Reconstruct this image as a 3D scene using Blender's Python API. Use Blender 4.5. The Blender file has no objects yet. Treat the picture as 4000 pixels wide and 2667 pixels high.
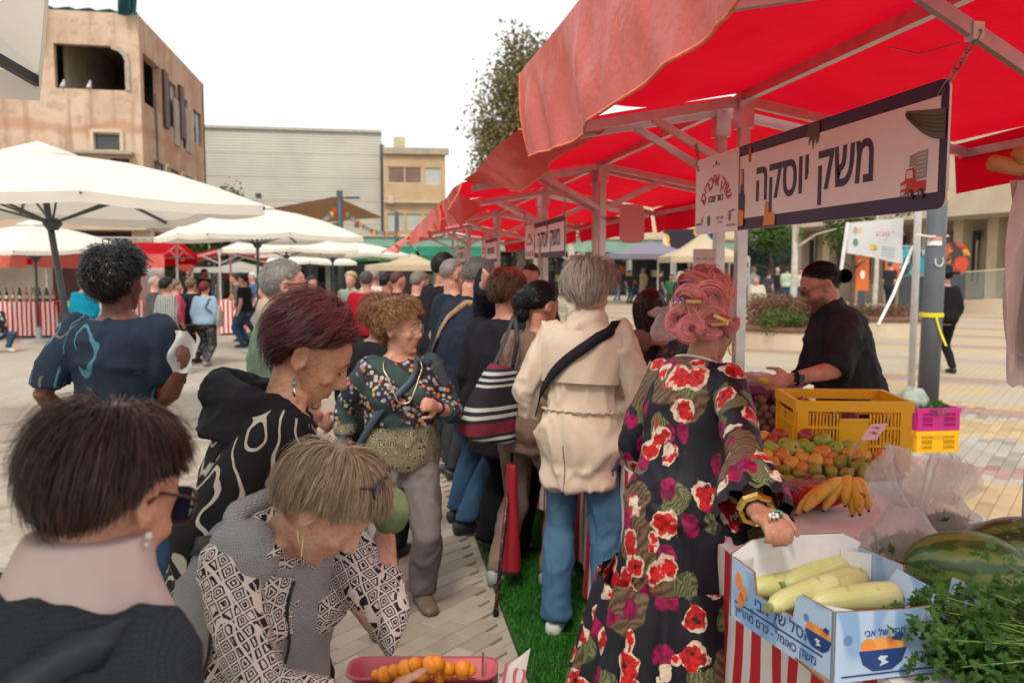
import bpy,bmesh,math,random
import numpy as np
from mathutils import Vector,Matrix
random.seed(7); RS = np.random.RandomState(11)
R = math.radians
S = bpy.context.scene
COL = S.collection
# ------------------------------------------------------------------ camera
FPX,CXP,CYP,EYE = 3300.0,2000.0,1333.5,1.63
PITCH = math.atan(283/FPX); YAW = R(9.1)
cd = bpy.data.cameras.new('camera'); cam = bpy.data.objects.new('camera',cd); COL.objects.link(cam)
cam.location = (0,0,EYE); cam.rotation_euler = (math.pi/2-PITCH,0,-YAW)
cd.sensor_width = 36; cd.lens = 36*FPX/4000; cd.clip_start = 0.05; cd.clip_end = 600
cd.dof.use_dof = True; cd.dof.focus_distance = 2.35; cd.dof.aperture_fstop = 4.2
S.camera = cam
# ------------------------------------------------------------------ sky and sun (bright overcast)
SUN_EL,SUN_AZ = R(52),R(200)
w = bpy.data.worlds.new('World'); S.world = w; w.use_nodes = True
nt = w.node_tree; nt.nodes.clear()
sky = nt.nodes.new('ShaderNodeTexSky'); sky.sky_type = 'NISHITA'; sky.sun_disc = False
sky.sun_elevation = SUN_EL; sky.sun_rotation = SUN_AZ; sky.air_density = 1.6; sky.dust_density = 6
bg1 = nt.nodes.new('ShaderNodeBackground'); bg1.inputs[1].default_value = 0.05
bg2 = nt.nodes.new('ShaderNodeBackground'); bg2.inputs[0].default_value = (1.0,0.985,0.955,1); bg2.inputs[1].default_value = 0.76
ad = nt.nodes.new('ShaderNodeAddShader'); wo = nt.nodes.new('ShaderNodeOutputWorld')
nt.links.new(sky.outputs[0],bg1.inputs[0]); nt.links.new(bg1.outputs[0],ad.inputs[0]); nt.links.new(bg2.outputs[0],ad.inputs[1])
nt.links.new(ad.outputs[0],wo.inputs[0])
sl = bpy.data.lights.new('sun','SUN'); sl.energy = 1.5; sl.angle = R(11); sl.color = (1,0.93,0.82)
so = bpy.data.objects.new('sun',sl); COL.objects.link(so)
sdir = Vector((math.sin(SUN_AZ)*math.cos(SUN_EL),math.cos(SUN_AZ)*math.cos(SUN_EL),math.sin(SUN_EL)))
so.rotation_euler = sdir.to_track_quat('Z','Y').to_euler()
S.view_settings.view_transform = 'Standard'; S.view_settings.look = 'None'
S.view_settings.exposure = 0.42; S.view_settings.gamma = 1
S.cycles.max_bounces = 6; S.cycles.diffuse_bounces = 3; S.cycles.glossy_bounces = 2
S.cycles.transmission_bounces = 4; S.cycles.transparent_max_bounces = 8
S.cycles.use_adaptive_sampling = True; S.cycles.adaptive_threshold = 0.02
S.cycles.use_denoising = True; S.cycles.caustics_reflective = False; S.cycles.caustics_refractive = False
# ------------------------------------------------------------------ photo pixel -> place
_fw = np.array([math.sin(YAW)*math.cos(PITCH),math.cos(YAW)*math.cos(PITCH),-math.sin(PITCH)])
_rt = np.array([math.cos(YAW),-math.sin(YAW),0.0]); _up = np.cross(_rt,_fw)
C0 = np.array([0,0,EYE])
def ray(x,y): return _fw+_rt*(x-CXP)/FPX-_up*(y-CYP)/FPX
def gz(x,y,z=0.0): d = ray(x,y); return C0+d*((z-EYE)/d[2])
def gx(x,y,X): d = ray(x,y); return C0+d*(X/d[0])
def gy(x,y,Y): d = ray(x,y); return C0+d*(Y/d[1])
def gd(x,y,D): return C0+ray(x,y)*D
def topx(p):
    v = np.asarray(p,float)-C0; D = v@_fw
    return CXP+FPX*(v@_rt)/D,CYP-FPX*(v@_up)/D,D
HR = np.array([_rt[0],_rt[1],0.0]); HF = np.array([math.sin(YAW),math.cos(YAW),0.0])  # level right / forward
# ------------------------------------------------------------------ node helper
class NB:
    def __init__(s,name):
        s.m = bpy.data.materials.new(name); s.m.use_nodes = True; s.t = s.m.node_tree; s.t.nodes.clear()
        s.out = s.t.nodes.new('ShaderNodeOutputMaterial'); s._c = {}
    def nd(s,ty,**kw):
        n = s.t.nodes.new('ShaderNode'+ty)
        for k,v in kw.items(): setattr(n,k,v)
        return n
    def put(s,sock,v):
        if v is None: return
        if hasattr(v,'is_output'): s.t.links.new(v,sock)
        else:
            if isinstance(v,(tuple,list))and len(v)==3 and sock.type=='RGBA': v = (*v,1)
            sock.default_value = v
    def co(s,k='Object'):
        if k not in s._c:
            if 'tc' not in s._c: s._c['tc'] = s.nd('TexCoord')
            s._c[k] = s._c['tc'].outputs[k]
        return s._c[k]
    def mapn(s,v,sc=(1,1,1),rot=(0,0,0),loc=(0,0,0)):
        n = s.nd('Mapping'); s.put(n.inputs[0],v); n.inputs[1].default_value = loc; n.inputs[2].default_value = rot; n.inputs[3].default_value = sc
        return n.outputs[0]
    def noise(s,sc,det=3,v=None,dist=0,out=0,rough=.55):
        n = s.nd('TexNoise'); s.put(n.inputs['Vector'],v if v is not None else s.co()); n.inputs['Scale'].default_value = sc
        n.inputs['Detail'].default_value = det; n.inputs['Distortion'].default_value = dist; n.inputs['Roughness'].default_value = rough
        return n.outputs[out]
    def vor(s,sc,v=None,feature='F1',out='Distance',metric='EUCLIDEAN',rnd=1):
        n = s.nd('TexVoronoi',feature=feature)
        if feature!='DISTANCE_TO_EDGE': n.distance = metric
        s.put(n.inputs['Vector'],v if v is not None else s.co()); n.inputs['Scale'].default_value = sc; n.inputs['Randomness'].default_value = rnd
        return n.outputs[out]
    def wave(s,sc,v=None,dist=0,axis='X',prof='SIN',dsc=1):
        n = s.nd('TexWave',bands_direction=axis,wave_profile=prof); s.put(n.inputs['Vector'],v if v is not None else s.co())
        n.inputs['Scale'].default_value = sc; n.inputs['Distortion'].default_value = dist; n.inputs['Detail Scale'].default_value = dsc
        return n.outputs['Fac']
    def ma(s,op,a,b=None,c=None):
        n = s.nd('Math',operation=op); s.put(n.inputs[0],a); s.put(n.inputs[1],b); s.put(n.inputs[2],c); return n.outputs[0]
    def vm(s,op,a,b=None):
        n = s.nd('VectorMath',operation=op); s.put(n.inputs[0],a); s.put(n.inputs[1],b); return n.outputs[0]
    def sep(s,v):
        n = s.nd('SeparateXYZ'); s.put(n.inputs[0],v); return n.outputs
    def comb(s,x,y,z):
        n = s.nd('CombineXYZ'); s.put(n.inputs[0],x); s.put(n.inputs[1],y); s.put(n.inputs[2],z); return n.outputs[0]
    def mix(s,f,a,b,mode='MIX'):
        n = s.nd('Mix',data_type='RGBA',blend_type=mode); s.put(n.inputs[0],f); s.put(n.inputs[6],a); s.put(n.inputs[7],b); return n.outputs[2]
    def st(s,v,lo,hi):  # smoothstep
        n = s.nd('MapRange',interpolation_type='SMOOTHSTEP'); s.put(n.inputs[0],v); n.inputs[1].default_value = lo; n.inputs[2].default_value = hi; return n.outputs[0]
    def ramp(s,f,pts,mode='LINEAR'):
        n = s.nd('ValToRGB'); s.put(n.inputs[0],f); cr = n.color_ramp; cr.interpolation = mode
        while len(cr.elements)<len(pts): cr.elements.new(0.5)
        for e,(p,c)in zip(cr.elements,pts): e.position = p; e.color = (*c,1)
        return n.outputs[0]
    def attr(s,name,out='Fac'):
        n = s.nd('Attribute'); n.attribute_name = name; return n.outputs[out]
    def bump(s,h,strength=.3,dist=.01,normal=None):
        n = s.nd('Bump'); s.put(n.inputs['Height'],h); n.inputs['Strength'].default_value = strength; n.inputs['Distance'].default_value = dist
        if normal is not None: s.put(n.inputs['Normal'],normal)
        return n.outputs[0]
    def pbsdf(s,col,rough=.6,metal=0,spec=.4,normal=None,**kw):
        n = s.nd('BsdfPrincipled'); s.put(n.inputs['Base Color'],col); s.put(n.inputs['Roughness'],rough); s.put(n.inputs['Metallic'],metal)
        n.inputs['Specular IOR Level'].default_value = spec; s.put(n.inputs['Normal'],normal)
        for k,v in kw.items(): s.put(n.inputs[k.replace('_',' ')],v)
        return n.outputs[0]
    def mixs(s,f,a,b):
        n = s.nd('MixShader'); s.put(n.inputs[0],f); s.put(n.inputs[1],a); s.put(n.inputs[2],b); return n.outputs[0]
    def transl(s,col,normal=None):
        n = s.nd('BsdfTranslucent'); s.put(n.inputs[0],col); s.put(n.inputs[1],normal); return n.outputs[0]
    def transp(s,col=(1,1,1)):
        n = s.nd('BsdfTransparent'); s.put(n.inputs[0],col); return n.outputs[0]
    def done(s,sh): s.put(s.out.inputs[0],sh); return s.m
_MC = {}
def mat(name,col,rough=.6,col2=None,vs=5.,bump=0.,bs=60.,bd=.004,metal=0.,spec=.4,tl=0.,**kw):
    """plain procedural material: two tones mixed by noise, fine tone variation and relief"""
    if name in _MC: return _MC[name]
    b = NB(name); c2 = col2 or tuple(x*.8 for x in col)
    f = b.noise(vs,4); c = b.mix(b.st(f,.35,.68),col,c2)
    c = b.mix(b.ma('MULTIPLY',b.noise(vs*9,2),.35),c,tuple(x*.75 for x in col))
    nrm = b.bump(b.noise(bs,4),bump,bd)if bump else None
    sh = b.pbsdf(c,rough,metal,spec,nrm,**kw)
    if tl: sh = b.mixs(tl,sh,b.transl(c,nrm))
    _MC[name] = b.done(sh); return _MC[name]
# ------------------------------------------------------------------ scene objects
def tag(o,label=None,cat=None,group=None,kind=None):
    if label: o['label'] = label
    if cat: o['category'] = cat
    if group: o['group'] = group
    if kind: o['kind'] = kind
    return o
def thing(name,label,cat,loc=(0,0,0),group=None):
    o = bpy.data.objects.new(name,None); COL.objects.link(o); o.location = tuple(float(x)for x in loc); o.empty_display_size = .1
    return tag(o,label,cat,group)
def wloc(o):
    v = np.array(o.location[:])
    while o.parent: o = o.parent; v = v+np.array(o.location[:])
    return v
def mkmesh(name,V,F,m=None,smooth=False,mi=None):
    me = bpy.data.meshes.new(name)
    V = np.asarray(V,float)
    me.from_pydata(V.tolist(),[],[tuple(int(i)for i in f)for f in F])if not isinstance(F,np.ndarray)else fastmesh(me,V,F)
    for x in(m if isinstance(m,(list,tuple))else[m]):
        if x: me.materials.append(x)
    if mi is not None: me.polygons.foreach_set('material_index',np.asarray(mi,np.int32))
    if smooth: me.polygons.foreach_set('use_smooth',np.ones(len(me.polygons),bool))
    me.update(); return me
def fastmesh(me,V,F):
    n,k = F.shape
    me.vertices.add(len(V)); me.vertices.foreach_set('co',V.astype(np.float32).ravel())
    me.loops.add(n*k); me.loops.foreach_set('vertex_index',F.astype(np.int32).ravel())
    me.polygons.add(n); me.polygons.foreach_set('loop_start',np.arange(0,n*k,k,dtype=np.int32))
    me.update(calc_edges=True)
def obj(name,V,F,m=None,parent=None,smooth=False,mi=None,loc=None):
    """one mesh object; V in world coordinates, stored relative to its own origin (loc) under parent"""
    V = np.asarray(V,float); pw = wloc(parent)if parent else np.zeros(3)
    o_ = pw if loc is None else np.asarray(loc,float)
    me = mkmesh(name,V-o_,F,m,smooth,mi)
    o = bpy.data.objects.new(name,me); COL.objects.link(o); o.location = tuple(o_-pw)
    if parent: o.parent = parent
    return o
def inst(name,me,loc,parent=None,rot=(0,0,0),sc=(1,1,1)):
    o = bpy.data.objects.new(name,me); COL.objects.link(o)
    pw = wloc(parent)if parent else np.zeros(3)
    o.location = tuple(np.asarray(loc,float)-pw); o.rotation_euler = rot; o.scale = sc if hasattr(sc,'__len__')else(sc,)*3
    if parent: o.parent = parent
    return o
def copy_tree(o,parent=None):
    c = o.copy(); COL.objects.link(c); c.parent = parent
    for ch in list(o.children):
        copy_tree(ch,c)
    return c
class MB:
    """collects shapes for one mesh"""
    def __init__(s): s.V = []; s.F = []; s.M = []; s.n = 0
    def add(s,V,F,mi=0):
        V = np.asarray(V,float).reshape(-1,3); s.V.append(V); s.F+=[tuple(int(i)+s.n for i in f)for f in F]; s.M+=[mi]*len(F); s.n+=len(V); return s
    def box(s,c,d,rz=0,mi=0,rx=0,ry=0):
        c = np.asarray(c,float); d = np.asarray(d,float)/2
        P = np.array([[x,y,z]for x in(-1,1)for y in(-1,1)for z in(-1,1)])*d
        if rx or ry or rz: P = P@np.array(Matrix.Rotation(rz,3,'Z')@Matrix.Rotation(ry,3,'Y')@Matrix.Rotation(rx,3,'X')).T
        return s.add(P+c,[(0,1,3,2),(4,6,7,5),(0,4,5,1),(2,3,7,6),(0,2,6,4),(1,5,7,3)],mi)
    def bar(s,a,b,w,h=None,mi=0,upv=(0,0,1)):
        a = np.asarray(a,float); b = np.asarray(b,float); h = h or w; d = b-a; L = np.linalg.norm(d); d/=L
        u = np.asarray(upv,float)
        if abs(u@d)>.98: u = np.array([0,1.,0])
        r = np.cross(d,u); r/=np.linalg.norm(r); u = np.cross(r,d)
        P = [p+r*sx*w/2+u*su*h/2 for p in(a,b)for sx,su in((-1,-1),(1,-1),(1,1),(-1,1))]
        return s.add(P,[(0,1,2,3),(7,6,5,4),(0,4,5,1),(1,5,6,2),(2,6,7,3),(3,7,4,0)],mi)
    def tube(s,pts,r,n=8,mi=0,cap=True):
        V,F = tube(pts,r,n,cap); return s.add(V,F,mi)
    def lathe(s,prof,c=(0,0,0),n=16,mi=0):
        c = np.asarray(c,float); V = []; F = []
        for r,z in prof:
            for i in range(n):
                a = 2*math.pi*i/n; V.append((c[0]+r*math.cos(a),c[1]+r*math.sin(a),c[2]+z))
        for k in range(len(prof)-1):
            for i in range(n):
                j = (i+1)%n; F.append((k*n+i,k*n+j,(k+1)*n+j,(k+1)*n+i))
        F.append(tuple(range(n))[::-1]); F.append(tuple((len(prof)-1)*n+i for i in range(n)))
        return s.add(V,F,mi)
    def ell(s,c,r,n=12,mi=0,rot=None):
        V,F = ellipsoid(c,r,n,rot); return s.add(V,F,mi)
    def quad(s,a,b,c,d,mi=0): return s.add([a,b,c,d],[(0,1,2,3)],mi)
    def arr(s): return np.concatenate(s.V),s.F
    def build(s,name,m,parent=None,smooth=False,loc=None):
        return obj(name,np.concatenate(s.V),s.F,m,parent,smooth,s.M if isinstance(m,(list,tuple))else None,loc)
    def mesh(s,name,m,smooth=False): return mkmesh(name,np.concatenate(s.V),s.F,m,smooth,s.M if isinstance(m,(list,tuple))else None)
def tube(pts,r,n=8,cap=True):
    P = np.asarray(pts,float); k = len(P); rr = np.broadcast_to(np.asarray(r,float),(k,))
    T = np.gradient(P,axis=0); T/=np.linalg.norm(T,axis=1)[:,None]+1e-12
    u = np.array([0,0,1.])if abs(T[0][2])<.9 else np.array([1.,0,0]); V = []
    for i in range(k):
        a = np.cross(T[i],u); a/=np.linalg.norm(a)+1e-12; u = np.cross(a,T[i])
        for j in range(n):
            t = 2*math.pi*j/n; V.append(P[i]+rr[i]*(a*math.cos(t)+u*math.sin(t)))
    F = [(i*n+j,i*n+(j+1)%n,(i+1)*n+(j+1)%n,(i+1)*n+j)for i in range(k-1)for j in range(n)]
    if cap: F+=[tuple(range(n))[::-1],tuple((k-1)*n+j for j in range(n))]
    return np.array(V),F
def ellipsoid(c,r,n=12,rot=None):
    c = np.asarray(c,float); r = np.broadcast_to(np.asarray(r,float),(3,)); m = max(4,n//2); V = [(0,0,-1)]; F = []
    for i in range(1,m):
        p = -math.pi/2+math.pi*i/m
        for j in range(n): a = 2*math.pi*j/n; V.append((math.cos(p)*math.cos(a),math.cos(p)*math.sin(a),math.sin(p)))
    V.append((0,0,1)); V = np.array(V)*r
    if rot is not None: V = V@np.array(rot).T
    for j in range(n):
        F.append((0,1+(j+1)%n,1+j)); F.append((len(V)-1,1+(m-2)*n+j,1+(m-2)*n+(j+1)%n))
    for i in range(m-2):
        for j in range(n): F.append((1+i*n+j,1+i*n+(j+1)%n,1+(i+1)*n+(j+1)%n,1+(i+1)*n+j))
    return V+c,F
def grid(fn,nu,nv):
    V = [fn(i/(nu-1),j/(nv-1))for i in range(nu)for j in range(nv)]
    F = [(i*nv+j,(i+1)*nv+j,(i+1)*nv+j+1,i*nv+j+1)for i in range(nu-1)for j in range(nv-1)]
    return np.array(V,float),F
# vectorised value noise
_P = RS.permutation(256); _P = np.concatenate([_P,_P,_P]); _G = RS.rand(256)*2-1
def vnoise(p,sc=1.0):
    p = np.asarray(p,float)*sc; i = np.floor(p).astype(int); f = p-i; f = f*f*(3-2*f); i&=255; r = 0
    for dx in(0,1):
        for dy in(0,1):
            for dz in(0,1):
                h = _G[_P[_P[_P[(i[...,0]+dx)&255]+((i[...,1]+dy)&255)]+((i[...,2]+dz)&255)]&255]
                wx = f[...,0]if dx else 1-f[...,0]; wy = f[...,1]if dy else 1-f[...,1]; wz = f[...,2]if dz else 1-f[...,2]
                r = r+h*wx*wy*wz
    return r
TS = bpy.data.scenes.new('workbench')  # scratch scene, removed at the end
def scratch_dg():
    with bpy.context.temp_override(scene=TS,view_layer=TS.view_layers[0]): return bpy.context.evaluated_depsgraph_get()
def remesh(V,F,vox,smooth=3,sf=.5):
    me = bpy.data.meshes.new('tmp'); me.from_pydata(np.asarray(V).tolist(),[],F)
    o = bpy.data.objects.new('tmp',me); TS.collection.objects.link(o)
    r = o.modifiers.new('r','REMESH'); r.mode = 'VOXEL'; r.voxel_size = vox; r.use_smooth_shade = True
    if smooth: s = o.modifiers.new('s','SMOOTH'); s.iterations = smooth; s.factor = sf
    dg = scratch_dg(); me2 = bpy.data.meshes.new_from_object(o.evaluated_get(dg))
    bpy.data.objects.remove(o); bpy.data.meshes.remove(me)
    n = len(me2.vertices); P = np.empty(n*3,np.float32); me2.vertices.foreach_get('co',P)
    N = np.empty(n*3,np.float32); me2.vertices.foreach_get('normal',N)
    return me2,P.reshape(-1,3).astype(float),N.reshape(-1,3).astype(float)
def setco(me,P): me.vertices.foreach_set('co',np.asarray(P,np.float32).ravel()); me.update()
def textmesh(body,size,extrude=.002,shear=0,bold=0.0,align='CENTER',res=3):
    c = bpy.data.curves.new('txt','FONT'); c.body = body; c.size = size; c.extrude = extrude; c.align_x = align; c.align_y = 'CENTER'; c.shear = shear; c.offset = bold; c.resolution_u = res
    o = bpy.data.objects.new('txt',c); TS.collection.objects.link(o); dg = scratch_dg()
    me = bpy.data.meshes.new_from_object(o.evaluated_get(dg)); bpy.data.objects.remove(o); bpy.data.curves.remove(c)
    P = np.empty(len(me.vertices)*3,np.float32); me.vertices.foreach_get('co',P); P = P.reshape(-1,3).astype(float)
    F = [tuple(p.vertices)for p in me.polygons]; bpy.data.meshes.remove(me); return P,F
ORD = 'first second third fourth fifth sixth seventh eighth ninth tenth eleventh twelfth thirteenth fourteenth fifteenth sixteenth seventeenth eighteenth nineteenth twentieth'.split()
def rank_labels(objs,fmt):
    objs = sorted(objs,key=lambda o:topx(np.array(o.location[:]))[0])
    for i,o in enumerate(objs): o['label'] = fmt%(ORD[i]if i<20 else 'last')
def onplane(P,o,ux,uy,un): return np.asarray(o,float)+P[:,:1]*np.asarray(ux,float)+P[:,1:2]*np.asarray(uy,float)+P[:,2:3]*np.asarray(un,float)
def flat(outline,th,o,ux,uy,un):
    """extruded polygon on a plane"""
    A = np.array([(x,y,0)for x,y in outline],float); n = len(A); B = A.copy(); B[:,2] = th
    P = onplane(np.concatenate([A,B]),o,ux,uy,un)
    return P,[tuple(range(n))[::-1],tuple(range(n,2*n))]+[(i,(i+1)%n,n+(i+1)%n,n+i)for i in range(n)]
def rrect(w,h,r,n=5):
    o = []
    for cx,cy,a0 in((w/2-r,h/2-r,0),(-w/2+r,h/2-r,90),(-w/2+r,-h/2+r,180),(w/2-r,-h/2+r,270)):
        for i in range(n+1): a = R(a0+90*i/n); o.append((cx+r*math.cos(a),cy+r*math.sin(a)))
    return o
# ================================================================== GROUND
def g_ground():
    b = NB('plaza_ground'); P = b.co(); x,y,z = b.sep(P)
    u = b.ma('MULTIPLY',b.ma('ADD',x,y),.7071); v = b.ma('MULTIPLY',b.ma('SUBTRACT',y,x),.7071)
    # fine paver joints
    br = b.nd('TexBrick'); b.put(br.inputs['Vector'],b.comb(u,v,0)); br.inputs['Scale'].default_value = 1; br.inputs['Brick Width'].default_value = .2; br.inputs['Row Height'].default_value = .1
    br.inputs['Mortar Size'].default_value = .005; br.inputs['Color1'].default_value = (.365,.325,.265,1); br.inputs['Color2'].default_value = (.42,.385,.325,1); br.inputs['Mortar'].default_value = (.26,.225,.18,1)
    base = b.mix(b.st(b.noise(.35,3),.4,.7),br.outputs[0],b.mix(1,br.outputs[0],(.95,.9,.84),'MULTIPLY'))
    # coloured bands of the right-hand half of the plaza
    uu = b.ma('FRACT',b.ma('DIVIDE',b.ma('ADD',u,b.ma('MULTIPLY',v,.12)),3.1))
    bandc = b.ramp(uu,[(0,(.48,.36,.20)),(.36,(.35,.32,.265)),(.44,(.34,.215,.18)),(.66,(.46,.35,.205)),(.84,(.40,.37,.315))],'CONSTANT')
    blk = b.vor(.55,b.comb(u,v,0),out='Color',metric='CHEBYCHEV',rnd=.3)
    bandc = b.mix(b.ma('MULTIPLY',b.st(b.sep(blk)[0],.55,.6),.55),bandc,(.38,.355,.305))
    bandc = b.mix(br.outputs['Fac'],bandc,(.3,.25,.19))
    right = b.st(x,2.9,3.0)
    c = b.mix(right,base,bandc)
    c = b.mix(b.ma('MULTIPLY',b.noise(30,3),.3),c,(.2,.16,.12))
    return b.done(b.pbsdf(c,.85,0,.25,b.bump(b.noise(45,5),.25,.004)))
M_GROUND = g_ground()
g = obj('plaza_ground',[(-160,-40,0),(160,-40,0),(160,260,0),(-160,260,0)],[(0,1,2,3)],M_GROUND); tag(g,kind='structure')
# pavers laid diagonally; the ones that show largest are single pieces
def paver_mat(name,c1,c2):
    b = NB(name); P = b.nd('NewGeometry').outputs['Position']; x,y,z = b.sep(P)
    u = b.ma('MULTIPLY',b.ma('ADD',x,y),.70711); v = b.ma('MULTIPLY',b.ma('SUBTRACT',y,x),.70711)
    j = b.ma('FLOOR',b.ma('ADD',b.ma('DIVIDE',v,.1),.5)); i = b.ma('FLOOR',b.ma('ADD',b.ma('DIVIDE',b.ma('SUBTRACT',u,b.ma('MULTIPLY',b.ma('MODULO',b.ma('ABSOLUTE',j),2),.1)),.2),.5))
    wn = b.nd('TexWhiteNoise'); b.put(wn.inputs['Vector'],b.comb(i,j,0)); r = wn.outputs['Value']
    c = b.mix(r,c1,c2); c = b.mix(b.st(b.ma('FRACT',b.ma('MULTIPLY',r,17.3)),.78,.88),c,tuple(q*.84 for q in c1))
    c = b.mix(b.st(b.noise(2.2,4,P),.45,.75),c,b.mix(1,c,(.82,.78,.74),'MULTIPLY'))
    c = b.mix(b.ma('MULTIPLY',b.noise(160,2,P),.5),c,b.mix(1,c,(.62,.58,.54),'MULTIPLY'))
    return b.done(b.pbsdf(c,.85,0,.25,b.bump(b.noise(220,3,P),.3,.002)))
M_PAVE = paver_mat('paver_beige',(.345,.305,.245),(.435,.40,.34)); M_PAVE2 = paver_mat('paver_yellow',(.48,.365,.21),(.52,.405,.245)); M_PAVE3 = paver_mat('paver_pink',(.35,.225,.19),(.395,.265,.225)); M_PAVE4 = paver_mat('paver_grey',(.35,.335,.29),(.43,.415,.365))
def paver_mesh(m):
    w_,l_,h_,b_ = .0972,.1972,.010,.003; V = []
    for s,z in((0,-.02),(0,h_-b_),(b_,h_)):
        V+=[(-l_/2+s,-w_/2+s,z),(l_/2-s,-w_/2+s,z),(l_/2-s,w_/2-s,z),(-l_/2+s,w_/2-s,z)]
    F = [(8,9,10,11)]+[(k*4+i,k*4+(i+1)%4,k*4+4+(i+1)%4,k*4+4+i)for k in(0,1)for i in range(4)]
    return mkmesh('paver',V,F,m),np.array(V),F
PM = [paver_mesh(m)for m in(M_PAVE,M_PAVE2,M_PAVE3,M_PAVE4)]
def band(x,y):
    if x<2.95: return 0
    u = (x+y)*.7071; v = (y-x)*.7071; f = ((u+v*.12)/3.1)%1
    i = 1 if f<.36 else 3 if f<.44 else 2 if f<.66 else 1 if f<.84 else 3
    if(math.sin(math.floor(u/1.3)*12.98+math.floor(v/1.7)*78.2)*43758.5)%1>.72: i = 3
    return i
cells = []
for i in range(-60,140):
    for j in range(-150,150):
        u = i*.2+(.1 if j%2 else 0); v = j*.1
        x = .7071*(u-v); y = .7071*(u+v)
        if y<1.5 or y>9.6 or x>7.0 or x<-5 or .55<x<2.9: continue
        q = topx((x,y,0))
        if q[2]<1.5 or not(-60<q[0]<4060 and q[1]<2750): continue
        vis = (1300<q[0]<2080)or(3480<q[0]and 1300<q[1]<2150)or(q[0]<420 and q[1]<2000)or(700<q[0]<900 and q[1]<1700)
        cells.append((not vis,q[2],x,y))
cells.sort()
mbp = MB()
ca,sa = math.cos(R(45)),math.sin(R(45)); RM = np.array([[ca,-sa,0],[sa,ca,0],[0,0,1]])
for k,(_,d,x,y)in enumerate(cells):
    t = band(x,y); dz = .004+random.uniform(-.0008,.0008)
    if k<300:
        o = inst('paver',PM[t][0],(x,y,dz),g,(random.uniform(-.003,.003),random.uniform(-.003,.003),R(45)+random.uniform(-.006,.006)))
    else: mbp.add(PM[t][1]@RM.T+(x,y,dz),PM[t][2],t)
o = mbp.build('paver_field',[M_PAVE,M_PAVE2,M_PAVE3,M_PAVE4],g); o['kind'] = 'stuff'
# artificial turf under the stall row
M_TURF = mat('turf_base',(.012,.05,.012),.9,(.02,.075,.018),20)
def blades(x0,x1,y0,y1,n,h,name,parent=None,zb=0.0,wd=.0035):
    p = np.stack([RS.uniform(x0,x1,n),RS.uniform(y0,y1,n),np.full(n,zb)],1); a = RS.rand(n)*6.283; t = RS.normal(0,.45,(n,2))
    hh = h*RS.uniform(.6,1.2,n); d = np.stack([np.cos(a),np.sin(a),0*a],1)*wd
    tip = p+np.stack([t[:,0]*hh,t[:,1]*hh,hh],1)
    V = np.stack([p-d,p+d,tip],1).reshape(-1,3); F = np.arange(3*n).reshape(-1,3)
    b = NB(name+'_mat')if False else None
    return obj(name,V,F,M_BLADE,parent)
def _bl():
    b = NB('turf_blade'); P = b.nd('NewGeometry').outputs['Position']
    c = b.ramp(b.noise(90,2,P),[(.2,(.012,.075,.010)),(.5,(.03,.18,.018)),(.8,(.09,.30,.04))]); c = b.mix(b.st(b.noise(3,3,P),.4,.7),c,b.mix(1,c,(.6,.7,.6),'MULTIPLY'))
    return b.done(b.mixs(.25,b.pbsdf(c,.5,0,.3),b.transl(c)))
M_BLADE = _bl()
gm = thing('turf_mat','strip of green artificial grass laid under the near row of stalls','grass mat',(1.75,9,0)); gm['kind'] = 'stuff'; del gm['category']; gm['category'] = 'grass'
MB().box((1.74,10.6,.012),(2.34,18.6,.024)).build('turf_backing',M_TURF,gm)
blades(.574,1.5,2.3,4.6,44000,.026,'turf_pile',gm,.022)
blades(.574,1.4,4.6,9.0,30000,.028,'turf_pile',gm,.022,.005)
# ================================================================== BUILDINGS
def wallh(mb,o,ux,W,z0,z1,holes,th,mi=0,nrm=None):
    """wall from o along ux with rectangular openings (x0,x1,za,zb); thickness goes inward along -nrm"""
    ux = np.asarray(ux,float); n = np.array([ux[1],-ux[0],0])if nrm is None else np.asarray(nrm,float)
    xs = sorted({0,W,*[h[0]for h in holes],*[h[1]for h in holes]}); zs = sorted({z0,z1,*[h[2]for h in holes],*[h[3]for h in holes]})
    P = lambda x,z,d: np.array([o[0],o[1],0])+ux*x+np.array([0,0,z])-n*d
    ins = lambda xa,xb,za,zb: any(h[0]-1e-6<=xa and xb<=h[1]+1e-6 and h[2]-1e-6<=za and zb<=h[3]+1e-6 for h in holes)
    for i in range(len(xs)-1):
        for k in range(len(zs)-1):
            xa,xb,za,zb = xs[i],xs[i+1],zs[k],zs[k+1]
            if ins(xa,xb,za,zb): continue
            mb.add([P(xa,za,0),P(xb,za,0),P(xb,zb,0),P(xa,zb,0)],[(0,1,2,3)],mi)
            mb.add([P(xa,za,th),P(xb,za,th),P(xb,zb,th),P(xa,zb,th)],[(3,2,1,0)],mi)
    for xa,xb,za,zb in holes:
        for(a,c),(b_,d)in(((xa,za),(xb,za)),((xb,za),(xb,zb)),((xb,zb),(xa,zb)),((xa,zb),(xa,za))):
            mb.add([P(a,c,0),P(b_,d,0),P(b_,d,th),P(a,c,th)],[(0,1,2,3)],mi)
    e = [(0,z0),(W,z0),(W,z1),(0,z1)]
    for i in range(4):
        a,b_ = e[i],e[(i+1)%4]; mb.add([P(*a,0),P(*a,th),P(*b_,th),P(*b_,0)],[(0,1,2,3)],mi)
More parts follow.
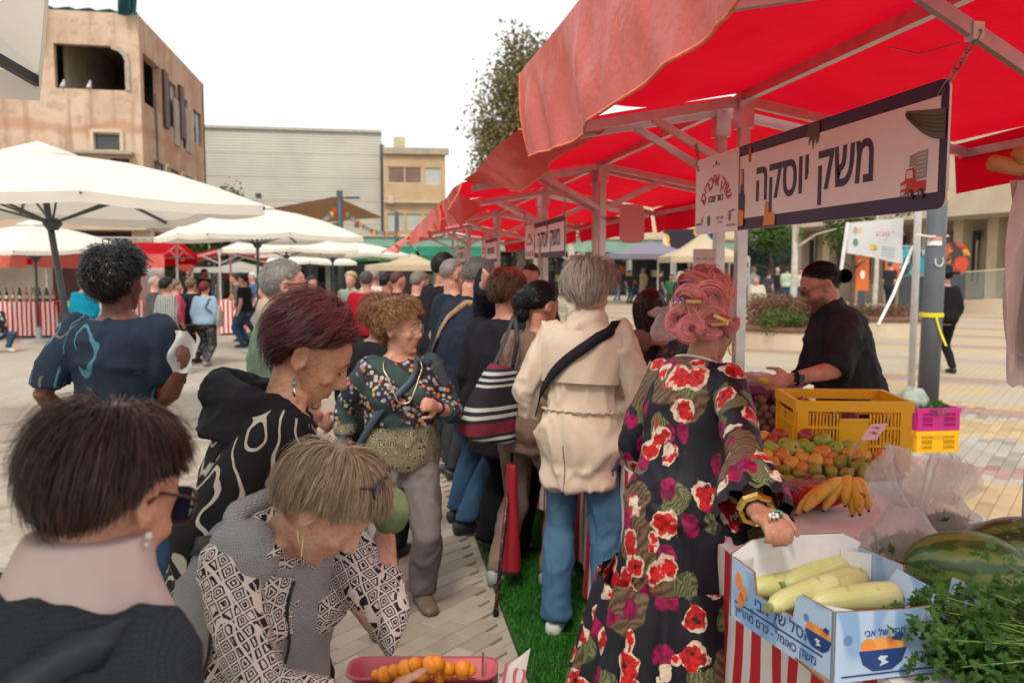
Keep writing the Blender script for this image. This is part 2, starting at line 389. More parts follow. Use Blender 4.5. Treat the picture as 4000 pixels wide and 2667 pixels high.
def window(parent,o,ux,x0,x1,z0,z1,mf,mg,nx=2,d=.12,fr=.06,name='window'):
    ux = np.asarray(ux,float); n = np.array([ux[1],-ux[0],0]); P = lambda x,z,k=0: np.array([o[0],o[1],0])+ux*x+np.array([0,0,z])-n*(d+k)
    m = MB()
    for a,b_ in((P(x0,z0+fr/2),P(x1,z0+fr/2)),(P(x0,z1-fr/2),P(x1,z1-fr/2))): m.bar(a,b_,.06,fr)
    for i in range(nx+1):
        x = x0+fr/2+(x1-x0-fr)*i/nx; m.bar(P(x,z0+fr),P(x,z1-fr),fr,.055,upv=n)
    w_ = m.build(name,mf,parent)
    for i in range(nx):
        xa = x0+fr+(x1-x0-fr)*i/nx; xb = x0+(x1-x0-fr)*(i+1)/nx
        obj('pane',[P(xa,z0+fr),P(xb,z0+fr),P(xb,z1-fr),P(xa,z1-fr)],[(0,1,2,3)],mg[i%len(mg)]if isinstance(mg,list)else mg,w_)
    return w_
def plaster(name,c1,c2,c3,stain=.35):
    b = NB(name); P = b.co(); x,y,z = b.sep(P)
    c = b.mix(b.st(b.noise(.55,5,rough=.65),.38,.62),c1,c2)
    st = b.noise(1.0,4,b.mapn(P,(2.2,2.2,.28))); c = b.mix(b.ma('MULTIPLY',b.st(st,.48,.72),stain*2),c,c3)
    c = b.mix(b.ma('MULTIPLY',b.st(b.noise(2.7,5),.52,.68),stain*.9),c,tuple(v*.75 for v in c3))
    hb = b.st(b.ma('ABSOLUTE',b.ma('SUBTRACT',b.ma('ADD',z,b.noise(.6,2)),7.35)),.3,.05); c = b.mix(b.ma('MULTIPLY',hb,.5),c,(.36,.16,.08))
    return b.done(b.pbsdf(c,.92,0,.2,b.bump(b.noise(14,5),.5,.03)))
M_SAL = plaster('salmon_plaster',(.48,.345,.25),(.56,.43,.325),(.28,.175,.125))
M_SAL2 = plaster('orange_plaster',(.40,.225,.145),(.48,.32,.225),(.30,.20,.14))
M_CONC = mat('raw_concrete',(.36,.32,.26),.9,(.25,.22,.17),1.5,.4,12,.02)
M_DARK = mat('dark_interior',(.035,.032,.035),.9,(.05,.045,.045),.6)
M_SHUT = mat('maroon_shutter',(.085,.022,.022),.6,(.06,.018,.018),3)
M_ALU = mat('aluminium',(.62,.62,.62),.35,(.52,.52,.53),12,metal=.85,spec=.5)
M_GLASSD = mat('dark_glass',(.03,.04,.045),.12,(.05,.06,.065),.8,spec=.6)
M_GLASSL = mat('pale_glass',(.36,.40,.38),.2,(.45,.47,.44),.7,spec=.6)
M_CURT = mat('brown_curtain',(.17,.10,.085),.7,(.24,.15,.13),1.2)
M_CREAM = mat('cream_stone',(.58,.49,.36),.85,(.50,.41,.30),.8,.3,20,.01)
M_STEEL = mat('dark_steel',(.045,.055,.07),.5,(.06,.07,.085),3,spec=.4)
M_NET = mat('green_net',(.006,.05,.055),.8,(.012,.08,.08),3,.5,30,.02,tl=.2)
# --- derelict salmon building
cb = gd(575,1050,32.0); cb[2] = 0
B1 = thing('derelict_building','derelict salmon plastered three storey building with broken window openings','building',cb)
ux = np.array([1.,.035,0]); ux/=np.linalg.norm(ux); uy = np.array([-.0,1.,0]); W1 = 16.0; o1 = cb-ux*W1
sx = lambda px_: W1-(575-px_)/103.0
zz = lambda py_: 1.63+(1050-py_)/103.0
m = MB()
H1 = [(sx(273),sx(480)+.5,zz(372),zz(207)),(sx(405),sx(492),zz(596),zz(538)),(sx(300),sx(530),zz(690),zz(618)),(sx(-260),sx(-60),zz(372),zz(207)),(sx(-200),sx(130),zz(690),zz(618))]
wallh(m,o1,ux,W1,4.05,11.0,H1,.3)
fw_ = m.build('front_wall',M_SAL,B1)
# broken rounded corner of the big opening
m = MB(); ox = sx(480)
arc = [(ox,zz(207))]+[(ox+.5*math.sin(t)+RS.uniform(-.03,.03),zz(280)+(zz(215)-zz(280))*math.cos(t)+RS.uniform(-.03,.03))for t in np.linspace(0,1.5,9)]+[(ox+.5,zz(372))]
PP = lambda x,z,d=0: np.array([o1[0],o1[1],0])+ux*x+np.array([0,0,z])-np.array([ux[1],-ux[0],0])*d
hole2 = mat('broken_reveal',(.42,.36,.30),.95,(.30,.25,.2),3,.6,15,.02)
n_ = len(arc)
for k in range(n_-1):
    a,c = arc[k],arc[k+1]; m.bar(PP(*a,-.02),PP(*c,-.02),.09+RS.rand()*.08,.10,upv=(0,-1,0))
m.build('broken_edge',hole2,fw_)
fan = MB(); nin = np.array([ux[1],-ux[0],0])
for(xa,za),(xb_,zb_)in zip(arc[:-1],arc[1:-1]):
    q4 = [PP(xa,za),PP(xb_,zb_),PP(max(xb_,xa)+.001,zz(207))]if False else[PP(xa,za),PP(xb_,zb_),PP(ox+.5,zz(207))]; fan.add(q4+[v-nin*.3 for v in q4],[(0,1,2),(5,4,3),(0,3,4,1)])
fan.build('corner_plaster',M_SAL,fw_)
m = MB()
for x0,x1,z0,z1 in[(sx(395),sx(502),zz(607),zz(526))]:
    for a,c in(((x0,z0),(x1,z0)),((x0,z1),(x1,z1)),((x0,z0),(x0,z1)),((x1,z0),(x1,z1))): m.bar(PP(*a,-.03),PP(*c,-.03),.12,.13,upv=(0,-1,0))
m.build('window_surround',M_CREAM,fw_)
window(B1,o1,ux,*H1[1],M_STEEL,M_GLASSD,1,.1,.05); window(B1,o1,ux,*H1[2],M_CREAM,[M_GLASSD,M_GLASSL,M_SHUT],3,.15,.08); window(B1,o1,ux,*H1[4],M_CREAM,[M_GLASSD,M_GLASSL],4,.15,.08)
MB().bar(PP(sx(280),zz(611),-.2),PP(sx(545),zz(611),-.2),.5,.1).build('ledge',M_CONC,B1)
# right side wall
hs = [(.45,3.1,7.9,9.75),(4.3,5.9,7.7,9.6),(6.9,8.1,7.1,9.4),(9.3,11.2,7.7,9.3),(1.5,3.2,4.9,5.9),(4.0,5.9,4.9,5.9),(6.8,8.6,4.9,5.9),(9.4,11.0,4.9,5.9)]
m = MB(); wallh(m,cb+uy*.02,uy,12.0,4.05,11.0,hs,.3); sw = m.build('side_wall',M_SAL2,B1)
SP = lambda y,z,d=0: cb+np.array([d,y+.02,z])
for i,h in enumerate(hs[1:]):
    window(B1,cb+uy*.02,uy,*h,M_STEEL,[M_GLASSD,M_GLASSL],2,.12,.07)
for y in(3.3,6.2): MB().box(SP(y+.3,8.6,.06),(.12,.75,2.3)).build('shutter',M_SHUT,sw)
for y in(5.6,7.9): MB().box(SP(y,8.0,.02),(.06,1.0,2.0)).build('bare_block_patch',M_CONC,sw)
for y in(2.2,5.0,7.6):
    th_ = np.linspace(0,math.pi,9); MB().tube([SP(y-.45+.45*(1-math.cos(t)),5.0+.8*math.sin(t),.35)for t in th_],.05,6).build('bent_duct',M_CREAM,sw)
    MB().box(SP(y,4.75,.35),(.6,1.0,.06)).build('balcony_slab',M_CONC,sw)
MB().tube([SP(1.9,8.5,.05),SP(2.0,6.6,.05),SP(1.9,4.2,.06)],.03,6).build('drain_pipe',M_STEEL,sw)
# first floor beam, pillars, recessed ground floor
m = MB(); m.box(cb+np.array([-W1/2,-.35,3.55]),(W1+.5,1.2,1.0)); m.box(cb+np.array([.05,6.2,3.55]),(.7,12,1.0)); m.build('floor_beam',mat('weathered_beam',(.52,.37,.27),.9,(.42,.33,.26),.7,.4,10,.02),B1)
for px_ in(560,): MB().box((gd(px_,1050,31.9)[0],cb[1]+.1,1.6),(.7,.5,3.1)).build('pillar',M_CREAM,B1)
MB().box(cb+np.array([-1,11.8,1.6]),(.6,.5,3.1)).build('pillar',M_CREAM,B1)
m = MB(); m.box(cb+np.array([-W1/2-.6,2.4,1.55]),(W1-1.5,.3,3.1)); m.build('ground_floor_wall',mat('graffiti_wall',(.50,.45,.36),.9,(.36,.31,.25),.5,.3,8,.02),B1)
MB().box(cb+np.array([-2.6,2.2,1.55]),(3.0,.1,3.0)).build('roller_shutter',M_SHUT,B1)
m = MB(); m.box(cb+np.array([-W1/2,6,10.85]),(W1-.8,11.4,.2)); m.box(cb+np.array([-W1/2,6,7.4]),(W1-.8,11.4,.2)); m.box(cb+np.array([-W1/2,11.8,6]),(W1,.3,10)); m.box(cb+np.array([-W1+.2,6,6]),(.3,11.2,9.9)); m.box(cb+np.array([-2.9,4,9.1]),(.15,6,3.3)); m.build('inner_slabs',M_CONC,B1)
# graffiti strokes above the shutters
for k in range(7):
    x0 = -5.2+k*.42; pts = [cb+np.array([x0+t*.5+.12*math.sin(t*9+k),2.235,2.25+.28*math.sin(t*7+k*2)])for t in np.linspace(0,1,9)]
    MB().tube(pts,.035,4).build('graffiti_stroke',M_STEEL,B1)
# torn netting on the roof
def netting(name,base,w_,hgt,drop,label,seed):
    def fn(u,v):
        a = u*w_-w_/2; q = v
        x = a*(1-.45*q)+.12*math.sin(9*u+seed)*(.3+q); y = -.42-.12*math.sin(14*u+3*v+seed)*(.4+v); z = hgt*(1-q)-drop*q+.08*math.sin(7*u+seed)
        return(base[0]+x,base[1]+y,base[2]+z)
    V,F = grid(fn,22,12); return tag(obj(name,V,F,M_NET,None,True,loc=base),label,'netting')
netting('torn_netting',PP(sx(200),11.0),1.1,.9,.9,'dark green torn net draped over the roof edge above the broken opening',1)
netting('torn_netting',PP(sx(555),11.0),.8,1.6,.12,'dark green net bundled upright on the roof corner of the salmon building',4)
m = MB()
for k in range(14): a = PP(sx(235+k*24),11.06+.05*math.sin(k*2.1),.1); b_ = PP(sx(259+k*24),11.06+.05*math.sin(k*2.1+2.1),.1); m.bar(a,b_,.12,.1)
m.build('parapet_rope',M_NET,B1)
# pigeons on the sill
M_PIG = mat('pigeon_grey',(.42,.42,.44),.8,(.65,.65,.65),20)
for px_,lb in((390,'small grey and white pigeon perched on the broken window sill'),(298,'small pale pigeon at the left end of the broken window sill')):
    p = PP(sx(px_),zz(372),.1); V1,F1 = ellipsoid(p+(0,0,.14),(.08,.17,.1),10,np.array(Matrix.Rotation(R(35),3,'X'))); V2,F2 = ellipsoid(p+(0,.1,.3),(.05,.06,.06),8)
    V3,F3 = tube([p+(0,-.1,.08),p+(0,-.3,.02)],[.05,.03],6); V4,F4 = tube([p+(0,.15,.3),p+(0,.2,.29)],[.015,.003],5); V5,F5 = tube([p+(0,.05,.0),p+(0,.05,.1)],[.02,.03],5)
    me,P_,N_ = remesh(*MB().add(V1,F1).add(V2,F2).add(V3,F3).add(V4,F4).add(V5,F5).arr(),.02,1);
    o = bpy.data.objects.new('pigeon',me); COL.objects.link(o); me.materials.append(M_PIG); tag(o,lb,'bird')
# --- grey corrugated building
q0,q1 = gd(700,1050,56),gd(1498,1050,58); q0[2] = q1[2] = 0
B2 = thing('metal_clad_building','large windowless building clad in pale grey corrugated metal','building',q1)
dv = q1-q0; Lb = np.linalg.norm(dv); dv/=Lb; nb = np.array([dv[1],-dv[0],0]); Hb = 10.9
zs = np.arange(0,Hb,.09); V = []; F = []
for k,z in enumerate(zs):
    off = .016 if k%2 else 0; V+=[q0+nb*off+(0,0,z),q1+nb*off+(0,0,z-.006*Lb)]
F = [(2*k,2*k+1,2*k+3,2*k+2)for k in range(len(zs)-1)]
b = NB('grey_cladding'); P = b.co(); c = b.mix(b.st(b.noise(.3,3),.35,.7),(.47,.46,.40),(.40,.39,.34)); zc = b.sep(P)[2]
c = b.mix(b.st(b.ma('FRACT',b.ma('DIVIDE',zc,1.55)),.965,.985),c,(.25,.24,.21)); M_CLAD = b.done(b.pbsdf(c,.55,.15,.3))
obj('cladding',V,F,M_CLAD,B2)
m = MB(); m.bar(q0+(0,0,Hb+.05),q1+(0,0,Hb+.05-.006*Lb),.35,.18); m.build('roof_trim',mat('grey_trim',(.42,.41,.37),.6),B2)
MB().box((q0+q1)/2-nb*6.2+(0,0,Hb/2-.1),(Lb-.4,12,Hb-.3),math.atan2(dv[1],dv[0])).build('building_core',M_CONC,B2)
m = MB(); m.bar(q1+nb*.1+(0,0,.2),q1+nb*.1+(0,0,Hb-.9),.25,.25); m.build('corner_pipe',M_STEEL,B2)
for px_,py_ in((1010,765),(1395,880),(1310,880)):
    p = gd(px_,py_,55.8); MB().box(p,(.35,.3,.3)).build('wall_lamp',M_STEEL,B2)
# --- tan building
q0,q1 = gd(1502,1050,57),gd(1742,1050,57.5); q0[2] = q1[2] = 0
B3 = thing('tan_building','tan rendered building with curtained windows and flat parapet','building',q0)
dv = q1-q0; Lt = np.linalg.norm(dv); dv/=Lt; sc = FPX/57; hx = lambda p: (p-1502)/sc; hz = lambda p: 1.63+(1050-p)/sc
hol = [(hx(1518),hx(1650),hz(720),hz(655)),(hx(1660),hx(1722),hz(722),hz(657)),(hx(1515),hx(1580),hz(900),hz(835)),(hx(1588),hx(1650),hz(898),hz(835)),(hx(1660),hx(1720),hz(900),hz(835))]
m = MB(); wallh(m,q0,dv,Lt,0,hz(585),hol,.3); m.box((q0+q1)/2-np.array([dv[1],-dv[0],0])*5.3+(0,0,4.6),(Lt-.1,10,9.1),math.atan2(dv[1],dv[0])); m.build('wall',mat('tan_render',(.50,.36,.22),.85,(.42,.30,.18),.6,.3,10,.01),B3)
window(B3,q0,dv,*hol[0],M_CREAM,[M_CURT,M_CURT],2,.1,.07)
for h in hol[1:]: window(B3,q0,dv,*h,M_CREAM,M_GLASSL,1,.1,.07)
m = MB(); m.bar(q0+(0,0,hz(596)),q1+(0,0,hz(596))+dv*.25,.5,.42); m.build('parapet',mat('parapet_grey',(.40,.35,.27),.9,(.32,.28,.22),2),B3)
m = MB(); m.bar(q0+(0,-.25,hz(790)),q1+(0,-.25,hz(790)),.25,.12); m.build('string_course',M_CREAM,B3)
MB().box(gd(1560,560,58.5),(.8,.6,.8)).build('roof_tank',M_CREAM,B3)
MB().box(gd(1527,780,56.4),(.35,.3,.5)).build('wall_lantern',M_CREAM,B3)
# --- green fronted shop arcade across the middle
def teal(): return mat('teal_awning',(.20,.36,.30),.7,(.27,.42,.35),1)
qa,qb = gd(830,1050,44),gd(2960,1050,53); qa[2] = qb[2] = 0
B4 = thing('shop_arcade','low arcade of shops with pale green fascia along the far side of the plaza','building',qa)
dv = qb-qa; La = np.linalg.norm(dv); dv/=La; na = np.array([dv[1],-dv[0],0]); ang = math.atan2(dv[1],dv[0])
m = MB(); m.box((qa+qb)/2-na*3+(0,0,1.7),(La,.4,3.4),ang); m.build('back_wall',M_DARK,B4)
m = MB(); m.box((qa+qb)/2+(0,0,3.0),(La,.4,.75),ang); m.build('fascia',teal(),B4)
m = MB(); m.box(qa+dv*La*.81-na*2.5+(0,0,5.4),(La*.36,.4,4.0),ang); m.build('upper_wall',M_CREAM,B4)
m = MB(); m.box((qa+qb)/2-na*1.5+(0,0,3.45),(La,3.6,.15),ang); m.build('canopy_roof',M_CREAM,B4)
M_GREENAWN = mat('green_awning',(.01,.16,.09),.7,(.015,.22,.12),1,tl=.15)
for k in range(3):
    a = qa+dv*La*(.09+.12*k); c = qa+dv*La*(.09+.12*k+.115)
    V = [a+(0,0,2.95),c+(0,0,2.95),c+na*1.5+(0,0,2.35),a+na*1.5+(0,0,2.35),c+na*1.5+(0,0,2.05),a+na*1.5+(0,0,2.05)]
    obj('shop_awning',V,[(0,1,2,3),(3,2,4,5)],M_GREENAWN,B4)
tp,tf = textmesh('תריפ • תוקרי',.32,.004); obj('lettering',onplane(tp,qa+dv*La*.27+na*1.53+(0,0,2.2),dv,(0,0,1),na),tf,mat('gold_letter',(.6,.5,.15),.5),B4)
for k in range(12):
    p = qa+dv*La*k/11; MB().box(p+na*.1+(0,0,1.3),(.25,.25,2.6),ang).build('pillar',mat('grey_pillar',(.3,.33,.3),.7),B4)
for k in range(11):
    p = qa+dv*La*(k+.5)/11-na*2.7
    MB().box(p+(0,0,1.3),(2.2,.1,2.3),ang).build('shop_window',M_GLASSD,B4)
    for j in range(5): MB().box(p+na*(.1+.5*RS.rand())+dv*RS.uniform(-1.5,1.5)+(0,0,RS.uniform(.6,2.3)),(RS.uniform(.3,.8),.3,RS.uniform(.2,.6)),ang).build('display_goods',[mat('goods_a',(.45,.1,.05),.7),mat('goods_b',(.5,.45,.3),.7),mat('goods_c',(.1,.2,.12),.7),mat('goods_d',(.5,.5,.5),.7)][RS.randint(4)],B4)
# --- right-hand shopping building on its raised terrace
ra,rb,rc = gd(2890,1050,50),gd(3560,1050,37),gd(4500,1050,27)
for q in(ra,rb,rc): q[2] = 0
B5 = thing('shopping_building','cream shopping building with wide concrete canopy above glazed shopfronts','building',rb)
for(p,q,nm)in((ra,rb,0),(rb,rc,1)):
    dv = q-p; Lr = np.linalg.norm(dv); dv/=Lr; nr = np.array([dv[1],-dv[0],0]); ang = math.atan2(dv[1],dv[0])
    MB().box((p+q)/2-nr*2.2+(0,0,2.6),(Lr,.3,5.2),ang).build('wall',M_CREAM,B5)
    MB().box((p+q)/2+(0,0,4.3),(Lr,1.0,1.1),ang).build('fascia',M_CREAM,B5)
    MB().box((p+q)/2-nr*1.3+(0,0,3.72),(Lr,2.0,.1),ang).build('soffit',mat('white_soffit',(.6,.58,.54),.9),B5)
    MB().box((p+q)/2-nr*3.5+(0,0,7.5),(Lr,.3,5),ang).build('upper_wall',M_CREAM,B5)
    nb_ = 6
    for k in range(nb_+1):
        MB().box(p+dv*Lr*(k+.06)/nb_-nr*.9+(0,0,1.9),(.5,.5,3.7),ang).build('column',mat('stone_column',(.52,.42,.30),.85,(.45,.36,.26),1.5,.3,30,.01),B5)
    for k in range(nb_):
        o_ = p-nr*2.02; x0 = Lr*(k+.2)/nb_; x1 = Lr*(k+.92)/nb_
        window(B5,o_,dv,x0,x1,1.0,3.3,M_ALU,[M_GLASSD,M_GLASSL,M_GLASSD],3,-.06,.09,'shopfront')
        if k%2==0: MB().box(o_+dv*(x0+x1)/2+nr*.12+(0,0,3.05),(1.5,.08,.42),ang).build('shop_sign',M_STEEL,B5)
# dark sign board, hedge wall, mural sign, orange banners
def board(name,px0,px1,py0,py1,D,m_,label,cat,th=.08):
    a = gd(px0,(py0+py1)/2,D); c = gd(px1,(py0+py1)/2,D); h = (py1-py0)*D/FPX; p = (a+c)/2; d = c-a; L = np.linalg.norm(d)
    t = thing(name,label,cat,(p[0],p[1],p[2]-h/2)); MB().box(p,(L,th,h),-YAW).build('panel',m_,t); return t,p,L,h
t,p,L,h = board('shop_sign',2900,3035,905,952,40,mat('black_sign',(.012,.02,.025),.4),'black shop sign with pale script lettering under the near sign board','sign')
tp,tf = textmesh('Miss',.42,.004,.25); obj('lettering',onplane(tp,p-HF*.06-HR*.35,HR,(0,0,1),-HF),tf,mat('white_letter',(.8,.8,.78),.5),t)
tp,tf = textmesh('oooo',.22,.004); obj('lettering',onplane(tp,p-HF*.06+HR*.45,HR,(0,0,1),-HF),tf,mat('white_letter',(.8,.8,.78),.5),t)
board('cream_fascia',2890,3110,953,985,41,M_CREAM,'cream band above the dark green hedge wall of the cafe','facade')
def mural():
    b = NB('mural_circles'); v = b.comb(b.sep(b.co())[0],0,b.sep(b.co())[2]); d = b.vor(1.1,v,rnd=.8); cc = b.vor(1.1,v,out='Color',rnd=.8)
    c = b.ramp(b.sep(cc)[0],[(0,(.02,.45,.55)),(.25,(.65,.42,.1)),(.45,(.6,.35,.4)),(.6,(.05,.15,.4)),(.8,(.5,.5,.4))],'CONSTANT')
    rg = b.st(b.ma('SINE',b.ma('MULTIPLY',d,28)),-.1,.2); c = b.mix(rg,c,b.mix(.6,c,(.9,.8,.6))); c = b.mix(b.st(d,.42,.46),c,(.02,.015,.03))
    return b.done(b.pbsdf(c,.6))
t,p,L,h = board('mural_sign',2590,2830,895,985,42,mural(),'shop sign painted with bright coloured circles on black behind the gazebos','sign')
MB().box(p+(0,0,-h/2-.12)-HF*.3,(L,.7,.2),-YAW).build('orange_lip',mat('orange_lip',(.65,.13,.04),.6),t)
M_OR = mat('orange_banner',(.65,.15,.03),.7,(.55,.10,.02),1)
for px0,px1,py0,py1,D,lb in((3342,3394,1000,1135,30,'tall orange banner on the terrace nearest the slim tree trunk'),(3455,3512,1010,1120,31,'tall orange banner behind the person walking on the terrace')):
    t,p,L,h = board('standing_banner',px0,px1,py0,py1,D,M_OR,lb,'banner',.04)
    t.location.z = 0;
    for ch in t.children: ch.location.z+=p[2]-h/2
    MB().box((p[0],p[1],(p[2]-h/2)/2-.0),(L*.5,.06,p[2]-h/2),-YAW).build('foot',M_STEEL,t)
    tp,tf = textmesh('רקורדנא',.11,.003); obj('lettering',onplane(tp,p+(0,0,h*.36)-HF*.025,HR,(0,0,1),-HF),tf,mat('white_letter',(.8,.8,.78),.5),t)
    MB().ell(p-HF*.03-(0,0,.05),(.1,.02,.16),10).build('printed_bottle',mat('white_letter',(.8,.8,.78),.5),t)
# round red and blue mural disc with figure on terrace
for px_,py_,D,lb,c1 in((3725,1010,31,'round red street mural panel beside the man in the black hat',(.5,.06,.03)),(3565,1020,32,'turquoise painted panel behind the grey lamp pole',(.02,.32,.40))):
    p = gd(px_,py_,D); b = NB('mural_disc'); c = b.mix(b.st(b.vor(2.2),.45,.75),c1,(.03,.03,.03)); c = b.mix(b.st(b.noise(2.5,3),.55,.65),c,(.6,.3,.05)if c1[0]>.3 else(.3,.5,.55)); md = b.done(b.pbsdf(c,.6))
    V = []; th_ = np.linspace(0,2*math.pi,28,endpoint=False); out = [(.58*math.cos(t),.62*math.sin(t))for t in th_]
    V,F = flat(out,.05,p,HR,(0,0,1),-HF); t = thing('mural_disc',lb,'mural',(p[0],p[1],0)); obj('painted_disc',V,F,md,t); MB().box((p[0],p[1],p[2]/2-.3),(.9,.1,p[2]-.55),-YAW).build('stand',M_STEEL,t)
# dark planted wall of the cafe
M_LEAFD = mat('hedge_leaf',(.015,.05,.03),.8,(.03,.085,.045),6)
def leaves(name,c,r,n,size,m_,parent,seed=0,shell=.5,flatz=1):
    rs = np.random.RandomState(seed); d = rs.normal(size=(n,3)); d/=np.linalg.norm(d,axis=1)[:,None]; rad = (shell+(1-shell)*rs.rand(n))**.7
    p = np.asarray(c)+d*rad[:,None]*np.asarray(r); return leafcloud(name,p,size,m_,parent,rs)
def leafcloud(name,p,size,m_,parent,rs,per=1):
    n = len(p); a = rs.normal(size=(n,3)); a/=np.linalg.norm(a,axis=1)[:,None]; b_ = np.cross(a,rs.normal(size=(n,3))); b_/=np.linalg.norm(b_,axis=1)[:,None]
    s = size*rs.uniform(.6,1.3,n)[:,None]
    V = np.stack([p-a*s,p+b_*s*.45,p+a*s,p-b_*s*.45],1).reshape(-1,3); F = np.arange(4*n).reshape(-1,4)
    return obj(name,V,F,m_,parent)
p = gd(2995,1020,41); hw = thing('planted_wall','dark green planted wall of the cafe beyond the gazebos','hedge',(p[0],p[1],0))
rs = np.random.RandomState(3); pts = np.stack([rs.uniform(-1.4,1.4,5000),rs.uniform(-.15,.15,5000),rs.uniform(1.2,2.9,5000)],1)
Pp = np.array([p[0],p[1],0])+pts[:,:1]*HR+pts[:,1:2]*HF+pts[:,2:]*np.array([0,0,1]); leafcloud('foliage',Pp,.07,M_LEAFD,hw,rs)
MB().box((p[0],p[1],1.45),(2.8,.15,2.9),-YAW).build('backing',M_DARK,hw)
# ================================================================== TREES AND PLANTERS
def leafmat(name,cols):
    b = NB(name); P = b.nd('NewGeometry').outputs['Position']; c = b.ramp(b.noise(2.2,4,P),[(i/(len(cols)-1)*.5+.25,c)for i,c in enumerate(cols)])
    c = b.mix(b.ma('MULTIPLY',b.noise(23,2,P),.5),c,b.mix(1,c,(.55,.55,.5),'MULTIPLY')); return b.done(b.mixs(.3,b.pbsdf(c,.55,0,.3),b.transl(c)))
M_LG = leafmat('leaf_green',[(.035,.085,.02),(.07,.14,.03),(.13,.2,.05)]); M_LO = leafmat('leaf_olive',[(.12,.115,.05),(.21,.185,.085),(.32,.235,.11)])
M_BARK = mat('bark',(.13,.10,.075),.95,(.07,.055,.04),4,.6,25,.02); M_WBARK = mat('white_bark',(.62,.57,.50),.9,(.42,.37,.31),5,.5,25,.02)
def tree(name,label,base,h,trunk_r,crown_c,crown_r,nclump,nleaf,leaf,ml,mb_=M_BARK,seed=0,group=None):
    rs = np.random.RandomState(seed); base = np.asarray(base,float); t = thing(name,label,'tree',base,group); cc = base+np.asarray(crown_c)
    m = MB(); top = base+(0,0,crown_c[2]); k = np.linspace(0,1,7); pts = base[None]*(1-k[:,None])+top[None]*k[:,None]+np.stack([.06*np.sin(k*5),.05*np.cos(k*4)-.05,0*k],1)*h*.1
    m.tube(pts,trunk_r*(1-.55*k),9); tips = []
    for i in range(9):
        s0 = pts[3+i%4]; d = rs.normal(size=3); d[2] = abs(d[2])*.7+.2; d/=np.linalg.norm(d); e = s0+d*np.asarray(crown_r)*.85; mid = (s0+e)/2+(0,0,.1*h*.2); m.tube([s0,mid,e],[trunk_r*.4,trunk_r*.25,trunk_r*.08],6); tips.append(e)
    m.build('trunk',mb_,t,True)
    d = rs.normal(size=(nclump,3)); d/=np.linalg.norm(d,axis=1)[:,None]; cl = cc+d*(rs.rand(nclump,1)**.45)*np.asarray(crown_r)
    p = np.repeat(cl,nleaf,0)+rs.normal(size=(nclump*nleaf,3))*np.asarray(crown_r).mean()*.13
    leafcloud('crown',p,leaf,ml,t,rs); return t
tb = gd(2030,1050,30); tb[2] = 0
tree('tall_tree','tall olive brown leafed tree rising behind the red canopies',tb,9.8,.22,(.3,0,6.0),(1.75,1.8,3.7),330,90,.095,M_LO,seed=5)
tb = gd(860,1050,41); tb[2] = 0
tree('plaza_tree','green tree between the salmon building and the grey metal building',tb,6,.15,(0,0,3.6),(1.9,1.5,1.9),70,60,.1,M_LG,seed=6)
tb = gd(700,1050,36); tb[2] = 0
tree('plaza_tree','green tree half hidden by the end-on red stall',tb,5,.13,(0,0,2.6),(1.2,1.0,1.0),45,50,.1,M_LG,seed=7)
def planter_hedge(name,label,c,r,n,cols,seed):
    t = thing(name,label,'hedge',(c[0],c[1],0)); rs = np.random.RandomState(seed)
    a = rs.rand(n)*6.283; q = np.sqrt(rs.rand(n)); z = rs.rand(n)**.7; p = np.stack([c[0]+np.cos(a)*q*r[0]*(1-.12*z),c[1]+np.sin(a)*q*r[1]*(1-.12*z),c[2]+z*r[2]*(1+.12*np.sin(a*5))],1)
    leafcloud('foliage',p,.035,leafmat(name+'_leaf',cols),t,rs);
    m = MB()
    for k in range(26): a = rs.rand()*6.283; q = rs.rand()*.8; x,y = c[0]+math.cos(a)*q*r[0],c[1]+math.sin(a)*q*r[1]; m.tube([(x,y,c[2]-.05),(x+rs.uniform(-.1,.1),y+rs.uniform(-.1,.1),c[2]+r[2]*.9)],[.012,.006],5)
    m.build('stems',M_BARK,t); return t
def planter(name,label,c,r,h):
    t = thing(name,label,'planter',(c[0],c[1],0)); m = MB(); n = 10; th_ = [math.pi/n+2*math.pi*i/n for i in range(n)]
    m.lathe([(r-.08,0),(r-.08,h),(r,h)],(c[0],c[1],0),20)if False else None
    m = MB(); m.lathe([(r,0),(r,h),(r-.25,h)],(c[0],c[1],0),22); m.build('wall',M_CREAM,t)
    m = MB(); m.lathe([(r-.3,h+.02),(r+.05,h+.02),(r+.05,h+.09),(r-.3,h+.09)],(c[0],c[1],0),22); m.build('timber_seat',mat('seat_timber',(.20,.09,.06),.7,(.14,.06,.045),6,.3,30),t)
    return t
pc = gz(3080,1350); pc = np.array([pc[0],pc[1],.42])
planter('round_planter','round planter with dark timber seat rim behind the vendor',pc,1.15,.36)
planter_hedge('hedge_shrub','brown and purple hedge with orange flowers in the round planter',pc,(.98,.95,.62),7000,[(.11,.05,.04),(.24,.12,.08),(.16,.17,.05)],8)
M_FLW = mat('orange_flower',(.8,.25,.01),.6)
rs = np.random.RandomState(12); fp = np.stack([pc[0]+rs.uniform(-.9,.5,60),pc[1]-.75+rs.uniform(-.25,.25,60),pc[2]+rs.uniform(.03,.28,60)],1)
t = thing('marigold_bed','low green bedding plants with orange flowers at the foot of the brown hedge','flowers',pc); t['kind'] = 'stuff'
leafcloud('bedding_leaves',np.concatenate([fp+rs.normal(size=fp.shape)*.09 for _ in range(26)]),.035,M_LG,t,rs); leafcloud('blossoms',np.concatenate([fp[:26]+rs.normal(size=(26,3))*.012 for _ in range(8)]),.018,M_FLW,t,rs)
tree('planted_tree','white barked young tree growing in the round planter behind the vendor',(pc[0]+.05,pc[1],.35),4.6,.085,(0,0,3.4),(1.1,1.1,1.0),40,60,.06,M_LG,M_WBARK,9)
p2 = gd(3440,1050,21); p2[2] = 0
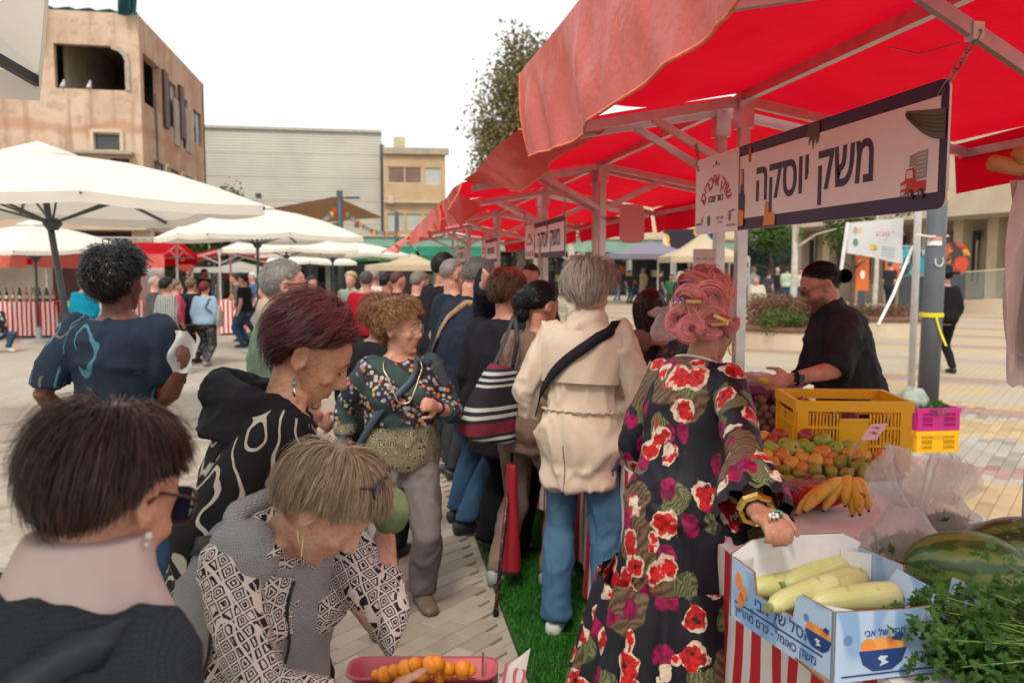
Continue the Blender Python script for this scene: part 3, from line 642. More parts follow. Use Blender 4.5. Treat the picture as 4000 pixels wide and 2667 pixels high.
planter('round_planter','pale stone planter bench with timber rim at the foot of the terrace',p2,1.25,.38); planter_hedge('hedge_shrub','low reddish shrub in the planter bench by the terrace',np.array([p2[0],p2[1],.42]),(1.0,1.0,.3),2500,[(.14,.06,.04),(.22,.10,.07),(.14,.16,.05)],10)
tree('planted_tree','slim young tree in the planter bench by the terrace',(p2[0]-.15,p2[1],.38),4.4,.07,(0,0,3.2),(1.2,1.0,.9),36,60,.07,M_LG,M_WBARK,11)
for px_,D,sd,lb in((3010,36,14,'bushy green street tree left of the white barked trunk'),(3330,30,15,'bushy green street tree above the white banner')):
    tb = gd(px_,1050,D); tb[2] = 0; tree('street_tree',lb,tb,4.5,.1,(0,0,3.2),(1.15,1.1,.95),40,60,.09,M_LG,seed=sd)
tb = gd(2230,1050,26); tb[2] = 0; tree('street_tree','grey trunked tree standing behind the second stall sign',tb,4.6,.16,(0,0,3.6),(1.5,1.2,1.0),40,60,.1,M_LO,M_WBARK,16)
# ================================================================== RAMP TERRACE WITH GLASS RAILING
r0,r1 = gz(3480,1210),gz(4150,1243); r0 = np.array([r0[0],r0[1],0]); r1 = np.array([r1[0],r1[1],0])
dv = r1-r0; Lr = np.linalg.norm(dv); dv/=Lr; nr = np.array([dv[1],-dv[0],0])
tr = thing('stone_terrace','raised stone terrace with ramp in front of the shopping building','terrace',r0)
V = [r0,r1,r1+(0,0,.75),r0+(0,0,.28)]; V2 = [v-nr*5 for v in V]
obj('retaining_wall',np.array(V+V2),[(0,1,2,3),(7,6,5,4),(3,2,6,7),(0,3,7,4),(1,5,6,2)],M_CREAM,tr)
rl = thing('glass_railing','glass balustrade with pale handrail along the terrace edge','railing',r0)
b = NB('railing_glass'); M_RGL = b.done(b.mixs(.72,b.pbsdf((.42,.48,.44),.08,0,.6),b.transp((.86,.93,.9))))
for k in range(7):
    a = r0+dv*(Lr*k/7+.04)-nr*.15+(0,0,.28+.47*k/7); c = r0+dv*(Lr*(k+1)/7-.04)-nr*.15+(0,0,.28+.47*(k+1)/7)
    obj('glass_panel',[a+(0,0,.04),c+(0,0,.04),c+(0,0,.98),a+(0,0,.98)],[(0,1,2,3)],M_RGL,rl)
    MB().bar(a-dv*.04,a-dv*.04+(0,0,1.0),.04,.04).build('post',M_ALU,rl)
MB().bar(r0-nr*.15+(0,0,1.3),r1-nr*.15+(0,0,1.77),.06,.05).build('handrail',M_CREAM,rl)
# ================================================================== UMBRELLAS
M_UMB = None
b = NB('umbrella_cloth'); c = b.mix(b.st(b.noise(2,3),.4,.7),(.80,.765,.68),(.84,.805,.73)); nrm = b.bump(b.noise(3,3),.3,.05); M_UMB = b.done(b.mixs(.32,b.pbsdf(c,.85,0,.2,nrm),b.transl(c,nrm)))
M_POLE = mat('umbrella_pole',(.055,.065,.075),.45,(.07,.08,.09),5,spec=.5)
def umbrella(label,base,half=1.5,ez=2.25,az=2.83,yaw=0,tilt=(0,0),base_plate=True,grp='white market umbrellas'):
    base = np.asarray(base,float); t = thing('market_umbrella',label,'umbrella',base,grp); top = base+np.array([tilt[0],tilt[1],az]); cn = [(half,half),(0,half),(-half,half),(-half,0),(-half,-half),(0,-half),(half,-half),(half,0)]
    cy_,sy_ = math.cos(yaw),math.sin(yaw); rim = [base+np.array([tilt[0]*.85+x*cy_-y*sy_,tilt[1]*.85+x*sy_+y*cy_,ez+(0.05 if abs(x)+abs(y)<half*1.5 else 0)])for x,y in cn]
    V = [top]; F = []; nseg = 8; nr_ = 5
    # ring grid with slight scallop between ribs
    pts = []
    for k in range(1,nr_+1):
        f = k/nr_
        for i in range(8):
            a,c = rim[i],rim[(i+1)%8]
            for j in range(4):
                s = j/4; e = a*(1-s)+c*s; q = top*(1-f)+e*f; q = q+np.array([0,0,.10*math.sin(math.pi*f)-.03*math.sin(math.pi*s)*f]); V.append(q)
    for i in range(32): F.append((0,1+i,1+(i+1)%32))
    for k in range(nr_-1):
        for i in range(32): F.append((1+k*32+i,1+(k+1)*32+i,1+(k+1)*32+(i+1)%32,1+k*32+(i+1)%32))
    cn_ = obj('canopy',V,F,M_UMB,t,True)
    Vr = []; Fr = []
    ring = V[1+(nr_-1)*32:];
    for i,q in enumerate(ring): Vr+=[q,q-(0,0,.09)]
    for i in range(32): Fr.append((2*i,2*i+1,2*((i+1)%32)+1,2*((i+1)%32)))
    obj('rim_hem',Vr,Fr,M_UMB,cn_,False)
    m = MB();
    for i in range(16): pass
    m.lathe([(.02,.16),(.33,.05),(.36,.01)],top-(0,0,.06),16); m.build('vent_cap',M_UMB,cn_,True)
    hub = base+np.array([tilt[0]*.7,tilt[1]*.7,ez-.15])
    MB().tube([base+(0,0,.05),top-(0,0,.05)],.03,10).build('pole',M_POLE,t,True)
    MB().lathe([(.05,-.06),(.09,0),(.05,.05)],hub,10).build('runner',M_POLE,t)
    for q in rim:
        rb_ = MB().bar(top-(0,0,.06),q-(0,0,.03),.022,.03).build('rib',M_POLE,t)
        MB().bar(hub,top*.45+q*.55-(0,0,.05),.016,.02).build('strut',M_POLE,rb_)
    MB().box(base+np.array([tilt[0]*.45,tilt[1]*.45,1.15]),(.09,.09,.14)).build('crank',M_POLE,t)
    if base_plate: MB().lathe([(.38,0),(.38,.05),(.06,.08),(.05,.35)],base,18).build('base',mat('umbrella_base',(.35,.37,.38),.7),t)
    return t
def ub(px_,D): q = gd(px_,1050,D); q[2] = 0; return q
q = ub(262,7.9); umbrella('white market umbrella with leaning grey pole behind the curly haired man',q+HR*.12,1.5,2.2,2.70,-YAW+R(38),tuple((-HR*.34)[:2]))
umbrella('white market umbrella above the grey haired man in green',ub(1008,16.5),1.5,2.24,2.82,R(30))
umbrella('far white market umbrella partly behind the one above the grey haired man',ub(1120,22),1.6,2.1,2.5,R(10))
umbrella('far white market umbrella nearest the green shop awnings',ub(1300,25),1.6,2.05,2.45,R(40))
umbrella('small far white market umbrella beside the end-on red stall',ub(1210,29),1.5,1.85,2.3,R(5))
umbrella('white market umbrella in front of the stall with wine bottles',ub(140,18.7),1.5,2.0,2.62,R(-35))
k0 = gd(150,285,2.75); e1 = HR*.5-HF*.866; e2 = -HR*.866-HF*.5; q = k0+1.5*(e1+e2); q[2] = 0
umbrella('white umbrella corner overhanging at the upper left edge of the photo',q,1.5,k0[2],k0[2]+.55,math.atan2(e1[1],e1[0]),(0,0),False)
# cream gazebos and purple awning far right
def gazebo(label,c,half,ez,az,col,nm='cream_gazebo'):
    c = np.asarray(c,float); t = thing(nm,label,'gazebo',c); m_ = mat(nm+'_cloth',col,.8,tuple(x*.9 for x in col),2,tl=.3)
    cs = [c+HR*sx_*half+HF*sy_*half+np.array([0,0,ez])for sx_,sy_ in((-1,-1),(1,-1),(1,1),(-1,1))]; top = c+(0,0,az); V = [top]; F = []
    for k in range(4):
        a,d = cs[k],cs[(k+1)%4]; b0 = len(V); mid = (a+d)/2
        V+=[a,d,(top*.5+a*.5)-(0,0,.12),(top*.5+d*.5)-(0,0,.12),a-(0,0,.22),d-(0,0,.22)]; F+=[(0,b0+2,b0+3),(b0+2,b0,b0+1,b0+3),(b0,b0+4,b0+5,b0+1)]
    obj('canopy',V,F,m_,t)
    for q in cs: MB().bar((q[0],q[1],0),q-(0,0,.02),.05,.05).build('leg',M_ALU,t)
    return t
gazebo('cream gazebo below the painted circles sign',gd(2740,1050,33)*(1,1,0),1.45,2.1,3.0,(.62,.52,.36))
gazebo('cream gazebo in front of the green arcade beyond the stall row',gd(1610,1050,34)*(1,1,0),1.6,1.78,2.25,(.62,.52,.36))
gazebo('pale white gazebo by the bottle-green awning',gd(940,1050,36)*(1,1,0),1.5,1.7,1.95,(.6,.6,.56),'white_gazebo')
gazebo('mauve grey cafe awning beyond the long haired woman',gd(2540,1050,40)*(1,1,0),2.3,2.3,2.95,(.27,.25,.33),'mauve_awning')
# ================================================================== STREET FURNITURE
pb = gz(3622,1590); t = thing('lamp_pole','thick grey metal lamp pole with yellow tape behind the vendor','pole',(pb[0],pb[1],0))
MB().tube([(pb[0],pb[1],0),(pb[0]+.02,pb[1],1.5),(pb[0]+.03,pb[1],6.5)],[.118,.112,.09],20).build('shaft',mat('pole_grey',(.085,.105,.125),.45,(.11,.13,.15),2,.2,20,.002,spec=.5),t,True)
MB().lathe([(.125,1.07),(.125,1.12)],(pb[0]+.012,pb[1],0),20).build('tape_band',mat('yellow_tape',(.75,.68,.02),.5),t)
V,F = grid(lambda u,v:(pb[0]-.02+.12*u**1.3+(v-.5)*.03,pb[1]-.125-.03*u,1.08-.34*u),8,2); obj('tape_tail',V,F,mat('yellow_tape',(.75,.68,.02),.5),t)
for z,c,h_ in((2.42,(.75,.5,.05),.1),(1.95,(.8,.2,.15),.05),(1.9,(.8,.8,.78),.08)):
    px_ = -.09 if z<2 else .0
    V,F = grid(lambda u,v:(pb[0]+.015+.119*math.sin((u-.5)*1.4+px_*8),pb[1]-.119*math.cos((u-.5)*1.4+px_*8),z+h_*v),7,2); obj('sticker',V,F,mat('sticker%d'%int(z*100),c,.5),t)
V,F = tube([(pb[0]+.05*math.cos(a)-.01,pb[1]-.118,1.72+.06*math.sin(a))for a in np.linspace(2.6,7.0,12)],.006,5); obj('chalk_mark',V,F,mat('white_letter',(.8,.8,.78),.5),t)
m = MB(); m.tube([(pb[0]-.3,pb[1]-.1,2.02),(pb[0]-.11,pb[1]-.09,2.0),(pb[0]+.14,pb[1]-.05,2.01)],.012,6); m.build('cable_tie',mat('white_plastic',(.75,.75,.73),.4),t)
# white banner on its own pole with rope
fpb = gd(3578,1050,10.6); fpb[2] = 0; t = thing('banner_pole','white banner pole tied beside the grey lamp pole','pole',fpb)
MB().tube([fpb,fpb+(0,0,4.2)],.045,10).build('mast',mat('white_plastic',(.75,.75,.73),.4),t,True)
cs = [gd(3320,870,11.5),gd(3535,850,10.9),gd(3530,1030,10.9),gd(3312,988,11.5)]
b = NB('banner_cloth'); c = b.mix(b.st(b.noise(1.5,2),.4,.7),(.72,.74,.74),(.66,.68,.69)); M_BAN = b.done(b.mixs(.35,b.pbsdf(c,.7),b.transl(c)))
t = thing('white_banner','white cloth banner with small coloured logos hanging behind the vendor','banner',(cs[3][0],cs[3][1],cs[3][2]))
fnb = lambda u,v: (cs[0]*(1-u)+cs[1]*u)*(1-v)+(cs[3]*(1-u)+cs[2]*u)*v+HF*(.05*math.sin(u*7+v*2))
V,F = grid(fnb,24,12); obj('cloth',V,F,M_BAN,t,True)
def logo(u,v,du,dv_,col,nm,parent,ell=True,n=12):
    c_ = [fnb(u+du*(math.cos(a)if ell else s1),v+dv_*(math.sin(a)if ell else s2))-HF*.02 for a,s1,s2 in([(2*math.pi*k/n,0,0)for k in range(n)]if ell else[(0,-1,-1),(0,1,-1),(0,1,1),(0,-1,1)])]
    return obj(nm,c_,[tuple(range(len(c_)))],mat('logo%.2f%.2f%.2f'%col,col,.6),parent)
logo(.13,.24,.045,.1,(.5,.35,.3),'printed_logo',t); logo(.22,.24,.03,.09,(.7,.5,.2),'printed_logo',t); logo(.14,.62,.045,.12,(.1,.3,.15),'printed_logo',t); logo(.42,.72,.07,.07,(.75,.5,.05),'printed_logo',t); logo(.46,.74,.03,.05,(.1,.35,.1),'printed_logo',t)
for k in range(4): logo(.72,.68+.07*k,.14,.012,(.35,.5,.65),'printed_line',t,False)
tp,tf = textmesh('באר שבע'[::-1],.1,.001); pc_ = fnb(.72,.36); obj('printed_lettering',onplane(tp,pc_-HF*.03,HR,(0,0,1),-HF),tf,mat('magenta_print',(.5,.12,.3),.6),t)
MB().tube([gd(3312,870,11.5),gd(3285,1060,11.5)],.025,6).build('side_batten',mat('white_plastic',(.75,.75,.73),.4),t)
tag(MB().tube([gd(3565,965,10.6),gd(3530,1050,10.4),gd(3490,1150,10.2),gd(3445,1240,10.0),(gd(3430,1270,9.9))],.02,6).build('guy_rope',mat('white_plastic',(.75,.75,.73),.4),None,True,gd(3445,1240,10)),'white guy rope running down from the banner pole behind the vendor','rope')
# shade sail posts, street lamp, sail, bunting
def post(nm,px_,D,ztop,r,label,cat='pole'):
    q = gd(px_,1050,D); t = thing(nm,label,cat,(q[0],q[1],0)); MB().tube([(q[0],q[1],0),(q[0],q[1],ztop)],r,10).build('shaft',M_STEEL,t,True); return t,q
zt = lambda py_,D: 1.63+(1050-py_)*D/FPX
post('sail_post',913,36,zt(750,36),.13,'dark post at the left end of the brown shade sail')
t,q = post('street_lamp',1332,33,zt(748,33),.12,'dark street lamp post carrying the corner of the brown shade sail','street lamp')
MB().bar((q[0],q[1],zt(776,33)),np.array([q[0],q[1],zt(776,33)])+HR*.65,.06,.06).build('lamp_arm',M_STEEL,t); MB().box(np.array([q[0],q[1],zt(775,33)])+HR*.5,(.55,.25,.07),-YAW).build('lamp_head',M_STEEL,t)
post('sail_post',1232,40,zt(855,40),.1,'short dark post under the brown shade sail'); post('sail_post',1552,38,zt(830,38),.1,'dark post where the bunting ends beside the red canopies')
sc_ = [gd(865,850,36.5),gd(1310,768,33),gd(1500,852,40),gd(1235,860,40)]
V,F = grid(lambda u,v:(sc_[0]*(1-u)+sc_[1]*u)*(1-v)+(sc_[3]*(1-u)+sc_[2]*u)*v-np.array([0,0,.35*math.sin(math.pi*u)*math.sin(math.pi*v)]),14,10)
so_ = tag(obj('shade_sail',V,F,mat('sail_brown',(.30,.165,.085),.8,(.25,.135,.07),.5,tl=.25),None,True,loc=sc_[0]),'large brown shade sail stretched between posts in front of the grey building','shade sail')
bt = thing('bunting','string of small multicoloured flags running down from the street lamp','bunting',gd(1340,820,33)); a0,a1 = gd(1338,815,33),gd(1560,905,37)
bl = lambda s: a0*(1-s)+a1*s-np.array([0,0,.35*math.sin(math.pi*s)])
MB().tube([bl(s)for s in np.linspace(0,1,12)],.01,4).build('string',M_STEEL,bt)
fc = [(.6,.05,.03),(.65,.4,.03),(.03,.25,.45),(.7,.2,.03),(.05,.4,.5)]
for k in range(22):
    q = bl((k+.5)/22); m_ = mat('flag%d'%(k%5),fc[k%5],.7); obj('flag',[q-HR*.09,q+HR*.09,q+HR*RS.uniform(-.05,.05)-np.array([0,0,.26])],[(0,1,2)],m_,bt)
bt = thing('bunting','string of small flags sagging under the brown shade sail','bunting',gd(1310,810,33)); a0,a1 = gd(1310,808,33),gd(1190,845,34)
for k in range(12):
    q = bl((k+.5)/12); obj('flag',[q-HR*.09,q+HR*.09,q+HR*RS.uniform(-.05,.05)-np.array([0,0,.24])],[(0,1,2)],mat('flag%d'%(k%5),fc[k%5],.7),bt)
MB().tube([bl(s)for s in np.linspace(0,1,8)],.01,4).build('string',M_STEEL,bt)
# stage truss with banner and white partition
p0,p1 = gd(372,1050,24),gd(618,1050,24.5); p0[2] = p1[2] = 0
t = thing('stage_truss','silver lattice truss frame with a hanging picture banner behind the curly haired man','truss',p0); m = MB()
for z in(2.32,2.52): m.bar(p0+(0,0,z),p1+(0,0,z),.04,.04)
m.build('chord',M_ALU,t)
n_ = 14
for k in range(n_): a = p0*(1-k/n_)+p1*k/n_; c = p0*(1-(k+1)/n_)+p1*(k+1)/n_; MB().bar(a+(0,0,2.34 if k%2 else 2.5),c+(0,0,2.5 if k%2 else 2.34),.02,.02).build('lattice_bar',M_ALU,t)
for p in(p0,p1): MB().bar(p,p+(0,0,2.55),.06,.06).build('leg',M_ALU,t)
b = NB('stage_poster'); z_ = b.sep(b.co())[2]; c = b.mix(b.st(z_,1.75,1.85),(.10,.17,.20),(.72,.72,.70)); c = b.mix(b.st(b.vor(3.5),.25,.2),c,(.3,.18,.12)); M_POST = b.done(b.pbsdf(c,.6))
a = gd(545,1010,23.9); MB().box(a+(0,0,-.02),(.75,.02,.95),-YAW).build('poster',M_POST,t)
a = gd(590,1160,22.5); MB().box((a[0],a[1],.85),(.75,.06,1.7),-YAW).build('white_partition',mat('partition_white',(.62,.63,.62),.6,(.55,.56,.56),1),None,loc=(a[0],a[1],0)); tag(bpy.data.objects[-1]if False else COL.objects[-1],'white partition panel beside the old man in the grey jacket','panel')
# ================================================================== RED STALLS
def vinyl(name,c,c2,tl,spec=.5,r0=.2):
    b = NB(name); P = b.co(); n = b.bump(b.ma('ADD',b.noise(5,4),b.ma('MULTIPLY',b.noise(40,3),.15)),.35,.03)
    cc = b.mix(b.st(b.noise(1.6,4,b.mapn(P,(1,1,.4))),.35,.7),c,c2)
    sh = b.pbsdf(cc,b.ma('ADD',r0,b.ma('MULTIPLY',b.noise(7,3),.3)),0,spec,n)
    return b.done(b.mixs(tl,sh,b.transl(b.mix(.5,cc,c),n)))
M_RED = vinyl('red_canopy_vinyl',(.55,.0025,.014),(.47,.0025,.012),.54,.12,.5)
M_REDF = vinyl('sheen_paled_valance_vinyl',(.70,.17,.145),(.62,.12,.10),.3)  # paler copy of the red vinyl, sky sheen painted into its base colour
M_HEM = mat('hem_stitch',(.85,.22,.12),.8,(.7,.12,.07),60,.6,150,.004)
def stall(label,X,Y0,Y1,ez_f,hem,zr=2.45,xf=-1.06,xb=1.2,ez_b=2.24,grp='red market stalls in the near row',flip=None,cy0=None,lift=0,mats=(None,None)):
    """T-frame stall; ridge along Y at X. flip maps local->world for stalls turned another way"""
    T = flip or(lambda p:np.asarray(p,float))
    mr,mf = mats[0]or M_RED,mats[1]or M_REDF
    t = thing('market_stall',label,'stall',T((X,(Y0+Y1)/2,0)),grp)
    ys = [Y0+.05,Y1-.05]
    def bar(nm,a,b_,w_=.03,h_=.045,par=t): return MB().bar(T(a),T(b_),w_,h_).build(nm,M_ALU,par)
    for y in ys:
        po = MB().bar(T((X,y,.02)),T((X,y,zr)),.048,.048).build('post',M_ALU,t)
        MB().box(T((X,y,zr-.07)),(.075,.075,.16)).build('bracket',M_ALU,po)
        bar('arm',(X,y,zr-.02),(X+xf*.92,y,zr+(ez_f_true(ez_f,zr,xf)-zr)*.92-.03)); bar('arm',(X,y,zr-.02),(X+xb,y,ez_b-.03))
        for sg,ex,ee in((-1,xf,ez_f_true(ez_f,zr,xf)),(1,xb,ez_b)):
            xx = X+ex*.42; bar('brace',(X,y,zr-.36),(xx,y,zr+(ee-zr)*.42-.04),.022,.035)
    rb = bar('ridge_beam',(X,c0_y(cy0,Y0),zr),(X,Y1,zr),.035,.05)
    bar('eave_beam',(X+xb,c0_y(cy0,Y0),ez_b-.03),(X+xb,Y1,ez_b-.03),.03,.04)
    nu,nv = 40,26; c0_ = Y0-.06 if cy0 is None else cy0; yy = lambda u: c0_+(Y1+.06-c0_)*u
    def fr(u,v):
        z = zr+.035+((ez_f-zr)*v if not lift else-.19*v+(ez_f-zr+.19)*max(0,(v-.35)/.65)**1.6)+.03*math.sin(math.pi*u)*math.sin(math.pi*v)+.012*math.sin(9*u+5*v)*v; return T((X+xf*v,yy(u),z))
    V,F = grid(fr,nu,nv)
    def bk(u,v): return T((X+xb*v,yy(u),zr+.035+(ez_b-zr)*v-.045*math.sin(math.pi*u)*math.sin(math.pi*v)+.01*math.sin(11*u+4*v)*v))
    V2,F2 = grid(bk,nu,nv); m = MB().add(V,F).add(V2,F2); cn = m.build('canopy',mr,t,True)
    # front valance follows a hem line (u, dx, dz)
    hu = np.array([h[0]for h in hem]); hx_ = np.array([h[1]for h in hem]); hz_ = np.array([h[2]for h in hem]); hy_ = np.array([h[3]if len(h)>3 else 0 for h in hem])
    nu2 = 110
    sd = RS.rand()*6
    def va(u,v):
        e = np.array([X+xf,yy(u),zr+.035+(ez_f-zr)+.012*math.sin(9*u+5)]); h = np.array([X+xf+np.interp(u,hu,hx_),yy(u)+np.interp(u,hu,hy_),e[2]+np.interp(u,hu,hz_)])
        p = e*(1-v)+h*v; k = math.sin(math.pi*min(v*.62,1)); rip = .020*math.sin(u*19+sd+v)+.012*math.sin(u*37+2*sd+3*v)+.006*math.sin(u*71+v*5+sd)
        return T(p+np.array([rip*k,0,.006*math.sin(u*9+sd)*v])+(np.array([1.,0,.3])*(.016*float(vnoise(p*np.array([1,1,.6])+sd,6.))+.008*float(vnoise(p*np.array([1,1,.45])+sd,17.)))*min(1,3*v)))
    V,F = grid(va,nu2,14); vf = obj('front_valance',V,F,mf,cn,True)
    hp = np.array([va(u,1.0)for u in np.linspace(0,1,nu2)]); Vh,Fh = tube(hp,.0055,6); obj('hem_front',Vh,Fh,M_HEM,cn,True)
    for u_ in(0,1): Vh,Fh = tube(np.array([va(u_,v)for v in np.linspace(0,1,14)]),.006,6); obj('hem_side',Vh,Fh,M_HEM,cn,True)
    def vb(u,v): return T((X+xb+.03*math.sin(u*14+sd)*v+.02*v,yy(u),zr+.035+(ez_b-zr)-.25*v+.008*math.sin(u*17)))
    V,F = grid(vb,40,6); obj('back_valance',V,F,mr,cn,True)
    return t
def c0_y(c,y): return y if c is None else c
def ez_f_true(e,zr,xf): return min(e,2.27 if zr>2.3 else e)
# hem tables: u (0 near, 1 far), dx, dz, dy
stall('nearest red stall with its canopy edge lifted by wind over the near sign',1.75,1.93,3.95,2.50,[(0,.03,-.40),(.3,.04,-.40),(.6,.03,-.41),(.8,.03,-.42),(1,.05,-.40)],xf=-1.07,cy0=.5,lift=1)
stall('second red stall with front flap blown inward behind the beige jacket',1.75,4.12,6.52,2.27,[(0,.42,.02),(.18,.36,-.05),(.42,.2,-.21),(.6,.22,-.14),(.8,.25,-.09),(1,.24,-.07)],xf=-1.07)
stall('third red stall with twisted flap and a hanging name sign',1.75,6.62,8.76,2.27,[(0,-.12,-.22),(.12,.02,-.34),(.3,.24,-.17),(.6,.1,-.24),(1,.06,-.25)],xf=-1.09)
stall('fourth red stall further along the row, behind the sign with small print',1.75,8.98,12.2,2.27,[(0,.0,-.28),(.15,.12,-.25),(.3,-.08,-.24),(.6,.06,-.27),(1,-.1,-.2)],xf=-1.1)
stall('fifth red stall with white edged canopy end',1.75,12.4,16.05,2.27,[(0,.0,-.25),(.3,.08,-.24),(.6,-.06,-.26),(1,.0,-.25)],xf=-1.1)
stall('farthest red stall of the near row with fluttering pointed flap',1.75,16.3,19.6,2.22,[(0,-.1,-.2),(.3,-.25,-.12),(.5,-.1,-.3),(.8,-.4,-.22),(1,-.55,-.32)],xf=-1.15)
# ---- name signs
M_SIGNW = mat('sign_white',(.78,.73,.72),.45,(.74,.69,.68),3); M_NAVY = mat('sign_navy',(.03,.022,.06),.5,(.04,.03,.075),3); M_CHAIN = mat('chain_steel',(.30,.28,.27),.4,(.2,.19,.18),40,metal=.8)
def chain(parent,a,b_,n):
    a = np.asarray(a,float); b_ = np.asarray(b_,float); d = (b_-a)/n; L = np.linalg.norm(d); d = d/L
    s = np.cross(d,(0,1,.2)); s/=np.linalg.norm(s); q = np.cross(d,s)
    for k in range(n):
        c = a+d*L*(k+.5); w_ = s if k%2 else q
        V,F = tube([c+d*L*.72*math.cos(t)+w_*.0085*math.sin(t)for t in np.linspace(0,2*math.pi,11)],.0022,5,False); obj('chain_link',V,F,M_CHAIN,parent)
def red(): return mat('print_red',(.62,.03,.035),.5)
def name_sign(label,Xs,Yl,Yr,zt_,zb_,body,detail,anchors):
    W_ = Yl-Yr; Hs = zt_-zb_; t = thing('name_sign',label,'sign',(Xs,(Yl+Yr)/2,zb_),'hanging name signs of the stalls'); O = np.array([Xs,Yl,(zt_+zb_)/2]); ux_,uz_,un_ = np.array([0,-1.,0]),np.array([0,0,1.]),np.array([-1.,0,0])
    wl = .485*W_/1.8; k_ = W_/1.8
    pl = lambda x,z,d=0: O+ux_*x+uz_*z+un_*d
    V,F = flat([(x+W_/2,y)for x,y in rrect(W_,Hs,.03*k_)],.006,O-un_*.003,ux_,uz_,un_); bd = obj('board',V,F,M_SIGNW,t)
    # navy border: frame of the right panel
    m = MB(); bw = .033*k_; ins = .0045
    out = [(wl,-Hs/2+.001),*[(x+W_/2,y)for x,y in rrect(W_-.002,Hs-.002,.03*k_)if x>0 and y<0],*[(x+W_/2,y)for x,y in rrect(W_-.002,Hs-.002,.03*k_)if x>0 and y>0],(wl,Hs/2-.001)]
    V,F = flat(out,.0015,pl(0,0,ins-.001),ux_,uz_,un_); obj('navy_field',V,F,M_NAVY,bd)
    x0,x1 = wl+.017*k_,W_-.03*k_; V,F = flat([(x0,-Hs/2+.047*k_),(x1,-Hs/2+.047*k_),(x1,Hs/2-.045*k_),(x0,Hs/2-.045*k_)],.0015,pl(0,0,ins+.001),ux_,uz_,un_); obj('name_panel',V,F,M_SIGNW,bd)
    tp,tf = textmesh(body,.21*k_*(1 if len(body)<12 else .7),.0008,0,.0035*k_); wd = tp[:,0].max()-tp[:,0].min(); cx_ = wl+(W_-wl)*(.5 if detail<2 else .44)
    if detail==2: tp[:,0]*=.80/wd; tp[:,1]*=1.0
    obj('lettering',onplane(tp,pl(cx_,.0,ins+.004),ux_,uz_,un_),tf,M_NAVY,bd)
    tp,tf = textmesh('שוק איכרים'[::-1],.085*k_,.0006,0,.001); th_ = tp[:,0]*5.2/k_; rr_ = .19*k_+tp[:,1]
    A = np.stack([rr_*np.sin(th_)+wl/2,rr_*np.cos(th_)-.17*k_,tp[:,2]],1); A[:,0] = wl/2+(A[:,0]-wl/2)*.95; obj('arched_lettering',onplane(A,pl(0,.04*k_,.005),ux_,uz_,un_),tf,red(),bd)
    tp,tf = textmesh('באר שבע'[::-1],.045*k_,.0006); obj('lettering',onplane(tp,pl(wl*.5,-.02*k_,.005),ux_,uz_,un_),tf,M_NAVY,bd)
    for s in(.22,.78): V,F = flat([(-.02,-.003),(.02,-.003),(.02,.003),(-.02,.003)],.001,pl(wl*s,-.02*k_,.0045),ux_,uz_,un_); obj('dash',V,F,M_NAVY,bd)
    if detail<2:
        for k,c in enumerate(((.2,.2,.5),(.1,.25,.12),(.5,.1,.25),(.45,.15,.1))): V,F = flat([(-.03,-.03),(.03,-.03),(.03,.03),(-.03,.03)],.001,pl(wl*(.17+.22*k),-.115*k_,.0045),ux_,uz_,un_); obj('logo',V,F,mat('lg%d'%k,c,.5),bd)
    def poly(nm,pts,col,d=.006,par=bd):
        if nm.split('_')[0]in('truck','cargo','wheel'): t0,z0 = wl+(W_-wl)*.80,-Hs/2+Hs*.05; pts = [(wl+(W_-wl)*.855+(x-t0)*.66,-Hs/2+Hs*.10+(z-z0)*.66)for x,z in pts]
        V,F = flat(pts,.0006,pl(0,0,d),ux_,uz_,un_); return obj(nm,V,F,mat('pr%.2f%.2f%.2f'%col,col,.5),par)
    OR,DK,GR,RD,LG = (.75,.27,.06),(.045,.02,.05),(.10,.12,.075),(.62,.03,.035),(.33,.33,.30)
    X_ = lambda s: wl+(W_-wl)*s; Z_ = lambda s: -Hs/2+Hs*s
    ar = .95
    poly('cheese',[(X_(.185),Z_(.02)),(X_(.26),Z_(.02)),(X_(.262),Z_(.14)),(X_(.235),Z_(.18)),(X_(.225),Z_(.27)),(X_(.20),Z_(.30))],OR,.0085)
    poly('tomato',[(X_(.085)+.013*math.sin(a),Z_(.87)+.035*math.cos(a)*k_)for a in np.linspace(0,6.28,12,endpoint=False)],RD,.0085)
    poly('leaf_spray',[(X_(.44),Z_(.99)),(X_(.50),Z_(.99)),(X_(.50),Z_(.83)),(X_(.487),Z_(.76)),(X_(.478),Z_(.84)),(X_(.468),Z_(.72)),(X_(.46),Z_(.84)),(X_(.444),Z_(.77)),(X_(.448),Z_(.86)),(X_(.43),Z_(.86))],(.10,.085,.06),.0085)
    bt_ = poly('wine_bottle',[(X_(.012),Z_(.04)),(X_(.05),Z_(.04)),(X_(.056),Z_(.38)),(X_(.045),Z_(.46)),(X_(.042),Z_(.72)),(X_(.024),Z_(.72)),(X_(.022),Z_(.46)),(X_(.01),Z_(.38))],DK,.0085)
    poly('bottle_label',[(X_(.014),Z_(.05)),(X_(.048),Z_(.05)),(X_(.053),Z_(.22)),(X_(.013),Z_(.25))],OR,.0105,bt_); poly('bottle_neck',[(X_(.025),Z_(.54)),(X_(.041),Z_(.54)),(X_(.041),Z_(.71)),(X_(.025),Z_(.71))],OR,.0105,bt_)
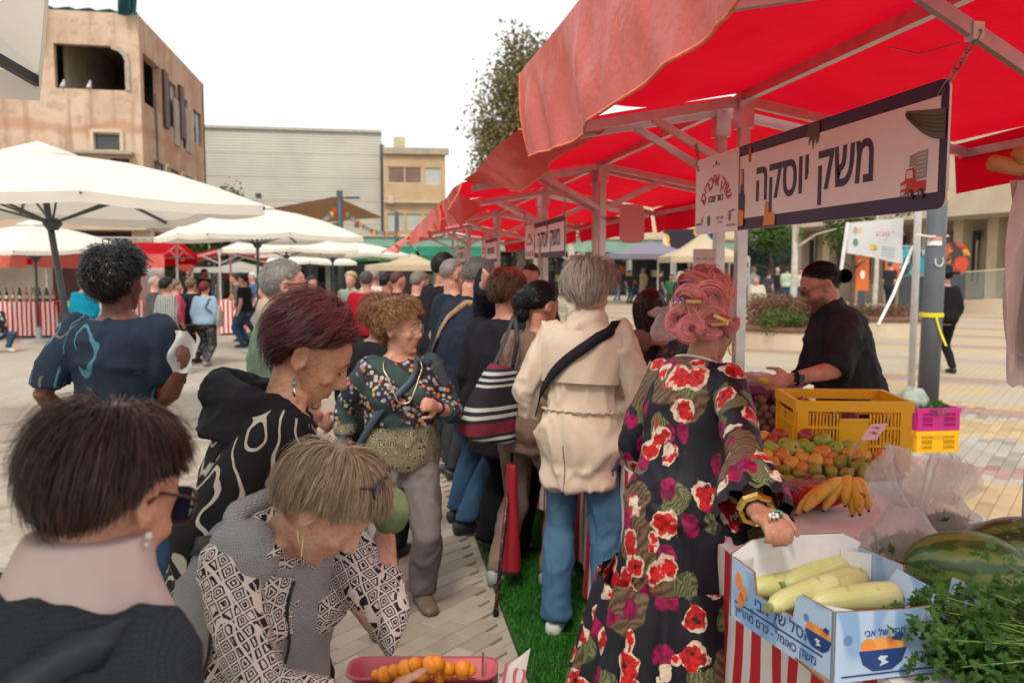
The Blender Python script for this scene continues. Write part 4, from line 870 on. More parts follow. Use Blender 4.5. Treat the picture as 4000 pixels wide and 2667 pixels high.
    if detail==2:
        zc = [(X_(.865)+(W_-.004-X_(.865))*s,Z_(.80)-.052*math.sin(s*1.5))for s in np.linspace(0,1,9)]
        up_ = [(x,z+.036*math.sin(math.pi*min(.05+s*.5,.5))+.004)for(x,z),s in zip(zc,np.linspace(0,1,9))]; dn_ = [(x,z-.036*math.sin(math.pi*min(.05+s*.5,.5))-.004)for(x,z),s in zip(zc,np.linspace(0,1,9))]
        lim = W_-.0035; zu = poly('zucchini_print',[(min(x,lim),z)for x,z in up_+dn_[::-1]],GR,.0085)
        for o_ in(-.022,-.011,.0,.011,.022): poly('zucchini_stripe',[(min(x,lim),z+o_*math.sin(math.pi*min(.05+.5*s,.5))+.001)for(x,z),s in zip(zc,np.linspace(0,1,9))]+[(min(x,lim),z+o_*math.sin(math.pi*min(.05+.5*s,.5))-.001)for(x,z),s in zip(zc,np.linspace(0,1,9))][::-1],(.035,.05,.03),.0105,zu)
        tx,tz = X_(.80),Z_(.05); tk = poly('truck_print',[(tx,tz+.02),(tx+.17,tz+.03),(tx+.17,tz+.075),(tx+.105,tz+.075),(tx+.095,tz+.135),(tx+.035,tz+.13),(tx+.028,tz+.085),(tx,tz+.075)],RD,.0085)
        poly('truck_cargo',[(tx+.055,tz+.138),(tx+.10,tz+.14),(tx+.108,tz+.08),(tx+.172,tz+.085),(tx+.175,tz+.20),(tx+.11,tz+.195),(tx+.058,tz+.185)],LG,.0082,tk)
        for j in range(6): poly('cargo_slat',[(tx+.112,tz+.095+j*.017),(tx+.172,tz+.098+j*.017),(tx+.172,tz+.101+j*.017),(tx+.112,tz+.098+j*.017)],(.7,.68,.64),.0105,tk)
        poly('truck_window',[(tx+.042,tz+.09),(tx+.088,tz+.092),(tx+.083,tz+.125),(tx+.044,tz+.122)],(.72,.66,.64),.0105,tk)
        for wx in(.075,.145):
            wh = poly('truck_wheel',[(tx+wx+.02*math.cos(a),tz+.022+.022*math.sin(a))for a in np.linspace(0,6.28,14,endpoint=False)],DK,.0105,tk); poly('wheel_hub',[(tx+wx+.008*math.cos(a),tz+.022+.009*math.sin(a))for a in np.linspace(0,6.28,10,endpoint=False)],LG,.0125,tk)
        poly('truck_grille',[(tx+.004,tz+.045),(tx+.045,tz+.05),(tx+.045,tz+.068),(tx+.004,tz+.063)],(.72,.66,.64),.0105,tk); poly('truck_bumper',[(tx+.008,tz+.022),(tx+.035,tz+.025),(tx+.035,tz+.038),(tx+.008,tz+.035)],(.72,.66,.64),.0105,tk)
        # small logos under the arch
        lx = [.055,.165,.29,.41]
        poly('emblem',[(.165+.017*math.cos(a),-.115+.024*math.sin(a))for a in np.linspace(0,6.28,14,endpoint=False)],(.09,.13,.08),.0045)
        poly('emblem',[(.085+.014*math.cos(a),-.108+.016*math.sin(a))for a in np.linspace(0,6.28,10,endpoint=False)],(.75,.35,.05),.0045)
        for s_,tx_,x_,z_,c_ in((.022,'באר שבע',.29,-.108,(.5,.05,.2)),(.016,'שוק מקומי',.05,-.125,(.08,.1,.4)),(.014,'משרד החקלאות',.41,-.145,(.5,.15,.1)),(.016,'חקלאי',.43,-.085,(.08,.1,.4)),(.010,'קהילה וסביבה',.29,-.128,(.4,.1,.15))):
            tp,tf = textmesh(tx_[::-1],s_,.0004); obj('small_lettering',onplane(tp,pl(x_,z_,.005),ux_,uz_,un_),tf,mat('pr%.2f%.2f%.2f'%c_,c_,.5),bd)
        poly('emblem',[(.395+.014*math.cos(a),-.105+.024*math.sin(a))for a in np.linspace(0,6.28,10,endpoint=False)],(.42,.13,.10),.0045)
        for s_,dx in((1,0),(.45,-.03),(.45,.03)):
            for a in(0,R(60),R(120)): V,F = flat([(-.012*s_,-.0018),(.012*s_,-.0018),(.012*s_,.0018),(-.012*s_,.0018)],.0005,pl(wl*.5+dx,.135-abs(dx)*.3,.0045),ux_*math.cos(a)+uz_*math.sin(a),uz_*math.cos(a)-ux_*math.sin(a),un_); obj('star_bar',V,F,M_NAVY,bd)
    for a,(x,z)in anchors: chain(t,a,pl(x,z,.004),7 if detail==2 else 3)
    return t
name_sign('large near name sign with red truck and cheese drawn on it',1.5,3.85,2.06,2.135,1.79,'משק יוסקה'[::-1],2,[((1.508,3.88,2.215),(.03,.125)),((1.5,1.96,2.22),(1.745,.125))])
name_sign('smaller name sign of the third stall with the same farm name',1.5,8.5,6.65,2.06,1.73,'משק יוסקה'[::-1],1,[((1.52,8.69,2.22),(.05,.12)),((1.5,6.68,2.2),(1.8,.12))])
name_sign('distant grey name sign of the fourth stall behind the bowed man',1.5,12.1,10.5,2.02,1.72,'גבינות הדרום'[::-1],1,[((1.52,12.1,2.2),(.05,.12)),((1.5,10.5,2.2),(1.55,.12))])
name_sign('tiny far name sign of the fifth stall',1.5,15.9,14.4,2.02,1.72,'דבש טבעי'[::-1],1,[((1.52,15.9,2.2),(.05,.12)),((1.5,14.4,2.2),(1.45,.12))])
ctx = MB(); ctx.tube([(1.49,2.02,2.21),(1.47,2.16,2.215),(1.44,2.24,2.25)],.0018,5); tag(ctx.build('loose_wire',M_CHAIN,None,loc=(1.49,2.02,2.21)),'loose end of wire sticking out from the sign chain','wire')
tag(MB().box((1.5,1.98,2.226),(.03,.034,.042)).build('cable_clip',mat('clip_white',(.75,.70,.68),.5),None,loc=(1.5,2.0,2.22)),'white clip tying the sign chain to the brace','clip')
# white round paddle sign and orange lamp on the second stall post, price list on the first
tag(obj('price_list',*flat(rrect(.12,.62,.004),.003,(1.63,4.06,1.42),(1,0,0),(0,0,1),(0,-1,0)),mat('paper_white',(.74,.70,.68),.7),None,loc=(1.63,4.06,1.1)),'tall white price list with faint rows taped to the stall post','price list')
pl_ = COL.objects[-1]
for k in range(8):
    for j in range(3): obj('row_mark',*flat([(-.012,-.004),(.012,-.004),(.012,.004),(-.012,.004)],.001,(1.595+.035*j,4.055,1.68-.075*k),(1,0,0),(0,0,1),(0,-1,0)),mat('faint_ink',(.45,.42,.43),.7),pl_)
tag(obj('paddle_sign',*flat([(x,y)for x,y in rrect(.2,.3,.05)],.006,(1.97,6.4,1.98),(1,0,0),(0,0,1),(0,-1,0)),mat('paddle_pink',(.62,.36,.34),.6,(.7,.3,.28),6),None,loc=(1.97,6.4,1.83)),'rounded pale sign panel clamped to the second stall post','sign')
tag(MB().tube([(1.86,6.4,2.02),(1.76,6.4,2.02)],.012,6).build('clamp_rod',M_CHAIN,None,loc=(1.8,6.4,2.02)),'steel clamp rod holding the rounded sign panel','clamp')
tag(obj('paper_notice',*flat(rrect(.42,.3,.01),.003,(2.12,8.3,1.62),(1,0,0),(0,0,1),(0,-1,0)),mat('notice_white',(.7,.76,.8),.7),None,loc=(2.12,8.3,1.47)),'white notice sheet hanging behind the grey haired woman','notice')
# ================================================================== TABLES WITH STRIPED CLOTHS
def stripes(axis,wdt=.052):
    k = 'striped_cloth_'+'XY'[axis]+str(wdt)
    if k in _MC: return _MC[k]
    b = NB(k); P = b.nd('NewGeometry').outputs['Position']; s = b.sep(P)[axis]
    f = b.ma('FRACT',b.ma('DIVIDE',b.ma('ADD',s,b.ma('MULTIPLY',b.noise(2.5,2,P),.03)),wdt*2)); c = b.mix(b.st(f,.47,.53),(.55,.02,.03),(.74,.71,.69))
    c = b.mix(b.ma('MULTIPLY',b.noise(3,3,P),.25),c,b.mix(1,c,(.7,.68,.68),'MULTIPLY'))
    _MC[k] = b.done(b.pbsdf(c,.7,0,.3,b.bump(b.noise(9,4,P),.3,.02))); return _MC[k]
def table(label,x0,x1,y0,y1,z,axis=1,front='x',cloth_to=.04,grp='stall tables with striped cloths',white=False):
    t = thing('market_table',label,'table',((x0+x1)/2,(y0+y1)/2,0),grp); wood = mat('table_board',(.4,.3,.2),.8)
    MB().box(((x0+x1)/2,(y0+y1)/2,z-.02),(x1-x0-.02,y1-y0-.02,.03)).build('board',wood,t)
    for x in(x0+.08,x1-.08):
        for y in(y0+.08,y1-.08): MB().bar((x,y,.02),(x,y,z-.035),.035,.035).build('leg',M_ALU,t)
    per = [(x0,y1),(x0,y0),(x1,y0),(x1,y1),(x0,y1)]; L = [0]
    for a,c in zip(per,per[1:]): L.append(L[-1]+math.hypot(c[0]-a[0],c[1]-a[1]))
    n = int(L[-1]/.03)
    def at(s):
        for k in range(4):
            if s<=L[k+1]+1e-9: f = (s-L[k])/(L[k+1]-L[k]); return np.array([per[k][0]*(1-f)+per[k+1][0]*f,per[k][1]*(1-f)+per[k+1][1]*f])
    ctr = np.array([(x0+x1)/2,(y0+y1)/2]); V = []; F = []; nv = 8
    for i in range(n+1):
        p = at(L[-1]*i/n); d = (p-ctr)/np.linalg.norm(p-ctr)
        nrm = np.array([0,0.]); nrm[0] = -1 if abs(p[0]-x0)<1e-6 else 1 if abs(p[0]-x1)<1e-6 else 0; nrm[1] = -1 if abs(p[1]-y0)<1e-6 else 1 if abs(p[1]-y1)<1e-6 else 0
        nrm/=max(1,np.linalg.norm(nrm)); s = L[-1]*i/n
        for j in range(nv):
            v = j/(nv-1); o_ = (.004+.022*v*(math.sin(s*19)+.6*math.sin(s*31+1))+.02*v); q = p+nrm*o_; V.append((q[0],q[1],z+.006-(z-cloth_to)*v))
    for i in range(n):
        for j in range(nv-1): F.append((i*nv+j,i*nv+j+1,(i+1)*nv+j+1,(i+1)*nv+j))
    sk = obj('cloth_skirt',V,F,stripes(axis),t,True)
    m = MB(); m.box(((x0+x1)/2,(y0+y1)/2,z+.002),(x1-x0,y1-y0,.008)); m.build('cloth_top',mat('cloth_white',(.68,.66,.66),.75,(.6,.58,.58),3,.3,20,.01)if white else stripes(axis),t)
    return t
TZ = .79
table('near produce table holding the zucchini box, apples and bananas',1.02,1.95,1.38,3.92,TZ,1,white=True)
table('small back table under the yellow crate and the scale',1.97,2.2,3.25,4.62,TZ,1)
table('second produce table in front of the long haired woman',1.08,1.95,4.2,6.5,TZ,1)
table('third produce table beyond the grey haired woman',1.08,2.2,6.6,8.7,TZ,1)
table('fourth produce table down the row',1.08,2.2,9.0,12.1,TZ,1); table('fifth produce table down the row',1.08,2.2,12.4,16.0,TZ,1)
# left background stalls
def rot_stall(label,c,L_,yaw,hem,ez=2.15,zr=2.35,**kw):
    c_,s_ = math.cos(yaw),math.sin(yaw); c = np.asarray(c,float)
    T = lambda p: np.array([c[0]+p[0]*c_-p[1]*s_,c[1]+p[0]*s_+p[1]*c_,p[2]])
    return stall(label,0,-L_/2,L_/2,ez,hem,zr,-1.05,1.05,ez,'red market stalls across the plaza',T,**kw)
HM = [(0,0,-.32),(.5,.02,-.33),(1,0,-.32)]
ca_ = gd(30,1050,20.8); ca_[2] = 0
rot_stall('red stall with rows of wine bottles at the left edge',ca_+HR*-.5,3.0,R(90)-YAW,HM,1.95,2.2);
cb_ = gd(480,1050,21.0); cb_[2] = 0
rot_stall('red stall behind the head of the curly haired man',cb_+HR*-.1,3.0,R(90)-YAW,HM,1.95,2.25)
ce = gd(850,1050,22.5); ce[2] = 0
rot_stall('red stall seen end-on with central white post',ce+np.array([0,1.2,0]),3.0,R(4),[(0,-.03,-.3),(.2,-.06,-.28),(.4,0,-.33),(1,0,-.3)],1.86,2.13)
def table_rot(label,c,L_,dpt,z,yaw,grp='stall tables with striped cloths'):
    n0 = len(COL.objects); t = table(label,-dpt/2,dpt/2,-L_/2,L_/2,z,1,grp=grp)
    return t
q = gd(30,1050,20.0); table('striped table with wine bottles at the left edge',q[0]-2.2,q[0]+1.05,q[1]-.1,q[1]+.7,.85,0); WB = q
q = gd(460,1050,20.4); table('striped table behind the woman in the turquoise top',q[0]-1.35,q[0]+1.0,q[1],q[1]+.75,.85,0)
q = gd(905,1050,20.8); table('striped table of the end-on red stall',q[0]-.35,q[0]+.32,q[1],q[1]+2.6,.85,0); EB = q
M_BOT = [mat('bottle_dark',(.008,.012,.008),.15,(.015,.018,.012),4,spec=.6),mat('bottle_rose',(.45,.16,.09),.2),mat('bottle_pale',(.40,.38,.22),.2)]
M_LBL = mat('bottle_label',(.6,.55,.45),.7)
mbt = MB().lathe([(.038,0),(.038,.19),(.03,.22),(.014,.25),(.014,.31),(.016,.31),(.016,.32)],n=10); mls = MB().lathe([(.0385,.05),(.0385,.14)],n=10)
BM = [mbt.mesh('bottle',m_,True)for m_ in M_BOT]; LM = mls.mesh('bottle_label',M_LBL,True)
WBO = {}
for k in range(26):
    kd = [0,2,0,1,0,0,1,0,2,0,0,0,1][k%13]; x = WB[0]-1.6+k*.1; y = WB[1]+.12+.1*(k%3)
    o = inst('wine_bottle',BM[kd],(x,y,.86)); tag(o,['dark wine bottle standing on the striped table at the left edge','rose wine bottle standing on the striped table at the left edge','pale wine bottle standing on the striped table at the left edge'][kd],'bottle','wine bottles on the left table'); inst('label',LM,(x,y,.86),o); WBO.setdefault(kd,[]).append(o)

for kd,nm in((0,'dark'),(1,'rose'),(2,'pale')): rank_labels(WBO[kd],'%s '+nm+' wine bottle from the left on the striped table')
# ================================================================== PEOPLE: generator
def nrm_(v): v = np.asarray(v,float); return v/(np.linalg.norm(v)+1e-12)
def rotv(v,ax,a): return np.array(Matrix.Rotation(a,3,Vector(ax))@Vector(v))
def loft(st,n=18,pw=2.0):
    """st: list of (centre, side, front, a, b); closed elliptical loft"""
    V = []; k = len(st)
    for c,s,f,a,b_ in st:
        for j in range(n):
            t = 2*math.pi*j/n; ct,sn_ = math.cos(t),math.sin(t)
            V.append(np.asarray(c)+np.asarray(s)*a*math.copysign(abs(ct)**(2/pw),ct)+np.asarray(f)*b_*math.copysign(abs(sn_)**(2/pw),sn_))
    F = [(i*n+j,i*n+(j+1)%n,(i+1)*n+(j+1)%n,(i+1)*n+j)for i in range(k-1)for j in range(n)]
    F+=[tuple(range(n))[::-1],tuple((k-1)*n+j for j in range(n))]; return np.array(V),F
def ik(a,b_,l1,l2,hint):
    d = b_-a; D = np.linalg.norm(d)
    if D>(l1+l2)*.999: k = D/((l1+l2)*.999); l1*=k; l2*=k
    d = d/D; x = (l1*l1-l2*l2+D*D)/(2*D); h = math.sqrt(max(l1*l1-x*x,0)); hp_ = nrm_(np.asarray(hint)-d*(np.asarray(hint)@d)); return a+d*x+hp_*h
def cloth(name,c1,c2=None,rough=.8,vs=4,bump=.25,bs=120,bd=.002,sheen=.0):
    if name in _MC: return _MC[name]
    b = NB(name); c2 = c2 or tuple(x*.8 for x in c1); c = b.mix(b.st(b.noise(vs,4),.35,.68),c1,c2)
    wv = b.ma('ADD',b.noise(bs,3),b.ma('MULTIPLY',b.noise(18,4),1.5)); sh = b.pbsdf(c,rough,0,.1,b.bump(wv,bump,bd)); _MC[name] = b.done(sh); return _MC[name]
def denim(name,c1,c2):
    if name in _MC: return _MC[name]
    b = NB(name); P = b.co(); c = b.mix(b.st(b.noise(3.5,5,b.mapn(P,(1,1,.5))),.35,.68),c1,c2); c = b.mix(b.ma('MULTIPLY',b.noise(400,2,b.mapn(P,(1,1,.15))),.5),c,tuple(x*.5 for x in c1))
    _MC[name] = b.done(b.pbsdf(c,.85,0,.2,b.bump(b.noise(35,5),.35,.006))); return _MC[name]
def skinmat(name,c,bzc=(.2,.18,.17)):
    if name in _MC: return _MC[name]
    b = NB(name); cc = b.mix(b.st(b.noise(28,4),.35,.7),c,(c[0]*.86,c[1]*.70,c[2]*.66)); cc = b.mix(b.ma('MULTIPLY',b.st(b.noise(120,3),.5,.7),.55),cc,(c[0]*.66,c[1]*.48,c[2]*.4))
    cc = b.mix(b.attr('lip'),cc,(c[0]*.72,c[1]*.36,c[2]*.36)); bz = b.attr('buzz'); cc = b.mix(b.ma('MULTIPLY',bz,b.st(b.noise(260,2),.2,.55)),cc,bzc)
    nr = b.bump(b.ma('ADD',b.noise(160,3),b.ma('MULTIPLY',b.noise(40,3),1.2)),.35,.004); n = b.nd('BsdfPrincipled'); b.put(n.inputs['Base Color'],cc); n.inputs['Roughness'].default_value = .5; n.inputs['Specular IOR Level'].default_value = .4
    n.inputs['Subsurface Weight'].default_value = .12; n.inputs['Subsurface Radius'].default_value = (.01,.004,.002); b.put(n.inputs['Normal'],nr); _MC[name] = b.done(n.outputs[0]); return _MC[name]
def hairmat(name,c1,c2,c3=None,rough=.42,top=None):
    if name in _MC: return _MC[name]
    b = NB(name); r = b.attr('hv'); c = b.mix(r,c1,c2); c = b.mix(b.st(b.attr('hv2'),.72,.95),c,c3 or c2)
    c = b.mix(b.st(b.noise(30,2),.3,.7),c,b.mix(1,c,(.75,.75,.75),'MULTIPLY'))
    if top: c = b.mix(b.attr('htop'),c,top)
    _MC[name] = b.done(b.pbsdf(c,rough,0,.22)); return _MC[name]
class Bone: pass
SC_C,SC_R = np.array([0,-.012,.028]),np.array([.080,.1005,.094])
def head_shapes(m,T,k,sex,ears=True,fine=True):
    """adds head volumes in head space (x right, y forward, z up) through T"""
    def E_(c,r,rot=None,n=16): V,F = ellipsoid(c,r,n,rot); m.add(T(V*k),F)
    E_((0,-.012,.028),(.076,.0965,.089),n=22)
    st = [(.088,.01,.05,.05),(.06,.024,.066,.062),(.02,.026,.0675,.066),(-.02,.028,.064,.063),(-.05,.031,.056,.058),(-.08,.037,.045,.050),(-.1,.045,.034,.040),(-.113,.052,.022,.028)]
    j = 1.06 if sex=='m' else 1.0
    V,F = loft([((0,y,z),(1,0,0),(0,1,0),a*(j if z<-.04 else 1),b_)for z,y,a,b_ in st],22,2.25); m.add(T(V*k),F)
    E_((0,.083,.030),(.05,.012,.011)); E_((0,.078,-.101),(.021,.017,.015))
    for s in(-1,1):
        E_((s*.040,.064,-.022),(.022,.021,.022))
        if fine: E_((s*.0115,.101,-.032),(.0085,.0095,.008)); E_((s*.031,.077,.010),(.0145,.0125,.0125))
        if ears:
            rt_ = np.array(Matrix.Rotation(s*R(-22),3,'Z')@Matrix.Rotation(R(14),3,'X'))
            E_((s*.0785,-.012,-.006),(.0075,.0195,.031),rt_); E_((s*.078,-.006,-.034),(.0065,.009,.011))
            if fine:
                rim = [(s*(.083+.006*math.sin(a*.5)),-.011-.020*math.cos(a),-.003+.031*math.sin(a))for a in np.linspace(-2.6,2.2,15)]
                V,F = tube(np.array(rim),.0048,7); m.add(T(V*k),F)
    V,F = loft([((0,.088,.018),(1,0,0),(0,1,0),.0075,.008),((0,.096,.002),(1,0,0),(0,1,0),.0085,.011),((0,.105,-.016),(1,0,0),(0,1,0),.0105,.014),((0,.109,-.028),(1,0,0),(0,1,0),.0125,.0155),((0,.102,-.037),(1,0,0),(0,1,0),.009,.01)],12); m.add(T(V*k),F)
    E_((0,.0895,-.0575),(.023,.0095,.006)); E_((0,.0875,-.068),(.020,.010,.0065))
def sculpt(P,L,k):
    """face relief: P world verts, L head-space coords/k; returns displacement in head space and lip mask"""
    g = lambda c,r: np.exp(-(((L-np.array(c))/np.array(r))**2).sum(1)); D = np.zeros_like(L)
    for s in(-1,1):
        D[:,1]-=.006*g((s*.030,.094,.019),(.016,.014,.006))+.005*g((s*.030,.090,-.001),(.016,.012,.005)); D[:,1]-=.005*g((s*.014,.092,.012),(.006,.012,.009))
        D[:,0]-=s*.009*g((s*.088,-.010,-.002),(.012,.009,.015)); D[:,1]-=.003*g((s*.036,.088,-.045),(.006,.012,.016))
    Lq = L.copy(); Lq[:,2]+=7*L[:,0]**2; D[:,1]-=.0045*np.exp(-(((Lq-np.array((0,.098,-.0618)))/np.array((.021,.01,.0022)))**2).sum(1)); D[:,1]-=.004*g((0,.092,-.082),(.018,.012,.006)); D[:,1]-=.002*g((0,.1,-.047),(.004,.01,.007))
    lip = np.clip(g((0,.095,-.0575),(.022,.016,.0055))+g((0,.093,-.068),(.019,.016,.006)),0,1); return D,lip
def add_attr(me,nm,vals): a = me.attributes.new(nm,'FLOAT','POINT'); a.data.foreach_set('value',np.asarray(vals,np.float32))
def person(label,head,H=1.68,heading=0,lean=0,hp=0,hy=0,hr_=0,w=1.0,sex='f',armL=None,armR=None,curl=(35,35),feet=None,skin=(.52,.30,.21),top=None,bottom=None,shoes=(.05,.05,.05),hair=None,vox=.01,cat='person',group=None,bust=.5,tw=0,hunch=0,hands=True,buzz=None,beard=None,headk=1.0,sw=1.0,name='person',skin_name=None,bodyvox=None,armdir=(None,None),hdir=(None,None),cvox=None):
    B = Bone(); h = R(heading); f = np.array([math.sin(h),math.cos(h),0]); r = np.array([math.cos(h),-math.sin(h),0]); z = np.array([0,0,1.]); s_ = H/1.7
    Hc = np.asarray(head,float); k = s_**.5*headk
    # spine
    n = 12; ts = np.linspace(0,1,n+1); LT = .30*H; dirs = []; pts = [np.zeros(3)]
    for t in ts:
        a = R(lean)*(.30+.7*t)+R(hunch)*max(0,t-.55)*1.6; dirs.append(f*math.sin(a)+z*math.cos(a))
    for i in range(n): pts.append(pts[-1]+(dirs[i]+dirs[i+1])/2*LT/n)
    pts = np.array(pts); a_n = R(lean)*.75+R(hunch)*.5+R(hp)*.25; nd_ = f*math.sin(a_n)+z*math.cos(a_n); off = pts[-1]+nd_*.087*H
    P0 = Hc-off; pts = pts+P0; N = pts[-1]
    B.P,B.N,B.f,B.r,B.s = P0,N,f,r,s_
    sp = lambda t: np.array([np.interp(t,ts,pts[:,i])for i in range(3)])if t>=0 else P0+dirs[0]*LT*t
    def dr(t): v = np.array([np.interp(t,ts,np.array(dirs)[:,i])for i in range(3)]); return nrm_(v)
    def fr(t): d = dr(t); rr = rotv(r,d,-R(tw)*max(t,0)); return rr,nrm_(np.cross(d,rr))*1.0  # side, front
    def st_(t,a,b_,fo=0,inf=0): s,fo_ = fr(t); return(sp(t)+fo_*fo*s_,s,fo_,a*s_+inf,b_*s_+inf)
    wf = lambda v: v*(1+(w-1)*1.0)
    base = [(-.16,.125,.095,-.005),(-.04,wf(.172),wf(.122),-.01),(.10,wf(.172),wf(.125),-.008),(.30,wf(.145),wf(.112),.006),(.48,wf(.146),wf(.112),.01),(.66,.5*wf(.16)+.08,.5*wf(.118)+.059,.008),(.82,.168*sw,.105,-.002),(.92,.15*sw,.085,-.008),(.985,.105*sw,.062,-.012),(1.05,.06,.052,-.008)]
    B.base = base
    bi = lambda t,c: np.interp(t,[q[0]for q in base],[q[c]for q in base])
    B.sp,B.fr,B.bi = sp,fr,bi
    def surf(t,ang,o_=.02): s,fo_ = fr(t); a = R(ang); return sp(t)+fo_*bi(t,3)*s_+s*(bi(t,1)*s_+o_)*math.sin(a)+fo_*(bi(t,2)*s_+o_)*math.cos(a)
    B.surf = surf
    # head frame
    hf = rotv(rotv(f,z,-R(hy)),rotv(r,z,-R(hy)),-R(hp)); hrt = rotv(r,z,-R(hy)); hrt = rotv(hrt,hf,R(hr_)); hu = np.cross(hrt,hf)
    HM_ = np.stack([hrt,hf,hu]); TH = lambda V: np.asarray(V)@HM_+Hc; B.TH,B.k,B.HM,B.Hc = TH,k,HM_,Hc
    # arms
    arms = {}
    for sd,spec,nm in((-1,armL,'L'),(1,armR,'R')):
        s9,f9 = fr(.91); S_ = sp(.905)+s9*sd*.152*s_*sw-f9*.005; lu,lf_ = .168*H,.145*H; hint = -f*.6-z*.5+r*sd*.45
        if spec is None: Wp = S_-z*.295*H+r*sd*.035+f*.05
        elif spec[0]=='w': Wp = np.asarray(spec[1],float)
        else: q = spec[1]; Wp = S_+r*q[0]*sd+f*q[1]+z*q[2]
        if spec is not None and len(spec)>2: q = spec[2]; hint = r*q[0]*sd+f*q[1]+z*q[2]
        El = ik(S_,Wp,lu,lf_,hint); arms[nm] = (S_,El,Wp,sd)
    B.arms = arms
    # legs
    legs = {}
    hz_ = P0[2]; fs = feet or((-.09,.02,8),(.09,-.02,8))
    for(fx,fy,yaw_),sd,nm in((fs[0],-1,'L'),(fs[1],1,'R')):
        Hp = P0+r*sd*.085*s_*(1+(w-1)*.4)-z*.01; A_ = np.array([P0[0],P0[1],0])+r*fx+f*fy+z*.075*s_
        L_ = max(.245*H,np.linalg.norm(Hp-A_)/2*1.004); Kn = ik(Hp,A_,L_,L_,f+r*sd*.15); legs[nm] = (Hp,Kn,A_,sd,yaw_)
    B.legs = legs
    def arm_st(nm,t0,t1,infl,r0=.047,r1=.040,r2=.026,fl=0,nst=9):
        S_,El,Wp,sd = arms[nm]; L = []
        for t in np.linspace(t0,t1,nst):
            if t<=1: c = S_*(1-t)+El*t; d = nrm_(El-S_); rad = r0+(r1-r0)*t
            else: c = El*(2-t)+Wp*(t-1); d = nrm_(Wp-El); q = t-1; rad = r1+(r2-r1)*q+.004*math.sin(math.pi*min(q*1.6,1))
            if abs(t-1)<.2: d = nrm_(nrm_(El-S_)+nrm_(Wp-El))
            u = np.cross(d,f+.3*z); u = nrm_(u); v = np.cross(d,u); e = rad*s_*(.6+.4*w)+infl+fl*max(0,t-t0)/(t1-t0); L.append((c,u,v,e,e))
        return L
    def leg_st(nm,t0,t1,infl,r0=.082,r1=.055,r2=.036,fl=0,nst=11):
        Hp,Kn,A_,sd,_ = legs[nm]; L = []
        for t in np.linspace(t0,t1,nst):
            if t<=1: c = Hp*(1-t)+Kn*t; rad = r0*(1+(w-1)*.8)+(r1-r0*(1+(w-1)*.8))*t
            else: q = t-1; c = Kn*(1-q)+A_*q-f*.012*math.sin(math.pi*q); rad = r1+(r2-r1)*q+.007*math.sin(math.pi*min(q*1.7,1))
            e = rad*s_+infl+fl*max(0,t-1); L.append((c,r,f,e,e*1.05))
        return L
    # ---- body
    near = vox<.012; m = MB()
    V,F = loft([st_(t,a,b_,fo)for t,a,b_,fo in base],20,2.2); m.add(V,F)
    nk0,nk1 = N-nd_*.035*s_,Hc+hu*(-.055*k)+hf*(-.016*k); nr_ = (.058 if sex=='m' else .049)*s_**.5
    V,F = loft([(nk0*(1-t)+nk1*t,r,nrm_(np.cross(nd_,r))*1.0,nr_*(1.25-.25*min(1,t*2)),nr_*(1.2-.18*min(1,t*2)))for t in np.linspace(0,1,6)],16); m.add(V,F)
    # trapezius
    for sd in(-1,1): V,F = loft([(N+nd_*.05*s_,r,f,.034,.034),(sp(.965)+fr(.95)[0]*sd*.07*s_,r,f,.054*s_,.056*s_),(arms['L' if sd<0 else 'R'][0],r,f,.045*s_,.045*s_)],12); m.add(V,F)
    head_shapes(m,TH,k,sex,True,near)
    for nm in 'LR':
        V,F = loft(arm_st(nm,0,2,0),14); m.add(V,F); V,F = ellipsoid(arms[nm][0],.052*s_,12); m.add(V,F)
        if hands:
            S_,El,Wp,sd = arms[nm]; d = nrm_(Wp-El); dv = armdir[0 if nm=='L' else 1]; hq = hdir[0 if nm=='L' else 1]; d = d if hq is None else nrm_(hq)
            hs_ = s_*.98; pn = nrm_(np.cross(d,np.cross(nrm_(-r*sd-f*.2),d)))if dv is None else nrm_(dv)  # palm normal
            pn = nrm_(pn-d*(pn@d)); sdv = np.cross(d,pn)*(1 if sd>0 else-1)  # towards thumb: forward side
            if dv is None and sdv@(f+z*.3)<0: sdv = -sdv
            pc_ = Wp+d*.045*hs_; rt_ = np.stack([sdv,d,pn],1); V,F = ellipsoid(pc_,np.array([.040,.052,.017])*hs_,14,rt_); m.add(V,F)
            V,F = loft([(Wp-d*.01,sdv,pn,.028*hs_,.02*hs_),(Wp+d*.03*hs_,sdv,pn,.034*hs_,.017*hs_)],10); m.add(V,F)
            if near:
                cu = R(curl[0 if nm=='L' else 1])
                for i,ln in enumerate((.070,.078,.073,.058)):
                    q = Wp+d*(.082-.004*abs(i-1.3))*hs_+sdv*(.028-.0185*i)*hs_; a = .12; ch = [q-d*.02]
                    ch.append(q); cur = d*math.cos(a)+pn*math.sin(a)+sdv*(.10-.07*i)
                    for seg,fr_ in((0,.46),(1,.30),(2,.24)):
                        a+=cu*(.55 if seg==0 else 1.0); cur = nrm_(d*math.cos(a)+pn*math.sin(a)+sdv*(.09-.06*i)); ch.append(ch[-1]+cur*ln*fr_*hs_)
                    V,F = tube(np.array(ch),np.array([.0100,.0098,.0092,.0085,.0072])*hs_,9); m.add(V,F); V,F = ellipsoid(ch[-1],.0072*hs_,8); m.add(V,F)
                q = Wp+d*.022*hs_+sdv*.03*hs_; c1 = nrm_(d*.62+sdv*.72+pn*.28); c2 = nrm_(d*.85+sdv*.25+pn*(.3+.5*math.sin(cu))); ch = [q,q+c1*.034*hs_,q+c1*.034*hs_+c2*.032*hs_,q+c1*.034*hs_+c2*.032*hs_+nrm_(c2+pn*.3)*.024*hs_]
